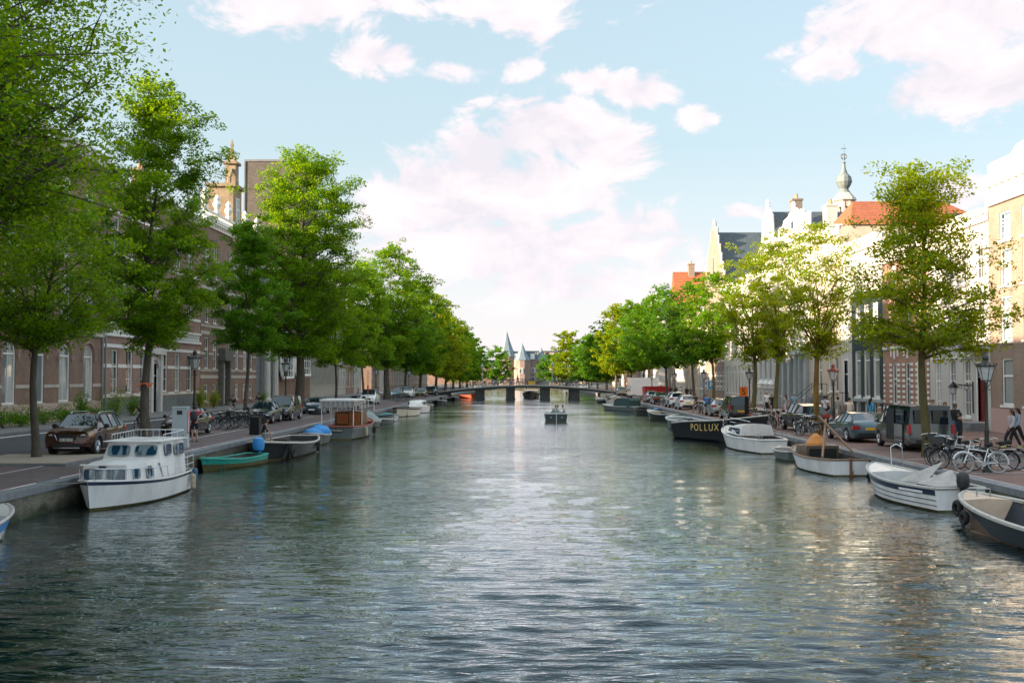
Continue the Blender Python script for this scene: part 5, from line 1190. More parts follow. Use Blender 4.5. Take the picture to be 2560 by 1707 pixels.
for i in range(11):
    x = rr2.uniform(14.9,16.3); y = 64.2+i*.62; pr = [BK_,BR_,BW_,BK_,BG_,BC_][i%6]
    bike(pr, x, y, rr2.uniform(55,125), rr2.uniform(-9,9), label=['black','red','white','dark','pale blue','crate-bearing'][i%6]+' bicycle nearest in the crowded rack behind the white sailing boat' if i < 6 else 'bicycle at the far end of the crowded rack behind the white sailing boat', group='bicycles crowded behind the white sailing boat')
for i in range(5):
    o = bike([BK_,BC_,BG_,BK_,BW_][i], 15.1+.25*(i%3), 55.6+i*.62, rr2.uniform(40,140), rr2.uniform(-8,8), label='bicycle lying tangled with others at the foot of the lichen-covered elm', group='bicycles by the lichen-covered elm')
for i in range(4): bike([BK_,BG_,BK_,BC_][i], 15.0+.3*(i%2), 88.5+i*.9, rr2.uniform(60,120), 4, label='bicycle parked between the silver hatchback and the two white cars', group='bicycles between the cars on the right')
for i in range(4): bike([BK_,BC_,BK_,BG_][i], 15.1+.3*(i%2), 114.5+i*.9, rr2.uniform(60,120), 4, label='bicycle parked among the cars near the dark leaning elm', group='bicycles near the dark leaning elm')
for i in range(8): bike([BK_,BC_,BK_,BK_][i%4], -18.6+.36*(i%4)+rr2.uniform(-.1,.1), 60.6+i*.62, rr2.uniform(-35,5), rr2.uniform(-8,8), label='black bicycle parked in the tangle left of the slender young elm', group='bicycles left of the slender young elm')
for i in range(8): bike([BK_,BW_,BK_,BC_][i%4], -18.2+.22*(i%3), 100.2+i*1.15, rr2.uniform(-20,20), 3, label='bicycle standing in the white tubular racks', group='bicycles in the white racks')
for i in range(15): bike([BK_,BC_,BG_,BR_][i%4], -11.8+i*1.55+rr2.uniform(-.3,.3), BY+.8+rr2.uniform(0,.5), rr2.uniform(-12,12), 3, z=dz(-11.8+i*1.55), label='bicycle leaning on the near railing of the bridge', group='bicycles on the bridge')
for i in range(10): bike([BK_,BC_,BK_,BG_][i%4], -10.6+i*2.1+rr2.uniform(-.3,.3), BY+BW-.9, rr2.uniform(-12,12), 3, z=dz(-10.6+i*2.1), label='bicycle leaning on the far railing of the bridge', group='bicycles on the far side of the bridge')
for i in range(7): bike([BK_,BC_,BK_,BG_][i%4], -16.5-.5*(i%2), 131+i*1.0, rr2.uniform(-30,30), 3, label='bicycle parked under the large open-topped elm', group='bicycles under the large open-topped elm')
# ---------- boats
HW = mat('white_hull', (.70,.68,.66), .4, var=.22, scale=1.2, coat=.15, stretch=(1,1,.35)); HB = mat('black_hull', (.012,.014,.016), .35, var=.3, scale=2); HN = mat('navy_hull', (.010,.018,.026), .5, var=.3, scale=2)
HG = mat('grey_green_hull', (.10,.12,.115), .5, var=.25, scale=2); WOODD = mat('dark_varnish', (.16,.06,.025), .35, var=.3, scale=6, stretch=(1,6,6)); WOOD = mat('weathered_deck_wood', (.25,.16,.10), .7, var=.35, scale=5, stretch=(1,8,1))
INN = mat('boat_interior', (.05,.05,.048), .7, var=.3, scale=3); ALG = mat('algae_waterline', (.09,.08,.025), .8, var=.5, scale=6); TEALP = mat('turquoise_paint', (.015,.28,.22), .45, var=.2, scale=4)
TARPB = mat('blue_tarpaulin', (.02,.22,.55), .45, var=.2, scale=4, bump=.8, bscale=5); TARPG = mat('grey_green_tarpaulin', (.17,.20,.19), .6, var=.25, scale=3, bump=1, bscale=4); CANV = mat('grey_canvas', (.36,.34,.31), .8, var=.25, scale=3, bump=.8, bscale=5)
NAVYS = mat('navy_stripe', (.012,.025,.06), .35); RIMG = mat('pale_gunwale', (.42,.40,.36), .5, var=.2, scale=4); ORC = mat('orange_cover', (.55,.22,.05), .7, bump=.6, bscale=6); REDW = mat('oxide_red', (.24,.05,.03), .5, var=.25)
class Boat:
    def __init__(s, name, label, L, B, loc, rz, hull=HW, inner=INN, rim=RIMG, sheer=(.95,.6,.7), stern=.72, stripe=None, floor=.05, deckf=.0, tip=.10, fore=.22, foremat=None, group='boats moored along the quays', wl=ALG, gw=.05, clinker=0):
        s.L, s.B, s.sh, s.stern, s.tip = L, B, sheer, stern, tip
        s.t = thing(name, label, 'boat', (loc[0], loc[1], WZ), rz, group)
        NS = 18; out = []
        fr = [-.32,-.04,.10,.28,.50,.72,.86,1.0]
        for i in range(NS+1):
            u = i/NS; out.append(s.section(u, fr))
        m = MB(); wlm = MB(); stp = MB()
        for sd_ in (1,-1):
            for (mb, j0, j1) in ((wlm,0,2),(m,2,len(fr)-1)):
                idx = [[mb.vert((p[0],p[1]*sd_,p[2])) for p in row[j0:j1+1]] for row in out]
                for a, b in zip(idx, idx[1:]):
                    for j in range(len(a)-1): mb.face((a[j],b[j],b[j+1],a[j+1]))
            if clinker:
                for j in range(3,len(fr)-1): stp.tube([(r[j][0],(r[j][1]+.006)*sd_,r[j][2]) for r in out], .012, 3)
            if stripe:
                ja, jb = stripe[1], stripe[2]
                rows = [[(r[ja][0],(r[ja][1]+.012)*sd_,r[ja][2]),(r[jb][0],(r[jb][1]+.012)*sd_,r[jb][2])] for r in out]
                for a, b in zip(rows, rows[1:]): stp.poly([a[0],b[0],b[1],a[1]])
        r0 = out[0]; m.poly([(p[0],p[1],p[2]) for p in r0[2:]] + [(p[0],-p[1],p[2]) for p in r0[2:][::-1]]); wlm.poly([(p[0],p[1],p[2]) for p in r0[:3]] + [(p[0],-p[1],p[2]) for p in r0[:3][::-1]])
        m.build('hull', hull, s.t, smooth=50); wlm.build('bottom', wl, s.t, smooth=50)
        if stp.f: stp.build('hull_stripe' if stripe else 'plank_lines', stripe[0] if stripe else DARK, s.t)
        g = MB()
        for sd_ in (1,-1): g.tube([(r[-1][0],r[-1][1]*sd_,r[-1][2]) for r in out], gw, 5)
        g.tube([(r0[-1][0],r0[-1][1],r0[-1][2]),(r0[-1][0],-r0[-1][1],r0[-1][2])], gw, 5); g.build('gunwale', rim, s.t, smooth=60)
        inn = MB(); rows = []
        for i in range(NS+1):
            u = i/NS
            if u > 1-fore+.001 and fore: continue
            x, b, z = s.gun(u); x += .06 if i == 0 else 0; rows.append([(x,max(b-.07,.01),z),(x,max(b-.16,.01)*.92,floor),(x,0,floor)])
        for sd_ in (1,-1):
            for a, b in zip(rows, rows[1:]):
                for j in range(2): inn.poly([(a[j][0],a[j][1]*sd_,a[j][2]),(b[j][0],b[j][1]*sd_,b[j][2]),(b[j+1][0],b[j+1][1]*sd_,b[j+1][2]),(a[j+1][0],a[j+1][1]*sd_,a[j+1][2])])
        a = rows[0]; inn.poly([a[0],a[1],(a[1][0],-a[1][1],a[1][2]),(a[0][0],-a[0][1],a[0][2])])
        inn.build('interior', inner, s.t, smooth=40)
        if fore:
            d = MB(); N2 = 8; rr_ = [s.gun(1-fore+fore*i/N2) for i in range(N2+1)]
            for a, b in zip(rr_, rr_[1:]):
                d.poly([(a[0],a[1]-.02,a[2]-.01),(b[0],b[1]-.02,b[2]-.01),(b[0],0,b[2]+.05),(a[0],0,a[2]+.05)]); d.poly([(a[0],-a[1]+.02,a[2]-.01),(a[0],0,a[2]+.05),(b[0],0,b[2]+.05),(b[0],-b[1]+.02,b[2]-.01)])
            a = rr_[0]; d.poly([(a[0],a[1]-.02,a[2]),(a[0],0,a[2]+.05),(a[0],-a[1]+.02,a[2]),(a[0],-a[1]*.8,floor),(a[0],a[1]*.8,floor)])
            d.build('foredeck', foremat or rim, s.t, smooth=40)
    def half(s, u): return s.B/2*(s.stern+(1-s.stern)*math.sin(min(u/.45,1)*math.pi/2)) * (1 if u < .45 else (1-((u-.45)/.55)**2.3)**.75)
    def gun(s, u):
        a, m, b = s.sh[2], s.sh[1], s.sh[0]
        z = m+(a-m)*max(0,(.45-u)/.45)**1.6 + (b-m)*max(0,(u-.35)/.65)**1.8
        return ((u-.5)*s.L+s.tip*s.L*u**3*.5, s.half(u), z)
    def section(s, u, fr):
        x, b, z = s.gun(u); pts = []
        for k in fr:
            zz = z*k; q = (.30 if k < -.2 else .80 if k < 0 else .87+.13*k**.8)
            q = q*(1-(u**5)*.5*(1-max(k,0)))
            xx = x - s.tip*s.L*.5*u**3*(1-max(k,0)); pts.append((xx, max(b*q, .008), zz if k > 0 else k*.9))
        return pts
    def thwart(s, u, w=.25, z=None, m=None):
        x, b, zz = s.gun(u); mb = MB(); z = z or zz*.6; mb.box(x-w/2,-b+.12,z,x+w/2,b-.12,z+.04); return mb.build('thwart', m or WOOD, s.t)
    def fender(s, u, side, m=None, z=.1):
        x, b, zz = s.gun(u); mb = MB(); mb.lathe([(.03,.0),(.10,.06),(.11,.15),(.11,.5),(.10,.58),(.03,.64)], (x, side*(b+.13), z), 10); mb.tube([(x,side*(b+.13),z+.62),(x,side*b,zz+.03)], .012, 4); return mb.build('fender', m or mat('grubby_fender', (.42,.33,.22), .6, var=.3, scale=6), s.t, smooth=60)
    def motor(s, cover=None, z=.75, x=None, y=0):
        x = -s.L/2-.18 if x is None else x; mb = MB()
        mb.lathe([(.05,z-.12),(.16,z-.08),(.19,z+.1),(.17,z+.3),(.08,z+.38)], (x,y,0), 10); mb.box(x-.05,y-.05,-.35,x+.07,y+.05,z-.08); return mb.build('outboard_motor', cover or PLASTIC, s.t, smooth=50)
    def tyre(s, u, side, z=.35, r=.22):
        x, b, zz = s.gun(u); mb = MB(); mb.ring((x, side*(b*.97+.09), z), r, .08, 'y', 16, 6); mb.tube([(x,side*(b+.05),z+r),(x,side*b,zz)], .012, 4); return mb.build('fender', BLACK, s.t, smooth=60)
    def rope(s, pts, r=.012): mb = MB(); mb.tube(pts, r, 4); return mb.build('rope', mat('old_rope', (.25,.22,.17), .9), s.t)
def pane(mb, pts, off): pass
# --- white cabin cruiser, bow to the camera
b = Boat('cabin_boat','white steel cabin cruiser with navy stripe and big curtained windows moored at the left quay',6.8,2.75,(-13.15,33.9),R(-90)-R(2),hull=HW,rim=HW,sheer=(1.05,.82,.85),stern=.85,stripe=(NAVYS,5,7) and (NAVYS,6,7),floor=.5,fore=.16,foremat=HW,gw=.035,tip=.06)
t = b.t
def cabin(t, prof, y0f, y1f, m, name='cabin'):
    """prof: (x, z_top, half bottom, half top, z_bottom) along the boat"""
    mb = MB(); rows = [[(x,hb,zb),(x+dx,ht,zt-.06),(x+dx,ht*.55,zt),(x+dx,0,zt+.03)] for x,zt,hb,ht,zb,dx in prof]
    for sd_ in (1,-1):
        for a, b_ in zip(rows, rows[1:]):
            for j in range(3): mb.poly([(a[j][0],a[j][1]*sd_,a[j][2]),(b_[j][0],b_[j][1]*sd_,b_[j][2]),(b_[j+1][0],b_[j+1][1]*sd_,b_[j+1][2]),(a[j+1][0],a[j+1][1]*sd_,a[j+1][2])])
        for a in (rows[0], rows[-1]): mb.poly([(a[0][0],0,a[0][2]),(a[0][0],a[0][1]*sd_,a[0][2])]+[(p[0],p[1]*sd_,p[2]) for p in a[1:]])
    return mb.build(name, m, t, smooth=30)
cabin(t, [(2.35,1.50,.85,.78,.80,-.10),(1.2,1.56,1.08,.98,.76,0),(-.2,1.60,1.16,1.05,.74,0)], 0,0, HW)
cabin(t, [(.10,2.16,1.12,.98,1.40,-.28),(-.20,2.17,1.17,1.0,.74,-.02),(-1.2,2.22,1.18,1.04,.74,0),(-2.5,2.20,1.16,1.02,.74,0)], 0,0, HW, 'wheelhouse')
e = MB(); e.box(.02,-1.12,2.12,.10,1.12,2.17)
def rquad(t, c, w, h, nrm, upv, m, name='window', fr=None):
    c = Vector(c); n = Vector(nrm).normalized(); u = Vector(upv); u = (u-n*u.dot(n)).normalized(); r = u.cross(n); o = []
    for k in range(16):
        a = 2*math.pi*(k+.5)/16; ca, sa = math.cos(a), math.sin(a); q = .42
        o.append(c + r*(w/2*math.copysign(abs(ca)**q,ca)) + u*(h/2*math.copysign(abs(sa)**q,sa)))
    mb = MB(); mb.tube([p+n*.012 for p in o]+[o[0]+n*.012], .022, 4, cap=False); f = mb.build(name, fr or STEEL, t)
    g = MB(); g.poly([p+n*.014 for p in o]); g.build('pane', m, f); return f
CURT = glassmat('boat_window', (.010,.045,.085), (.20,.27,.29), 2.2)
for y in (-.42,.42): rquad(t, (2.355-.05,y,1.15), .70, .40, (1,0,.13), (0,0,1), CURT)
for y in (-.52,.52): rquad(t, (-.05,y,1.84), .86, .42, (1,0,.40), (0,0,1), CURT)
for sd_ in (1,-1):
    rquad(t, (1.75,sd_*(.93),1.14), .42, .40, (.16,sd_,.10), (0,0,1), CURT); rquad(t, (.95,sd_*1.075,1.14), .42, .42, (.08,sd_,.12), (0,0,1), CURT)
    rquad(t, (-.75,sd_*1.10,1.84), .62, .42, (0,sd_,.1), (0,0,1), CURT); rquad(t, (-1.8,sd_*1.12,1.80), .95, .45, (0,sd_,.1), (0,0,1), CURT)
m = MB(); m.prism([(-.2,1.62),(2.5,1.50),(2.5,1.555),(-.2,1.68)][::1], 'y', -.95, .95) if False else m.box(2.30,-.84,1.475,2.42,.84,1.52); m.build('cabin_edge', WHITE, t); m = MB(); m.box(-2.7,-1.12,2.165,.0,1.12,2.20); m.build('roof_edge', WHITE, t)
m = MB()
for sd_ in (1,-1):
    g_ = [b.gun(u) for u in (.98,.90,.78,.62,.45)]
    m.tube([(p[0],p[1]*sd_*.93,p[2]+.42) for p in g_], .016, 5)
    for p in g_[::1]: m.tube([(p[0],p[1]*sd_*.93,p[2]+.02),(p[0]+.08,p[1]*sd_*.93,p[2]+.42)], .013, 4)
    g2 = [b.gun(u) for u in (.30,.15,.02)]
    m.tube([(p[0],p[1]*sd_*.98,p[2]+.60) for p in g2], .016, 5); m.tube([(p[0],p[1]*sd_*.98,p[2]+.30) for p in g2], .013, 5)
    for p in g2: m.tube([(p[0],p[1]*sd_*.98,p[2]),(p[0],p[1]*sd_*.98,p[2]+.60)], .013, 4)
m.tube([(-2.6,-1.0,2.2),(-2.6,-1.0,2.50),(-2.6,1.0,2.50),(-2.6,1.0,2.2)], .014, 4); m.tube([(-2.6,1.0,2.48),(-.5,1.0,2.42),(-.5,1.0,2.2)], .014, 4); m.tube([(-2.6,-1.0,2.48),(-.5,-1.0,2.42),(-.5,-1.0,2.2)], .014, 4)
for k in range(9): m.tube([(-2.6,-1+.25*k,2.2),(-2.6,-1+.25*k,2.5)], .008, 3)
for k in range(9): m.tube([(-2.5+.25*k,-1.0,2.2),(-2.5+.25*k,-1.0,2.46)], .008, 3)
m.build('guard_rail', CHROME, t, smooth=60)
m = MB(); 
for k in range(8): m.tube([(-3.0,.2+.12*k,.85),(-2.75,.2+.12*k,2.25)], .01, 3)
for k in range(10): z = .95+k*.13; m.tube([(-3.0+.18*(z-.85),.15,z),(-3.0+.18*(z-.85),1.1,z)], .01, 3)
m.build('mesh_panel', STEEL, t)
b.fender(.10,1); b.fender(.06,1,mat('blue_fender', (.02,.09,.17), .5),z=.3); b.fender(.5,-1)
m = MB(); m.cbox((2.40,-.03,1.42),(.10,.22,.10)); m.build('deck_lamp', PLASTIC, t)
b.t.scale = (.88,.88,.88)
b.rope([(3.4,-.1,1.0),(4.2,-.9,1.0),(5.0,-1.35,.85)])
# --- blue and white bow at the left edge
b = Boat('sloop','white and blue boat whose bow pokes in at the bottom left edge',5.2,1.9,(-13.55,23.7),R(90),hull=HW,stripe=(TARPB,4,6),inner=mat('blue_inner', (.02,.16,.35), .6),sheer=(.75,.5,.55)); b.thwart(.5)
# --- green rowing boat with blue covered motor
b = Boat('rowing_boat','small turquoise rowing boat with a bright blue covered outboard motor',4.2,1.45,(-13.45,46.4),R(-108),hull=ALG,stripe=(TEALP,4,7),rim=TEALP,sheer=(.55,.38,.45),stern=.8,fore=.2,foremat=TEALP,floor=.0); b.thwart(.3,m=TEALP); b.thwart(.6,m=TEALP); b.motor(TARPB,.72)
m = MB(); m.lathe([(.10,.55),(.26,.62),(.30,.9),(.24,1.15),(.08,1.22)], (-2.2,0,0), 9); m.build('motor_cover', TARPB, b.t, smooth=50)
# --- long dark open barge
b = Boat('open_barge','long black open barge with pale gunwale moored beside the sitting man',10.2,3.0,(-12.85,54.0),R(-90)+R(1),hull=HB,rim=RIMG,sheer=(1.0,.62,.68),stern=.55,inner=INN,fore=.18,gw=.06,foremat=INN); b.thwart(.25); b.thwart(.62,.5,m=INN)
m = MB(); m.box(-1.2,-.5,.1,.2,.5,.62); m.box(.6,-.35,.1,1.0,.35,.85); m.build('engine_box', PLASTIC, b.t); b.tyre(.8,1); b.tyre(.35,1)
m = MB(); m.tube([(4.3,0,.8),(4.3,0,1.5)], .03, 5); m.build('mooring_post', STEEL, b.t)
# --- small boat with blue tarps
b = Boat('open_boat','small grey open boat piled with bright blue tarpaulins',5.0,1.8,(-13.1,63.0),R(-85),hull=HG,rim=RIMG,sheer=(.75,.5,.55)); b.thwart(.6)
for (x, y, r, h) in ((-1.6,.1,.75,.55),(-.6,-.2,.7,.4)):
    m = MB(); rs = np.random.RandomState(int(r*100))
    m.lathe([(r,.45),(r*.95,.45+h*.5),(r*.6,.45+h*.95),(r*.1,.45+h*1.1)], (x,y,0), 9); m.v = [(p[0]+rs.normal(0,.05),p[1]+rs.normal(0,.05),p[2]+rs.normal(0,.04)) for p in m.v]; m.build('tarpaulin', TARPB, b.t, smooth=50)
# --- tug with canopy
b = Boat('canopy_boat','dark green launch with varnished cabin under a grey canvas canopy',8.0,2.7,(-12.15,70.2),R(90)-R(4),hull=HG,rim=REDW,sheer=(1.1,.8,.85),stern=.85,inner=REDW,stripe=(mat('grey_hull_band', (.30,.31,.30), .5),6,7),floor=.35,gw=.06)
m = MB()
for x in (-3.6,-1.2):
    for y in (-1.05,1.05): m.tube([(x,y,.85),(x,y,2.55)], .03, 5)
m.build('canopy_frame', WHITE, b.t)
m = MB(); m.box(-3.8,-1.15,2.5,-.9,1.15,2.62); cp_ = m.build('canopy', WHITE, b.t)
m = MB(); rs = np.random.RandomState(2)
for k in range(14):
    y0, y1 = -1.12+.16*k, -1.12+.16*(k+1); z0, z1 = 2.5-.28-.18*abs(math.sin(k*1.3)), 2.5-.28-.18*abs(math.sin((k+1)*1.3)); m.poly([(-3.78+.06*(k%2),y0,2.52),(-3.78+.06*((k+1)%2),y1,2.52),(-3.78+.10*((k+1)%2),y1,z1),(-3.78+.10*(k%2),y0,z0)])
for sd_ in (1,-1): m.poly([(-3.78,sd_*1.13,2.52),(-.92,sd_*1.13,2.52),(-.92,sd_*1.10,2.3),(-3.78,sd_*1.10,2.2)])
m.build('rolled_canvas', CANV, cp_)
cabin(b.t, [(-.6,1.75,1.0,.95,.7,0),(.6,1.72,.98,.9,.8,0),(2.0,1.45,.75,.68,.9,0)],0,0,WOODD)
m = MB(); m.box(-.66,-.8,.5,-.61,-.05,1.65); m.box(-.66,.05,.9,-.61,.8,1.55); m.build('cabin_door', mat('amber_wood', (.38,.16,.04), .35, var=.3, scale=5), b.t)
m = MB(); m.box(-.68,-.6,1.25,-.665,-.2,1.5); m.box(-.68,.2,1.1,-.665,.65,1.4); m.build('cabin_window', mat('red_cloth', (.45,.10,.04), .6), b.t)
m = MB(); m.box(-3.3,-.9,.35,-2.0,-.5,.8); m.box(-3.3,.5,.35,-2.0,.9,.8); m.build('bench', WOODD, b.t)
nm_ = MB(); nm_.box(-4.035,-.45,.50,-4.015,.45,.72); nb_ = nm_.build('name_board', HB, b.t); place_text('lettering','AMANDA',.2,Matrix.Translation((-4.04,0,.61)) @ Matrix.Rotation(R(-90),4,'Z') @ Matrix.Rotation(R(90),4,'X'),mat('cream_letters', (.65,.6,.45), .5),nb_)
b.tyre(.75,-1); b.fender(.3,-1)
# --- tarp covered boat
def tarp_boat(lab, L, B, x, y, rz, tm, peak=.9, hull=HG):
    b = Boat('covered_boat', lab, L, B, (x,y), rz, hull=hull, sheer=(.7,.5,.5)); m = MB(); rows = []
    for i in range(9):
        u = i/8*.97+.01; X_, hb, z = b.gun(u); k = math.sin(math.pi*min(1,u*1.1+.1))*peak*(1 if i % 2 else .86); rows.append([(X_,hb+.05,z-.12),(X_,hb+.02,z+.03),(X_,hb*.5,z+k*.62),(X_,0,z+k)])
    for s_ in (1,-1):
        for a, c in zip(rows, rows[1:]):
            for j in range(3): m.poly([(p[0],p[1]*s_,p[2]) for p in (a[j],c[j],c[j+1],a[j+1])])
    m.build('tarpaulin', tm, b.t); return b
tarp_boat('boat under a peaked grey-green tarpaulin moored right of the canopied launch',6.0,2.0,-13.1,83.5,R(-88),TARPG)
b = Boat('dinghy','tiny grey dinghy moored between two covered boats',3.0,1.3,(-12.6,89.0),R(-100),hull=HG,sheer=(.5,.4,.4)); b.thwart(.5)
b = tarp_boat('pale boat under a turquoise cover',4.6,1.8,-13.0,95.5,R(-70),mat('teal_tarpaulin', (.03,.25,.28), .5, var=.2),.25,HW)
b = Boat('sloop','cream and black hulled sloop in front of the small white cabin boat',5.8,2.2,(-12.8,107),R(-100),hull=mat('cream_hull', (.62,.56,.45), .4),rim=HB,sheer=(.95,.75,.7),inner=INN,gw=.08); b.thwart(.4)
b = Boat('cabin_boat','small white plastic cabin boat farthest along the left quay',5.6,2.2,(-12.6,116),R(-100),hull=HW,rim=HW,sheer=(.85,.7,.7),fore=.3,foremat=HW); cabin(b.t, [(1.4,1.15,.6,.5,.7,-.3),(.2,1.45,.95,.8,.65,0),(-1.2,1.45,.95,.8,.65,0)],0,0,HW)
for sd_ in (1,-1): rquad(b.t, (.1,sd_*.9,1.15), .7,.32,(0,sd_,.2),(0,0,1),CURT); rquad(b.t, (-.8,sd_*.9,1.15), .6,.32,(0,sd_,.2),(0,0,1),CURT)
for (x,y,rz,lab,hm) in ((-12.9,128,-88,'low dark boat under the large open-topped elm',HB),(-13.0,150,-90,'dark workboat moored before the left end of the bridge',HN),(-12.6,172,-80,'dark raft-like boat touching the left end of the bridge',HB)):
    b = Boat('open_boat',lab,6.0,2.1,(x,y),R(rz),hull=hm,sheer=(.8,.55,.6)); b.thwart(.4); b.motor()
b = Boat('open_boat','small boat with bright orange-red inside seen beyond the bridge',6.5,2.2,(-11.2,197),R(-60),hull=mat('orange_red_hull', (.32,.05,.02), .6),inner=mat('orange_red_inner', (.32,.05,.02), .6),sheer=(1.0,.7,.7),rim=HB); b.thwart(.5)
b = Boat('tour_boat','dark bowed tour boat with cream cabin passing beneath the bridge',12,3.4,(.6,200),R(-92),hull=HB,sheer=(1.5,.8,.8),fore=.2,foremat=HB,wl=HB); m = MB(); m.box(-5,-1.3,.5,3.0,1.3,1.55); m.build('cabin', mat('cream_cabin', (.60,.50,.38), .5), b.t); m = MB(); m.box(-4.9,-1.32,.95,2.95,1.32,1.35); m.build('cabin_window', CARGLASS, b.t)
# --- right bank
b = Boat('open_barge','large dark navy open barge with tyre fenders and wooden lining at the right edge',10.0,2.8,(12.75,24.7),R(90)+R(2),hull=HN,rim=RIMG,inner=mat('plank_lining', (.11,.07,.045), .7, var=.35, scale=3, stretch=(5,5,.5)),sheer=(.88,.62,.7),stern=.7,foremat=mat('sandy_deck', (.55,.42,.32), .7, var=.15),fore=.13,gw=.07,floor=-.05); b.tyre(.93,1,.45,.20); b.tyre(.80,1,.35,.16); b.thwart(.45,.35,m=WOOD); b.t.scale = (.93,.93,.86)
m = MB(); m.box(-4.2,-1.0,-.04,3.4,1.0,.0); m.build('floor_boards', WOOD, b.t); m = MB(); m.tube([(4.5,-.3,.85),(4.5,-.3,1.1),(4.5,.1,1.1),(4.5,.1,.85)], .025, 5); m.build('mooring_bitt', STEEL, b.t)
b = Boat('sloop','white clinker sloop with broad navy stripe and folded grey canvas',5.9,2.1,(12.7,34.0),R(90)+R(5),hull=HW,rim=RIMG,inner=INN,sheer=(.98,.68,.72),stern=.75,stripe=(NAVYS,5,7),fore=.26,foremat=HW,gw=.05,clinker=1); b.thwart(.35)
m = MB(); m.poly([(-.4,.75,.70),(.7,.0,.72),(-.8,-.6,1.35)]); m.poly([(-.4,.75,.70),(-.8,-.6,1.35),(-1.2,.2,.75)]); m.poly([(-1.3,.6,.72),(-1.5,-.5,1.15),(-2.3,-.4,.72),(-2.4,.5,.72)]); m.poly([(-1.3,.6,.72),(-.9,-.5,.75),(-1.5,-.5,1.15)]); m.build('folded_canvas', CANV, b.t)
m = MB(); m.tube([(1.6,-.35,.98),(1.65,-.35,1.65),(1.65,-.15,1.75),(1.65,.05,1.65),(1.6,.05,.98)], .02, 5); m.build('bow_rail', CHROME, b.t)
m = MB(); m.box(-2.6,1.075*.92,.52,-1.3,1.075*.92+.02,.68)
m = MB(); x_, hb_, z_ = b.gun(.2); FR_ = [-.32,-.04,.10,.28,.50,.74,.84,1.0]; q1 = b.section(.10,FR_); q2 = b.section(.32,FR_); m.poly([(p[0],p[1]+.026,p[2]) for p in (q1[5],q2[5],q2[6],q1[6])]); m.build('registration_plate', WPL, b.t)
b.motor(PLASTIC,.85)
b = Boat('sailing_boat','old white sailboat with brown deck and a crossed wooden spar frame',6.0,2.2,(12.95,45.2),R(90)+R(4),hull=HW,rim=WOOD,inner=INN,sheer=(.9,.62,.68),stern=.72,foremat=mat('grey_deck', (.25,.24,.22), .7),fore=.3,floor=.0)
m = MB(); m.prism([(.2,.5),(1.7,.5),(1.45,1.0),(.1,1.05)][::1], 'y', -.72, .72); m.build('cabin', mat('worn_cabin', (.16,.11,.075), .7, var=.35), b.t); m = MB(); m.box(.06,-.6,.45,.14,.6,.92); m.build('cabin_shade_panel', BLACK, b.t); m = MB()  # black slab on the cabin end imitates its shaded opening
m.tube([(-1.9,.75,.7),(.4,-.25,2.2)], .05, 6); m.tube([(-1.2,-1.0,.7),(.2,.15,2.35)], .05, 6); m.build('spar', mat('brown_spar', (.26,.15,.09), .6), b.t); m = MB(); m.lathe([(.46,1.0),(.44,1.12),(.30,1.3),(.22,1.42),(.05,1.55)], (1.0,0,0), 9); m.build('orange_cover', ORC, b.t)
m = MB(); m.box(-3.15,-.03,-.1,-2.95,.03,.75); m.box(-3.3,-.02,-.3,-2.98,.02,.25); m.build('rudder', WOODD, b.t); b.thwart(.3)
b = Boat('dinghy','tiny grey-green dinghy tied behind the old wooden-sparred sailboat',2.7,1.3,(12.9,51.2),R(95),hull=HG,sheer=(.55,.42,.45),rim=RIMG); b.thwart(.5); b.motor(z=.6)
b = Boat('sailing_boat','white sailing cruiser with rounded stern and long dark side window',7.6,2.5,(12.55,58.2),R(90)+R(6),hull=HW,rim=HW,sheer=(1.12,.74,.74),stern=.62,foremat=HW,fore=.34,stripe=(NAVYS,6,7) if False else None,floor=.35)
cabin(b.t, [(2.0,1.1,.55,.45,.85,-.3),(.6,1.38,.95,.75,.85,0),(-1.2,1.45,.98,.8,.82,0)],0,0,HW)
for sd_ in (1,-1): m = MB(); m.poly([(1.6,sd_*.80,.98),(-1.0,sd_*.985,.90),(-1.0,sd_*.93,1.22),(1.2,sd_*.82,1.20)]); m.build('cabin_window', NAVYS, b.t)
m = MB()
for x in (-.2,.5): m.box(x,-.7,1.43,x+.06,.7,1.47)
m.build('hatch', PLASTIC, b.t); m = MB()
for sd_ in (1,-1):
    g_ = [b.gun(u) for u in (.99,.90,.80)]; m.tube([(p[0],p[1]*sd_*.9,p[2]+.5) for p in g_], .018, 5); m.tube([(p[0],p[1]*sd_*.9,p[2]+.26) for p in g_], .014, 5)
    for p in g_: m.tube([(p[0],p[1]*sd_*.9,p[2]),(p[0],p[1]*sd_*.9,p[2]+.5)], .014, 4)
    g_ = [b.gun(u) for u in (.02,.2,.4,.6,.8)]; m.tube([(p[0],p[1]*sd_*.95,p[2]+.35) for p in g_], .008, 4)
    for p in g_[:-1]: m.tube([(p[0],p[1]*sd_*.95,p[2]),(p[0],p[1]*sd_*.95,p[2]+.35)], .012, 4)
m.build('guard_rail', CHROME, b.t)
b = Boat('barge','black barge with gilt name lettering on its high bow',7.8,2.8,(12.5,66.0),R(-62),hull=HB,rim=RIMG,sheer=(1.75,1.25,1.0),stern=.85,foremat=HB,fore=.2,gw=.05,wl=HB); b.thwart(.35)
x_, hb_, z_ = b.gun(.70); x2, hb2, z2 = b.gun(.58); an = math.atan2(hb_-hb2, x_-x2)
GOLD = mat('gilt_letters', (.60,.42,.14), .4)
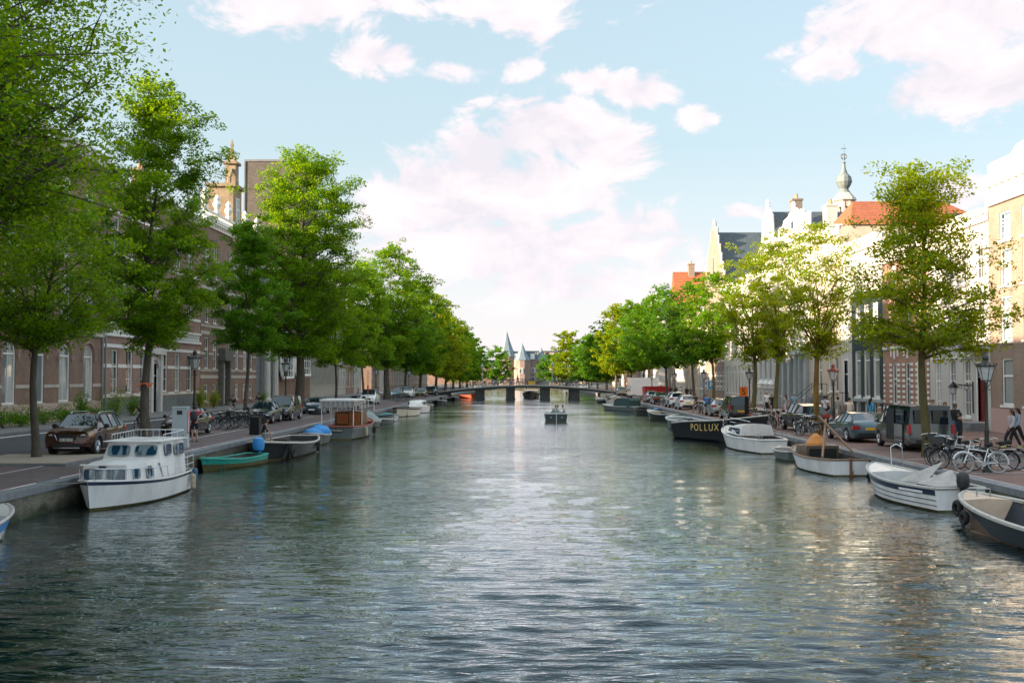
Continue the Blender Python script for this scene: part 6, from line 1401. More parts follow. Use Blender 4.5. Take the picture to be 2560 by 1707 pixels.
for k, ch in enumerate('POLLUX'):
    u = .86-.068*k; x_, hb_, z_ = b.gun(u); x2, hb2, z2 = b.gun(u-.04); an = math.atan2(-(hb_-hb2), x_-x2)
    place_text('lettering', ch, .62, Matrix.Translation((x_-.10,-(hb_*.965+.05),z_*.66)) @ Matrix.Rotation(math.pi*0+an,4,'Z') @ Matrix.Rotation(R(90),4,'X') @ Matrix.Scale(.85,4,(1,0,0)), GOLD, b.t) if False else None
for k, ch in enumerate('XULLOP'):
    u = .63-.060*(k); x_, hb_, z_ = b.gun(u); x2, hb2, z2 = b.gun(u-.04); an = math.atan2(-(hb_-hb2), x_-x2)
    place_text('lettering', ch, .62, Matrix.Translation((x_-.10,-(hb_*.965+.07),z_*.66)) @ Matrix.Rotation(an,4,'Z') @ Matrix.Rotation(R(90),4,'X'), GOLD, b.t)
b.motor(PLASTIC,.9,y=.5); b.motor(mat('grey_motor', (.12,.16,.18), .4),.85,y=-.4)
b = Boat('sloop','grey open sloop with pale rim moored ahead of the black lettered barge',6.6,2.4,(12.3,80.5),R(90)+R(10),hull=HG,rim=mat('light_grey_rim', (.40,.43,.43), .5),inner=HG,sheer=(.9,.7,.75),stern=.8,gw=.09,fore=.15); b.thwart(.5,.4,m=RIMG); b.thwart(.3,.4,m=RIMG); b.tyre(.4,1,.3,.15)
b = Boat('open_boat','black rowing boat second ahead of the grey sloop',5.0,1.9,(12.7,96.5),R(90)+R(24),hull=HB,rim=RIMG,sheer=(.95,.6,.65),gw=.05); b.thwart(.5)
b = Boat('open_boat','black open boat with a scrap of blue tarpaulin',5.4,2.0,(12.6,110),R(90)+R(14),hull=HB,rim=HB,sheer=(.9,.6,.65)); m = MB(); m.lathe([(.4,.5),(.3,.75),(.05,.85)], (-2.0,-.4,0), 8); m.build('tarpaulin', TARPB, b.t)
b = Boat('canopy_boat','low grey-green launch with dark folded spray hood',6.4,2.0,(11.2,124),R(90)+R(34),hull=HG,rim=RIMG,sheer=(.75,.55,.6),fore=.3); m = MB(); m.prism([(-2.6,.5),(.4,.5),(.1,1.3),(-.4,1.55),(-2.2,1.55),(-2.6,1.3)], 'y', -.9, .9); m.build('spray_hood', mat('dark_green_canvas', (.02,.055,.055), .6), b.t); m = MB(); m.tube([(-2.7,-.9,1.2),(-2.5,-.95,1.8),(-1.2,-1.0,1.95),(.2,-.95,1.6)], .04, 5); m.tube([(-2.7,.9,1.2),(-2.5,.95,1.8),(-1.2,1.0,1.95),(.2,.95,1.6)], .04, 5); m.build('hood_frame', DARK, b.t)
b = Boat('open_boat','small motorboat with people-sized orange box far along the right quay',5.0,2.0,(12.3,143),R(90),hull=HW,sheer=(.8,.6,.6)); m = MB(); m.box(-.6,-.5,.4,.4,.5,1.2); m.build('console', mat('tan_box', (.5,.33,.2), .6), b.t)
b = Boat('open_boat','dark small boat nearest the right end of the bridge',5.0,1.9,(11.8,163),R(100),hull=HB,sheer=(.8,.5,.55)); b.thwart(.5)
b = Boat('open_boat','grey upturned-looking hull moored under the white box trailer',6.0,2.2,(12.9,155),R(80),hull=mat('pale_grey_hull', (.35,.36,.36), .5),sheer=(1.3,.7,.7)); b.thwart(.5)
# --- motorboat under way
b = Boat('motorboat','small dark motorboat carrying three people up the middle of the canal',5.4,2.15,(2.55,92.6+2.4),R(90),hull=mat('petrol_blue_hull', (.008,.028,.036), .3),rim=mat('white_rim', (.6,.62,.6), .4),sheer=(.9,.7,.78),stern=.93,gw=.05,inner=mat('beige_inner', (.35,.33,.3), .6),group='boats under way')
m = MB(); m.box(-2.72,-.02,.0,-2.70,.02,.75); m.build('transom_trim', WHITE, b.t); m = MB(); m.lathe([(.07,-.02),(.07,.0)], (-2.71,-.5,.45), 10, 'x'); m.lathe([(.07,-.02),(.07,.0)], (-2.71,.5,.45), 10, 'x'); m.build('exhaust', STEEL, b.t)
m = MB(); m.lathe([(.42,.55),(.45,.85),(.3,1.15),(.1,1.22)], (-1.9,.05,0), 9); m.build('engine_cover', TARPG, b.t, smooth=50); b.thwart(.2); b.thwart(.45)
# ---------- street lamps, signs, furniture
LAMPP = mat('lamp_post_paint', (.035,.033,.030), .45, metal=.3, var=.2)
def lamp(label, x, y, h=4.7, z=None, lean=0, crown=None, post=None, group='crown street lamps'):
    t = thing('street_lamp', label, 'street lamp', (x, y, gz(x) if z is None else z), 0, group); t.rotation_euler = (0, R(lean), 0)
    s = h/4.7; p = MB()
    p.lathe([(.19,0),(.19,.12),(.15,.2),(.14,.75),(.16,.80),(.10,.95),(.085,1.6),(.10,1.65),(.07,1.75),(.055,3.35),(.08,3.42),(.05,3.48),(.05,3.6)], n=10); p.v = [(a*s,b*s,c*s) for a,b,c in p.v]
    for k in range(4):
        a = math.pi/4+k*math.pi/2; c, q = math.cos(a), math.sin(a); p.tube([(c*.04*s,q*.04*s,3.35*s),(c*.16*s,q*.16*s,3.5*s),(c*.17*s,q*.17*s,3.68*s)], .014*s, 4)
    p.tube([(-.18*s,0,3.3*s),(.18*s,0,3.3*s)], .02*s, 5); p.build('post', post or LAMPP, t, smooth=50)
    g = MB(); g.lathe([(.17,3.66),(.33,4.22)], n=6, cap=True); g.v = [(a*s,b*s,c*s) for a,b,c in g.v]; gl = g.build('lantern', LAMPG, t)
    f = MB()
    for k in range(6):
        a = 2*math.pi*(k+.5)/6; c, q = math.cos(a), math.sin(a); f.tube([(c*.175*s,q*.175*s,3.65*s),(c*.345*s,q*.345*s,4.23*s)], .014*s, 4); f.tube([(c*.36*s,q*.36*s,4.24*s),(c*.41*s,q*.41*s,4.34*s)], .02*s, 4); b_ = a+math.pi/6; f.tube([(math.cos(b_)*.33*s,math.sin(b_)*.33*s,4.24*s),(math.cos(b_)*.37*s,math.sin(b_)*.37*s,4.33*s)], .02*s, 4)
    f.v = f.v; m2 = MB(); m2.lathe([(.19,3.62),(.19,3.67)], n=6); m2.lathe([(.36,4.20),(.37,4.25),(.26,4.33),(.14,4.40),(.10,4.46),(.13,4.52),(.11,4.62),(.03,4.70)], n=12); m2.v = [(a*s,b*s,c*s) for a,b,c in m2.v]
    o_ = len(f.v); f.v += m2.v; f.f += [tuple(i+o_ for i in q) for q in m2.f]; f.m += m2.m
    f.build('lantern_crown', crown or LAMPP, t)
    return t
lamp('nearest crown street lamp, dark post rising out of the parked bicycles', 15.35, 34.6, 3.95, z=.02)
lamp('crown street lamp with copper red top beside the lichen-covered elm', 16.9, 57.0, 3.9, crown=mat('copper_red_top', (.22,.05,.035), .4))
lamp('crown street lamp above the orange letter sign', 17.1, 79.4, 3.9); lamp('crown street lamp beside the blue parking sign on the right bank', 17.2, 100.5, 3.95)
lamp('crown street lamp behind the farther white car', 17.3, 121, 3.9); lamp('slim crown street lamp before the orange roofed house', 17.6, 146, 3.9, crown=mat('painted_sunlit_iron', (.2,.09,.05), .5))  # last lamp's lighter brown crown imitates sunlight on the dark iron
lamp('crown street lamp behind the man pointing in the red shirt', -18.7, 57.2, 4.65); lamp('crown street lamp left of the very large elm', -18.6, 78.4, 4.6); lamp('crown street lamp beyond the white bicycle racks', -18.6, 125, 4.5); lamp('crown street lamp farthest along the left bank', -18.4, 158, 4.5)
PLP = mat('pale_lamp_post', (.40,.37,.33), .5)
lamp('pale crown lamp standing on the left part of the bridge', (1205.5-1320)/2560*BY, BY+.5, 4.2, z=dz(-8.2), post=PLP, crown=PLP)
lamp('slightly leaning pale crown lamp on the right part of the bridge', (1380-1320)/2560*BY, BY+.5, 4.3, z=dz(4.3), lean=1.2, post=PLP, crown=PLP)
t = thing('wall_lantern', 'small lantern on a scrolled iron bracket in front of the white house', 'lantern', (24.95, 57.9, 0)); b = MB(); b.tube([(0,0,2.75),(-1.0,0,2.8)], .03, 5); b.ring((-.35,0,2.62), .13, .018, 'y', 12, 4); b.ring((-.70,0,2.66), .09, .016, 'y', 12, 4); b.tube([(0,0,1.2),(0,0,2.95)], .035, 5); b.build('bracket', DARK, t)
g = MB(); g.lathe([(.15,2.3),(.24,2.62)], (-1.1,0,0), 6); g.build('lantern', LAMPG, t); g = MB(); g.lathe([(.30,2.62),(.20,2.76),(.08,2.88),(.03,3.0)], (-1.1,0,0), 8); g.build('cap', DARK, t); g = MB(); g.lathe([(.17,2.26),(.17,2.3)], (-1.1,0,0), 6); g.build('base', DARK, t)
# parking meter cabinet
t = thing('parking_meter', 'tall grey parking meter cabinet with a pink framed poster', 'parking meter', (-15.75, 46.3, .02), R(8)); GC = mat('cabinet_grey', (.42,.47,.49), .5, var=.08)
b = MB(); b.box(-.33,-.28,0,.33,.28,1.80); b.box(-.36,-.31,1.80,.36,.31,1.85); b.box(-.36,-.31,0,.36,.31,.10); b.build('cabinet', GC, t)
b = MB(); b.box(.331,-.21,.65,.345,.21,1.70); b.build('poster_frame', DARK, t); b = MB(); b.box(.345,-.18,.69,.35,.18,1.66); po = b.build('poster', mat('pink_paper', (.68,.36,.42), .6), t); b = MB(); b.box(.35,-.05,1.35,.353,.07,1.60); b.box(.35,-.02,1.2,.353,.03,1.36); b.build('poster_figure', mat('poster_red', (.4,.05,.08), .6), po)
b = MB(); b.box(-.12,-.292,1.50,.12,-.281,1.68); b.build('display', PLASTIC, t)
# signs
def sign(label, x, y, h, w, hh, m, txt=None, tm=None, ts=.5, facing=-1):
    t = thing('street_sign', label, 'sign', (x, y, gz(x)), 0); p = MB(); p.tube([(0,0,0),(0,0,h+hh)], .035, 6); p.build('pole', STEEL, t)
    p = MB(); p.box(-w/2,-.07,h,w/2,-.045,h+hh); q = p.build('panel', m, t)
    if txt: place_text('lettering', txt, ts, Matrix.Translation((0,-.078,h+hh/2)) @ Matrix.Rotation(R(90),4,'X'), tm, q)
    return t
ORS = mat('orange_sign', (.75,.16,.01), .45); sign('bright orange square sign with a dark letter S beside a mossy elm', 16.0, 76.4, 1.75, .62, .72, ORS, 'S', INK, .7)
sign('blue square parking sign with white letter P on the right bank', 16.75, 94, 2.1, .6, .75, mat('blue_sign', (.02,.22,.50), .45), 'P', WHITE, .6)
t = sign('tall pole with red and white band beside the large open-topped elm', -16.9, 108, 1.6, .16, .7, mat('red_sign', (.5,.03,.04), .5)); b = MB(); b.tube([(0,0,2.3),(0,0,4.0)], .03, 5); b.build('pole_top', STEEL, t)
# white tubular bicycle racks left
for i in range(8):
    t = thing('bicycle_rack', 'white tubular hoop in the row of bicycle racks on the left bank', 'bicycle rack', (-17.6+.10*(i%2), 99.5+i*1.35, .05), 0, 'white bicycle hoops')
    b = MB(); b.tube([(-.5,0,0),(-.5,0,.75),(-.42,0,.85),(.42,0,.85),(.5,0,.75),(.5,0,0)], .03, 6); b.tube([(-.5,0,.45),(.5,0,.45)], .02, 5); b.build('hoop', WHITE, t, smooth=60)
for i, x in enumerate((-16.9,-15.6)): 
    t = thing('crash_barrier', 'low white tubular barrier '+('behind the blue grey saloon' if i == 0 else 'closing the rack area at the quay edge'), 'barrier', (x, 95.5+i*2.2, .03)); b = MB(); b.tube([(-.9,0,0),(-.9,0,.95),(.9,0,.95),(.9,0,0)], .035, 6); b.tube([(-.9,0,.5),(.9,0,.5)], .025, 5); b.build('frame', WHITE, t, smooth=60)
t = thing('litter_bin', 'dark square litter bin beside the white bicycle racks', 'litter bin', (-16.6, 98.2, .04)); b = MB(); b.prism([(-.3,0),(.3,0),(.34,1.2),(-.34,1.2)], 'y', -.3, .3); b.build('body', PLASTIC, t); b = MB(); b.prism([(-.38,1.2),(.38,1.2),(.2,1.38),(-.2,1.38)], 'y', -.34, .34); b.build('lid', DARK, t)
# raised tree pit with pale gravel by the thin near tree
t = thing('tree_pit', 'square stone-edged bed of pale sand round the thin near tree', 'tree pit', (-18.6, 38.6, .07)); b = MB(); b.box(-2.2,-2.4,-.05,2.2,2.2,.06); b.build('kerb', GSTONE, t); b = MB(); b.box(-2.0,-2.2,.06,2.0,2.0,.075); b.build('sand', mat('pale_sand', (.36,.30,.24), .95, var=.2, scale=3), t)
for (x,y,nm) in ((-19.6,52.4,'tall elm with the orange ribbon'),(-19.6,87.6,'very large forked elm'),(-19.6,142,'large open-topped elm')):
    t = thing('tree_pit', 'flat stone edging round the foot of the '+nm, 'tree pit', (x, y, .07)); b = MB(); b.box(-1.2,-1.8,-.05,1.2,1.8,.05); b.build('kerb', GSTONE, t)
rb = MB(); rb.tube([(.30*math.cos(a),.30*math.sin(a),2.78+.02*math.sin(3*a)) for a in np.linspace(0,6.28,14)], .035, 5); rb.tube([(.1,-.30,2.78),(.22,-.42,2.6),(.40,-.36,2.72)], .04, 4); rb.tube([(-.15,-.28,2.78),(-.36,-.36,2.66)], .04, 4)
et = [o for o in bpy.data.objects if o.get('label','').startswith('tall dense elm')][0]; q = rb.build('ribbon', mat('orange_ribbon', (.7,.15,.03), .6), et)
# red scaffold frame at the far right house and bollard with chain
t = thing('bollard', 'grey stone bollard with a chain before the white house', 'bollard', (19.3, 48.5, .15)); b = MB(); b.lathe([(.2,0),(.19,.1),(.15,.2),(.14,.75),(.19,.8),(.17,.9),(.04,1.0)], n=10); b.build('post', GSTONE, t, smooth=50); b = MB(); b.tube([(.1,0,.75),(.6,.6,.5),(1.2,1.3,.75)], .02, 5); b.build('chain', DARK, t)
# ---------- people
SKIN = mat('skin', (.42,.24,.17), .55); SKIN2 = mat('darker_skin', (.20,.11,.075), .55)
HAIRD = mat('dark_hair', (.015,.012,.010), .6); HAIRB = mat('blonde_hair', (.40,.27,.12), .6); HAIRR = mat('brown_hair', (.07,.035,.02), .6); HAIRG = mat('grey_hair', (.3,.3,.3), .6)
SC2 = bpy.data.scenes.new('workbench')
def cloth(name, c): return mat('cloth_'+name, c, .85, var=.15, scale=6)
def skin_mesh(name, chains, mats_, parent, sub=1):
    """chains: list of [(point, radius), ...]; a chain may start from a shared point"""
    V = []; E = []; Rr = []; key = {}
    for ch in chains:
        last = None
        for p, r in ch:
            k = tuple(round(c, 4) for c in p)
            if k in key: i = key[k]
            else: i = len(V); key[k] = i; V.append(p); Rr.append(r)
            if last is not None and last != i: E.append((last, i))
            last = i
    me = bpy.data.meshes.new(name); me.from_pydata([tuple(v) for v in V], E, []); o = bpy.data.objects.new(name, me); SC2.collection.objects.link(o)
    md = o.modifiers.new('s', 'SKIN'); md.use_smooth_shade = True
    for i, r in enumerate(Rr):
        rr_ = r if isinstance(r, tuple) else (r, r); o.data.skin_vertices[0].data[i].radius = rr_
    o.data.skin_vertices[0].data[0].use_root = True
    # every separate chain needs its own root
    seen = set(); adj = {}
    for a, b in E: adj.setdefault(a, []).append(b); adj.setdefault(b, []).append(a)
    for i in range(len(V)):
        if i in seen: continue
        o.data.skin_vertices[0].data[i].use_root = True; st = [i]
        while st:
            q = st.pop()
            if q in seen: continue
            seen.add(q); st += adj.get(q, [])
    if sub: o.modifiers.new('u', 'SUBSURF').levels = sub
    vl = SC2.view_layers[0]; vl.update(); dg = vl.depsgraph; m2 = bpy.data.meshes.new_from_object(o.evaluated_get(dg)); bpy.data.objects.remove(o)
    m2.name = name; m2.shade_smooth(); m2.materials.clear(); return link(name, m2, mats_, parent)
def person(label, loc, rz, pose='stand', top=('white',(.7,.68,.66)), legs=('black',(.015,.015,.018)), hair=HAIRD, sk=SKIN, h=1.76, long=True, sleeves=False, longhair=False, bag=None, dress=False, shoes=(.02,.02,.02), group=None, amp=.22, arms=None):
    s = h/1.76; t = thing('person', label, 'person', loc, rz, group or 'people on the quays and bridge'); t.scale = (s,s,s)
    V = Vector; hip = .93; q = {}
    seat = pose in ('sit','cycle')
    # facing +y, x to the right
    pel = V((0,0,hip)); sp = V((0,.0,1.15)); chest = V((0,.01,1.34)); neck = V((0,.0,1.50)); head = V((0,.02,1.62)); sh = .185
    if pose == 'cycle': pel = V((0,-.12,.98)); sp = V((0,-.03,1.18)); chest = V((0,.05,1.36)); neck = V((0,.09,1.51)); head = V((0,.14,1.62))
    if pose == 'sit': pel = V((0,0,.10)); sp = V((0,.03,.33)); chest = V((0,.10,.52)); neck = V((0,.17,.66)); head = V((0,.22,.77))
    for sd_ in (-1,1):
        hj = pel+V((sd_*.095,0,-.03)); a = amp*sd_ if pose == 'walk' else .02*sd_
        if pose == 'cycle': kn = V((sd_*.11,.26,.82 if sd_ > 0 else .66)); an = V((sd_*.11,.12,.42 if sd_ > 0 else .22)); toe = an+V((0,.15,-.05))
        elif pose == 'sit': kn = pel+V((sd_*.13,.43,.03)); an = pel+V((sd_*.12,.44,-.40)); toe = an+V((0,.16,-.05))
        else: kn = V((sd_*.10, a*.9+.03, .49)); an = V((sd_*.10, a*1.25-(.10 if a < 0 and pose == 'walk' else 0), .085)); toe = an+V((sd_*.02,.16,-.045))
        q[sd_] = dict(hip=hj, kn=kn, an=an, toe=toe, heel=an+V((0,-.04,-.04)))
        S = chest+V((sd_*sh,0,.07))
        if arms and sd_ in arms: e, w = arms[sd_]; e, w = V(e), V(w)
        elif pose == 'cycle': e = chest+V((sd_*.22,.16,-.16)); w = V((sd_*.24,.42,1.10))
        elif pose == 'sit': e = chest+V((sd_*.22,.04,-.22)); w = pel+V((sd_*.10,.32,.12))
        else: e = S+V((sd_*.055,-.03-a*.35,-.28)); w = e+V((sd_*.0,.07-a*.5,-.24))
        q[sd_].update(S=S, e=e, w=w)
    ch = [[(pel,(.115,.09)),(sp,(.11,.085)),(chest,(.125,.095)),(neck,.052),(head+V((0,-.01,-.03)),(.066,.075)),(head+V((0,0,.035)),(.072,.085)),(head+V((0,-.005,.085)),(.055,.065))]]
    for sd_ in (-1,1):
        d = q[sd_]
        ch.append([(pel,(.115,.09)),(d['hip'],.085),(d['hip'].lerp(d['kn'],.5),.074),(d['kn'],.055),(d['kn'].lerp(d['an'],.35),.055),(d['an'],.038),(d['toe'],.030)])
        ch.append([(chest,(.125,.095)),(d['S'],.052),(d['S'].lerp(d['e'],.5),.046),(d['e'],.037),(d['e'].lerp(d['w'],.4),.036),(d['w'],.024),(d['w']+(d['w']-d['e']).normalized()*.06,(.036,.018))])
        fd = (d['w']-d['e']).normalized(); pm_ = d['w']+fd*.07; side = V((0,1,0)) if abs(fd.y) < .7 else V((0,0,1)); side = (side-fd*side.dot(fd)).normalized()
        for k, ln_ in enumerate((.062,.072,.068,.052)):
            o_ = side*(-.027+.018*k); inn = V((-sd_*.016,0,0)); ch.append([(pm_+o_,.009),(pm_+o_+fd*ln_*.55+inn*.5,.0085),(pm_+o_+fd*ln_+inn,.007)])
        ch.append([(d['w']+fd*.03+side*.03,.011),(d['w']+fd*.07+side*.055+V((-sd_*.01,0,0)),.009)])
    ch.append([(head+V((0,.078,.005)),.012),(head+V((0,.10,-.012)),.010)])
    skin_mesh('body', ch, sk, t)
    tm = cloth(top[0], top[1]); lm = cloth(legs[0], legs[1])
    c = [[(pel+V((0,0,-.07)),(.150,.120)),(pel+V((0,0,.06)),(.142,.115)),(sp,(.140,.112)),(chest,(.150,.122)),(chest+V((0,0,.09)),(.11,.085)),(neck+V((0,0,-.045)),.062)]]
    for sd_ in (-1,1):
        d = q[sd_]; c.append([(chest,(.150,.122)),(d['S'],.066),(d['S'].lerp(d['e'],.55),.062)] + ([(d['e'],.052),(d['w'].lerp(d['e'],.12),.038)] if sleeves else []))
    skin_mesh('dress' if dress else 'shirt', c, tm, t)
    if dress:
        m = MB(); m.lathe([(.16,hip+.08),(.17,hip),(.21,.62),(.24,.48)], (0,0,0), 12); m.build('skirt', tm, t, smooth=60)
    else:
        c = [[(pel+V((0,0,.12)),(.125,.102)),(pel,(.135,.11))]]
        for sd_ in (-1,1):
            d = q[sd_]; c.append([(pel,(.135,.11)),(d['hip'],.100),(d['hip'].lerp(d['kn'],.5),.090)] + ([(d['kn'],.074),(d['kn'].lerp(d['an'],.45),.066),(d['an']+(d['kn']-d['an'])*.08,.056)] if long else [(d['hip'].lerp(d['kn'],.82),.086)]))
        skin_mesh('trousers' if long else 'shorts', c, lm, t)
    for sd_ in (-1,1):
        d = q[sd_]; skin_mesh('shoe', [[(d['an']+V((0,-.045,-.045)),.040),(d['an']+V((0,.03,-.05)),.044),(d['toe']+V((0,.02,-.003)),.036)]], mat('shoe_%d' % int(shoes[0]*100+shoes[1]*1000), shoes, .6), t)
    m = MB(); hc = head+V((0,-.012,.045)); 
    prof = [(.070,-.10),(.088,-.06),(.093,-.01),(.086,.035),(.060,.066),(.02,.078)]; m.lathe(prof, hc, 12); m.v = [(x_, y_ if not (y_ > hc.y+.045 and z_ < hc.z+.015) else hc.y+.04, z_) for x_,y_,z_ in m.v]
    if longhair: m.tube([hc+V((0,-.06,.02)), hc+V((0,-.10,-.14)), hc+V((0,-.12,-.34))], [.075,.085,.045], 8)
    m.build('hair', hair, t, smooth=80)
    m = MB()
    for sd_ in (-1,1): m.lathe([(.004,-.008),(.011,0),(.004,.006)], head+V((sd_*.030,.082,.015)), 6, 'y')
    m.build('eyes', INK, t); m = MB(); m.cbox(head+V((0,.083,-.042)), (.045,.008,.008)); m.build('mouth', mat('lips', (.25,.07,.06), .5), t)
    m = MB()
    for sd_ in (-1,1): m.lathe([(.008,-.02),(.020,0),(.008,.02)], head+V((sd_*.082,-.005,.0)), 6, 'z')
    m.build('ears', sk, t)
    if bag == 'backpack':
        m = MB(); a = chest+V((0,-.20,-.10)); m.lathe([(.08,-.26),(.15,-.22),(.165,0),(.14,.18),(.06,.24)], a, 10); m.v = [(x_*1, a.y+(y_-a.y)*.7, z_) for x_,y_,z_ in m.v]; m.build('backpack', cloth('backpack', (.03,.03,.04)), t, smooth=60)
    if bag == 'strap':
        m = MB(); m.tube([chest+V((-.16,-.02,.16)), chest+V((0,-.15,-.05)), pel+V((.19,-.12,.08))], .018, 4); m.box(.16,-.16,pel.z-.1,.26,.06,pel.z+.12); m.build('shoulder_bag', cloth('bag', (.02,.02,.03)), t)
    return t
def P_(px, X): x = X; y = gx(px, X); return (x, y, gz(X)+.0)
BK = ('black',(.014,.015,.017)); JN = ('denim',(.05,.08,.14)); WT = ('white',(.66,.65,.66)); 
# left bank
x, y, z = gg(486, 1104)
person('person seen from behind in a red T-shirt and black shorts pointing right with outstretched arm', (x,y,z), R(8), 'stand', ('red',(.50,.015,.03)), BK, long=False, bag='backpack', arms={1:((.46,.03,1.40),(.72,.08,1.54))}, h=1.8)
person('person in dark jacket and shorts sitting on the quay edge above the black barge', (-14.45,gx(652,-14.6)+0,.02), R(-78), 'sit', BK, ('pale_shorts',(.30,.33,.36)), long=False, sleeves=True, hair=HAIRR)
t = thing('bollard', 'black iron box behind the person sitting on the quay edge', 'bollard', (-15.2, gx(640,-15.2), 0)); b = MB(); b.prism([(-.28,0),(.28,0),(.25,.95),(-.25,.95)], 'y', -.28, .28); b.lathe([(.3,.95),(.3,1.0),(.05,1.06)], n=8); b.build('body', DARK, t)
def rider(label, x, y, rz, proto, blabel, **k):
    z = gz(x); bike(proto, x, y, rz+90, 0, z=z, label=blabel, group='bicycles being ridden')
    d = Vector((math.cos(R(rz+90)), math.sin(R(rz+90)), 0)); return person(label, (x-d.x*.1, y-d.y*.1, z), R(rz), 'cycle', **k)
# (bike() frames point along +x; people face +y)
rider('person in a black T-shirt cycling towards the camera left of the tall elm trunk', -21.6, gx(352,-21.6), 180, BK_, 'black bicycle ridden by the person left of the tall elm trunk', top=BK, legs=BK, hair=HAIRR)
rider('person in black top with bare legs cycling past the dark stone entrance', -22.4, gx(583,-22.4), 180, BG_, 'pale bicycle ridden past the dark stone entrance', top=BK, legs=('grey_shorts',(.1,.1,.1)), long=False, hair=HAIRR, sleeves=True)
rider('person in a black jacket cycling in front of the round columns', -22.8, gx(648,-22.8), 180, BK_, 'black bicycle ridden in front of the round columns', top=BK, legs=BK, sleeves=True, hair=HAIRR)
person('person in white top standing left of the white delivery van', (-20.3,gx(896,-20.3),.1), R(150), 'walk', WT, BK, hair=HAIRD)
for px, X_, lab in ((1068,-18.8,'person in dark clothes by the left end of the bridge'),(1083,-17.5,'person with grey coat by the left end of the bridge')): person(lab, P_(px,X_), R(40), 'walk', BK if px < 1080 else ('grey',(.2,.2,.2)), BK, sleeves=True)
# bridge
for px, lab, tp, lg in ((1362,'tall pale-clothed person walking left of the leaning bridge lamp',('peach',(.6,.42,.32)),('peach2',(.5,.36,.28))),(1391,'person in white shirt walking right of the leaning bridge lamp',WT,('grey',(.2,.2,.22))),(1332,'person in dark blue behind the yellow cargo box',('dark_blue',(.03,.07,.16)),BK),(1240,'person in black walking over the left part of the bridge',BK,BK),(1420,'person in grey near the right span of the bridge',('grey',(.2,.2,.22)),BK),(1294,'person in blue on the middle of the bridge',('mid_blue',(.05,.14,.3)),BK)):
    x = (px-1320)/2560*(BY+2.2); person(lab, (x,BY+2.2,dz(x)), R(70 if px != 1391 else -80), 'walk', tp, lg, sleeves=True, long=px != 1391, h=1.82)
t = thing('cargo_box', 'yellow cargo box standing at the bridge railing', 'box', ((1330-1320)/2560*BY,BY+.6,dz(.7))); b = MB(); b.prism([(-.6,.1),(.6,.1),(.7,.75),(-.7,.75)], 'y', -.35, .35); b.build('box', mat('yellow_box', (.70,.42,.02), .5), t)
# boat crew
for px, lab, tp, hr in ((1384,'person with brown hair and bare shoulders sitting at the left of the small motorboat',('rose',(.45,.25,.2)),HAIRR),(1389,'dark-haired person in black sitting second from left in the motorboat',BK,HAIRD),(1412,'person in pale grey hoodie sitting at the right of the motorboat',('pale_grey',(.42,.44,.46)),HAIRD)):
    yy = 94.0+(1.0 if px == 1389 else 0); person(lab, ((px-1320)/2560*yy, yy, WZ+.62), R({1384:-60,1389:-100,1412:80}[px]), 'sit', tp, JN, hair=hr, sleeves=px == 1412, group='people in the motorboat')
person('person standing at the bow of the tour boat under the bridge', ((1316-1320)/2560*203, 203, WZ+.7), 0, 'stand', BK, BK, group='people afloat')
# right bank
def PR(px, X, lab, rz=180, pose='walk', **k): return person(lab, P_(px, X), R(rz), pose, **k)
PR(2527,20.9,'woman with long dark hair, pale sweater and black trousers walking at the right edge',90,top=('pale_sweater',(.55,.50,.52)),legs=BK,hair=HAIRD,longhair=True,sleeves=True,h=1.62,shoes=(.45,.6,.1)) if False else person('person with long dark hair, pale sweater and lime shoes walking at the right edge', P_(2527,20.6), R(95), 'walk', ('pale_sweater',(.55,.50,.52)), BK, longhair=True, sleeves=True, h=1.64, shoes=(.45,.6,.1))
PR(2541,21.0,'person in light blue denim jacket walking beside the one in the pale sweater',95,top=('light_denim',(.30,.40,.50)),legs=BK,longhair=True,sleeves=True,h=1.70)
PR(2398,17.9,'person in black jacket with short dark hair standing behind the parked bicycles',60,'stand',top=BK,legs=BK,sleeves=True,h=1.74)
PR(2386,20.0,'person with black backpack walking past the rear of the grey van',180,top=BK,legs=JN,bag='backpack',sk=SKIN2,h=1.8)
PR(2361,20.6,'person in white T-shirt and red bag just right of the grey van',180,top=('cool_white',(.62,.64,.68)),legs=('dark_red',(.3,.02,.03)),hair=HAIRR,h=1.8)
PR(2331,22.0,'person whose dark head shows above the grey van roof',180,top=BK,legs=BK,h=1.78)
PR(2198,17.2,'person in green-grey clothes standing beside the open sliding door',200,'stand',top=('khaki',(.16,.17,.12)),legs=('khaki2',(.10,.11,.08)),sleeves=True,hair=HAIRG)
PR(2062,19.9,'person in white T-shirt with a dark shoulder strap left of the copper-topped lamp',0,top=WT,legs=BK,bag='strap',h=1.8)
PR(2094,20.2,'person in grey shirt and pale shorts right of the copper-topped lamp',0,top=('mid_grey',(.25,.26,.24)),legs=('pale_shorts2',(.4,.36,.3)),long=False)
PR(2122,19.7,'person in cream T-shirt walking away above the blue grey saloon',0,top=('cream',(.66,.60,.52)),legs=('cream2',(.5,.45,.38)),h=1.8)
PR(2176,20.6,'person with long dark hair in a bright blue jacket beside the grey van',-60,top=('bright_blue',(.05,.28,.48)),legs=('white_trousers',(.6,.6,.62)),longhair=True,sleeves=True)
PR(1917,19.6,'person in white shirt and black trousers facing the camera between two elm trunks',180,top=('bright_white',(.75,.74,.74)),legs=BK,hair=HAIRG,sleeves=True,h=1.86)
PR(1929,19.9,'blonde person in black dress next to the person in the white shirt',180,top=BK,dress=True,hair=HAIRB,longhair=True,h=1.7)
PR(1965,20.4,'person in striped grey top and pale trousers walking away past the black stoop railings',0,top=('stripe_grey',(.40,.42,.44)),legs=('pinkish',(.5,.38,.40)),longhair=True,h=1.68,hair=HAIRR)
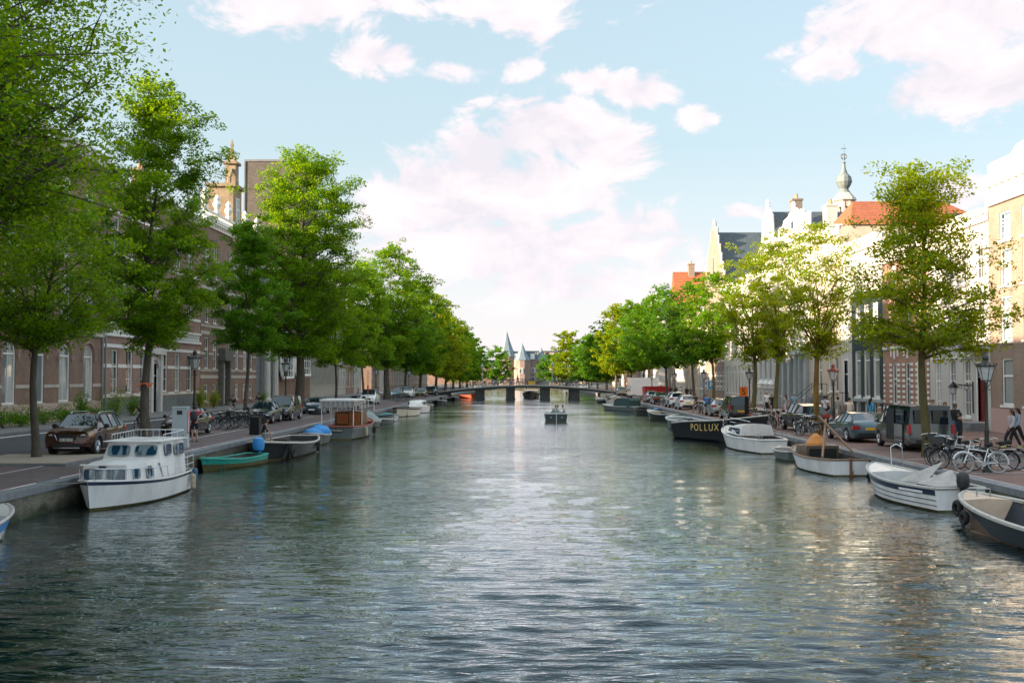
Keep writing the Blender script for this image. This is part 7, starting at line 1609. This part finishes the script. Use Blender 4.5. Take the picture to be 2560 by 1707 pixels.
PR(1985,20.2,'person in light blue shirt and jeans walking away past the black stoop railings',0,top=('light_blue',(.22,.42,.60)),legs=JN,hair=HAIRG,h=1.84)
rider('person in royal blue shirt with bare legs cycling away along the right quay', 15.0, gx(1766,15.0), -10, BK_, 'black bicycle ridden by the person in royal blue', top=('royal_blue',(.02,.10,.32)), legs=('dark_shorts',(.02,.03,.05)), long=False, hair=HAIRR)
person('child in bright green top riding pillion behind the person in royal blue', (15.5, gx(1772,15.5), .45), R(-20), 'sit', ('bright_green',(.05,.42,.10)), JN, h=1.2, group='people on the quays and bridge')
rider('person in dark top with tanned legs cycling beside the white hatchbacks', 14.9, gx(1738,14.9), 20, BK_, 'black bicycle ridden beside the white hatchbacks', top=BK, legs=('tan_shorts',(.4,.22,.12)), long=False, hair=HAIRR)
for px, X_, lab, tp in ((1653,20.5,'person in black standing by the doorway of the cream gabled house',BK),(1676,20.5,'dark-clad person left of the group seated outside the pink brick house',BK),(1690,21.0,'first dark figure in front of the pale house pilasters',BK),(1703,20.6,'person in white top among dark figures outside the pink brick house',WT),(1717,20.9,'person in black among the figures outside the pink brick house',BK),(1727,21.2,'person in grey at the right end of the group outside the pink brick house',('grey',(.2,.2,.22))),(1590,19.5,'person in blue by the trailer wheels',('mid_blue',(.05,.14,.3))),(1640,19.8,'person in white behind the red skip container',WT)):
    PR(px, X_, lab, rz=rr2.choice([0,160,200,40]), top=tp, legs=BK, sleeves=True)
# ---------- low plants along the left facades
def bush(label, x, y, r, h, seed, leaf=LEAF_D, n=900, cat='shrub', nm='shrub', ls=.09):
    rs = np.random.RandomState(seed); t = thing(nm, label, cat, (x, y, gz(x)), 0, 'weeds and shrubs along the left facades'); m = MB(); cen = []
    for k in range(9):
        a = rs.uniform(0,6.28); rr = r*rs.uniform(.2,.9); zt = h*rs.uniform(.5,1); m.tube([(0,0,0),(math.cos(a)*rr*.4,math.sin(a)*rr*.4,zt*.6),(math.cos(a)*rr,math.sin(a)*rr,zt)], [.02,.012,.004], 4); 
        for j in range(4): cen.append((math.cos(a)*rr*(.3+.2*j),math.sin(a)*rr*(.3+.2*j),zt*(.35+.18*j)))
    m.build('stem', BARK, t); C = np.array(cen); ii = rs.randint(0,len(C),n); pos = C[ii]+rs.normal(0,1,(n,3))*np.array([r*.22,r*.22,h*.13]); pos[:,2] = np.abs(pos[:,2])
    nrm = rs.normal(0,1,(n,3)); nrm /= np.linalg.norm(nrm,axis=1,keepdims=True); tg = np.cross(nrm, rs.normal(0,1,(n,3))); tg /= np.linalg.norm(tg,axis=1,keepdims=True); bt = np.cross(nrm,tg); s = ls*rs.uniform(.6,1.3,(n,1))
    V = np.stack([pos-tg*s*.6,pos-bt*s*.3,pos+tg*s*.6,pos+bt*s*.3],1).reshape(-1,3); bulk('foliage', V, np.arange(n*4).reshape(-1,4), leaf, t)
labs = ['low weeds at the foot of the pink stone base, far left','tall weed clump left of the thin near tree','weed clump just right of the thin near tree','bushy weeds behind the copper brown SUV roof','narrow tall weed against the pink stone base','dark shrub at the corner of the pink stone base','large leafy shrub beside the white downpipe','shrub behind the first cyclist','yellow-green climber left of the dark stone entrance','yellow shrub at the dark stone entrance','small shrub beside the round columns']
for k, (px, r, h_) in enumerate(((10,1.6,1.3),(55,1.2,.9),(110,1.5,1.2),(165,1.2,1.0),(205,.7,2.0),(232,1.0,.9),(290,1.3,2.1),(335,.9,1.6),(497,.8,2.0),(535,.8,1.7),(655,.7,1.2))):
    bush(labs[k], -28.7, gx(px,-28.7), r, h_, 50+k, LEAF_Y if k in (8,9) else LEAF_D if k not in (6,) else LEAF_G, 1500)
for o in list(bpy.data.objects):
    if o.parent is None and o.type in ('MESH','EMPTY') and not o.get('kind') and not o.get('label'): print('UNLABELLED', o.name)

bpy.data.scenes.remove(SC2)
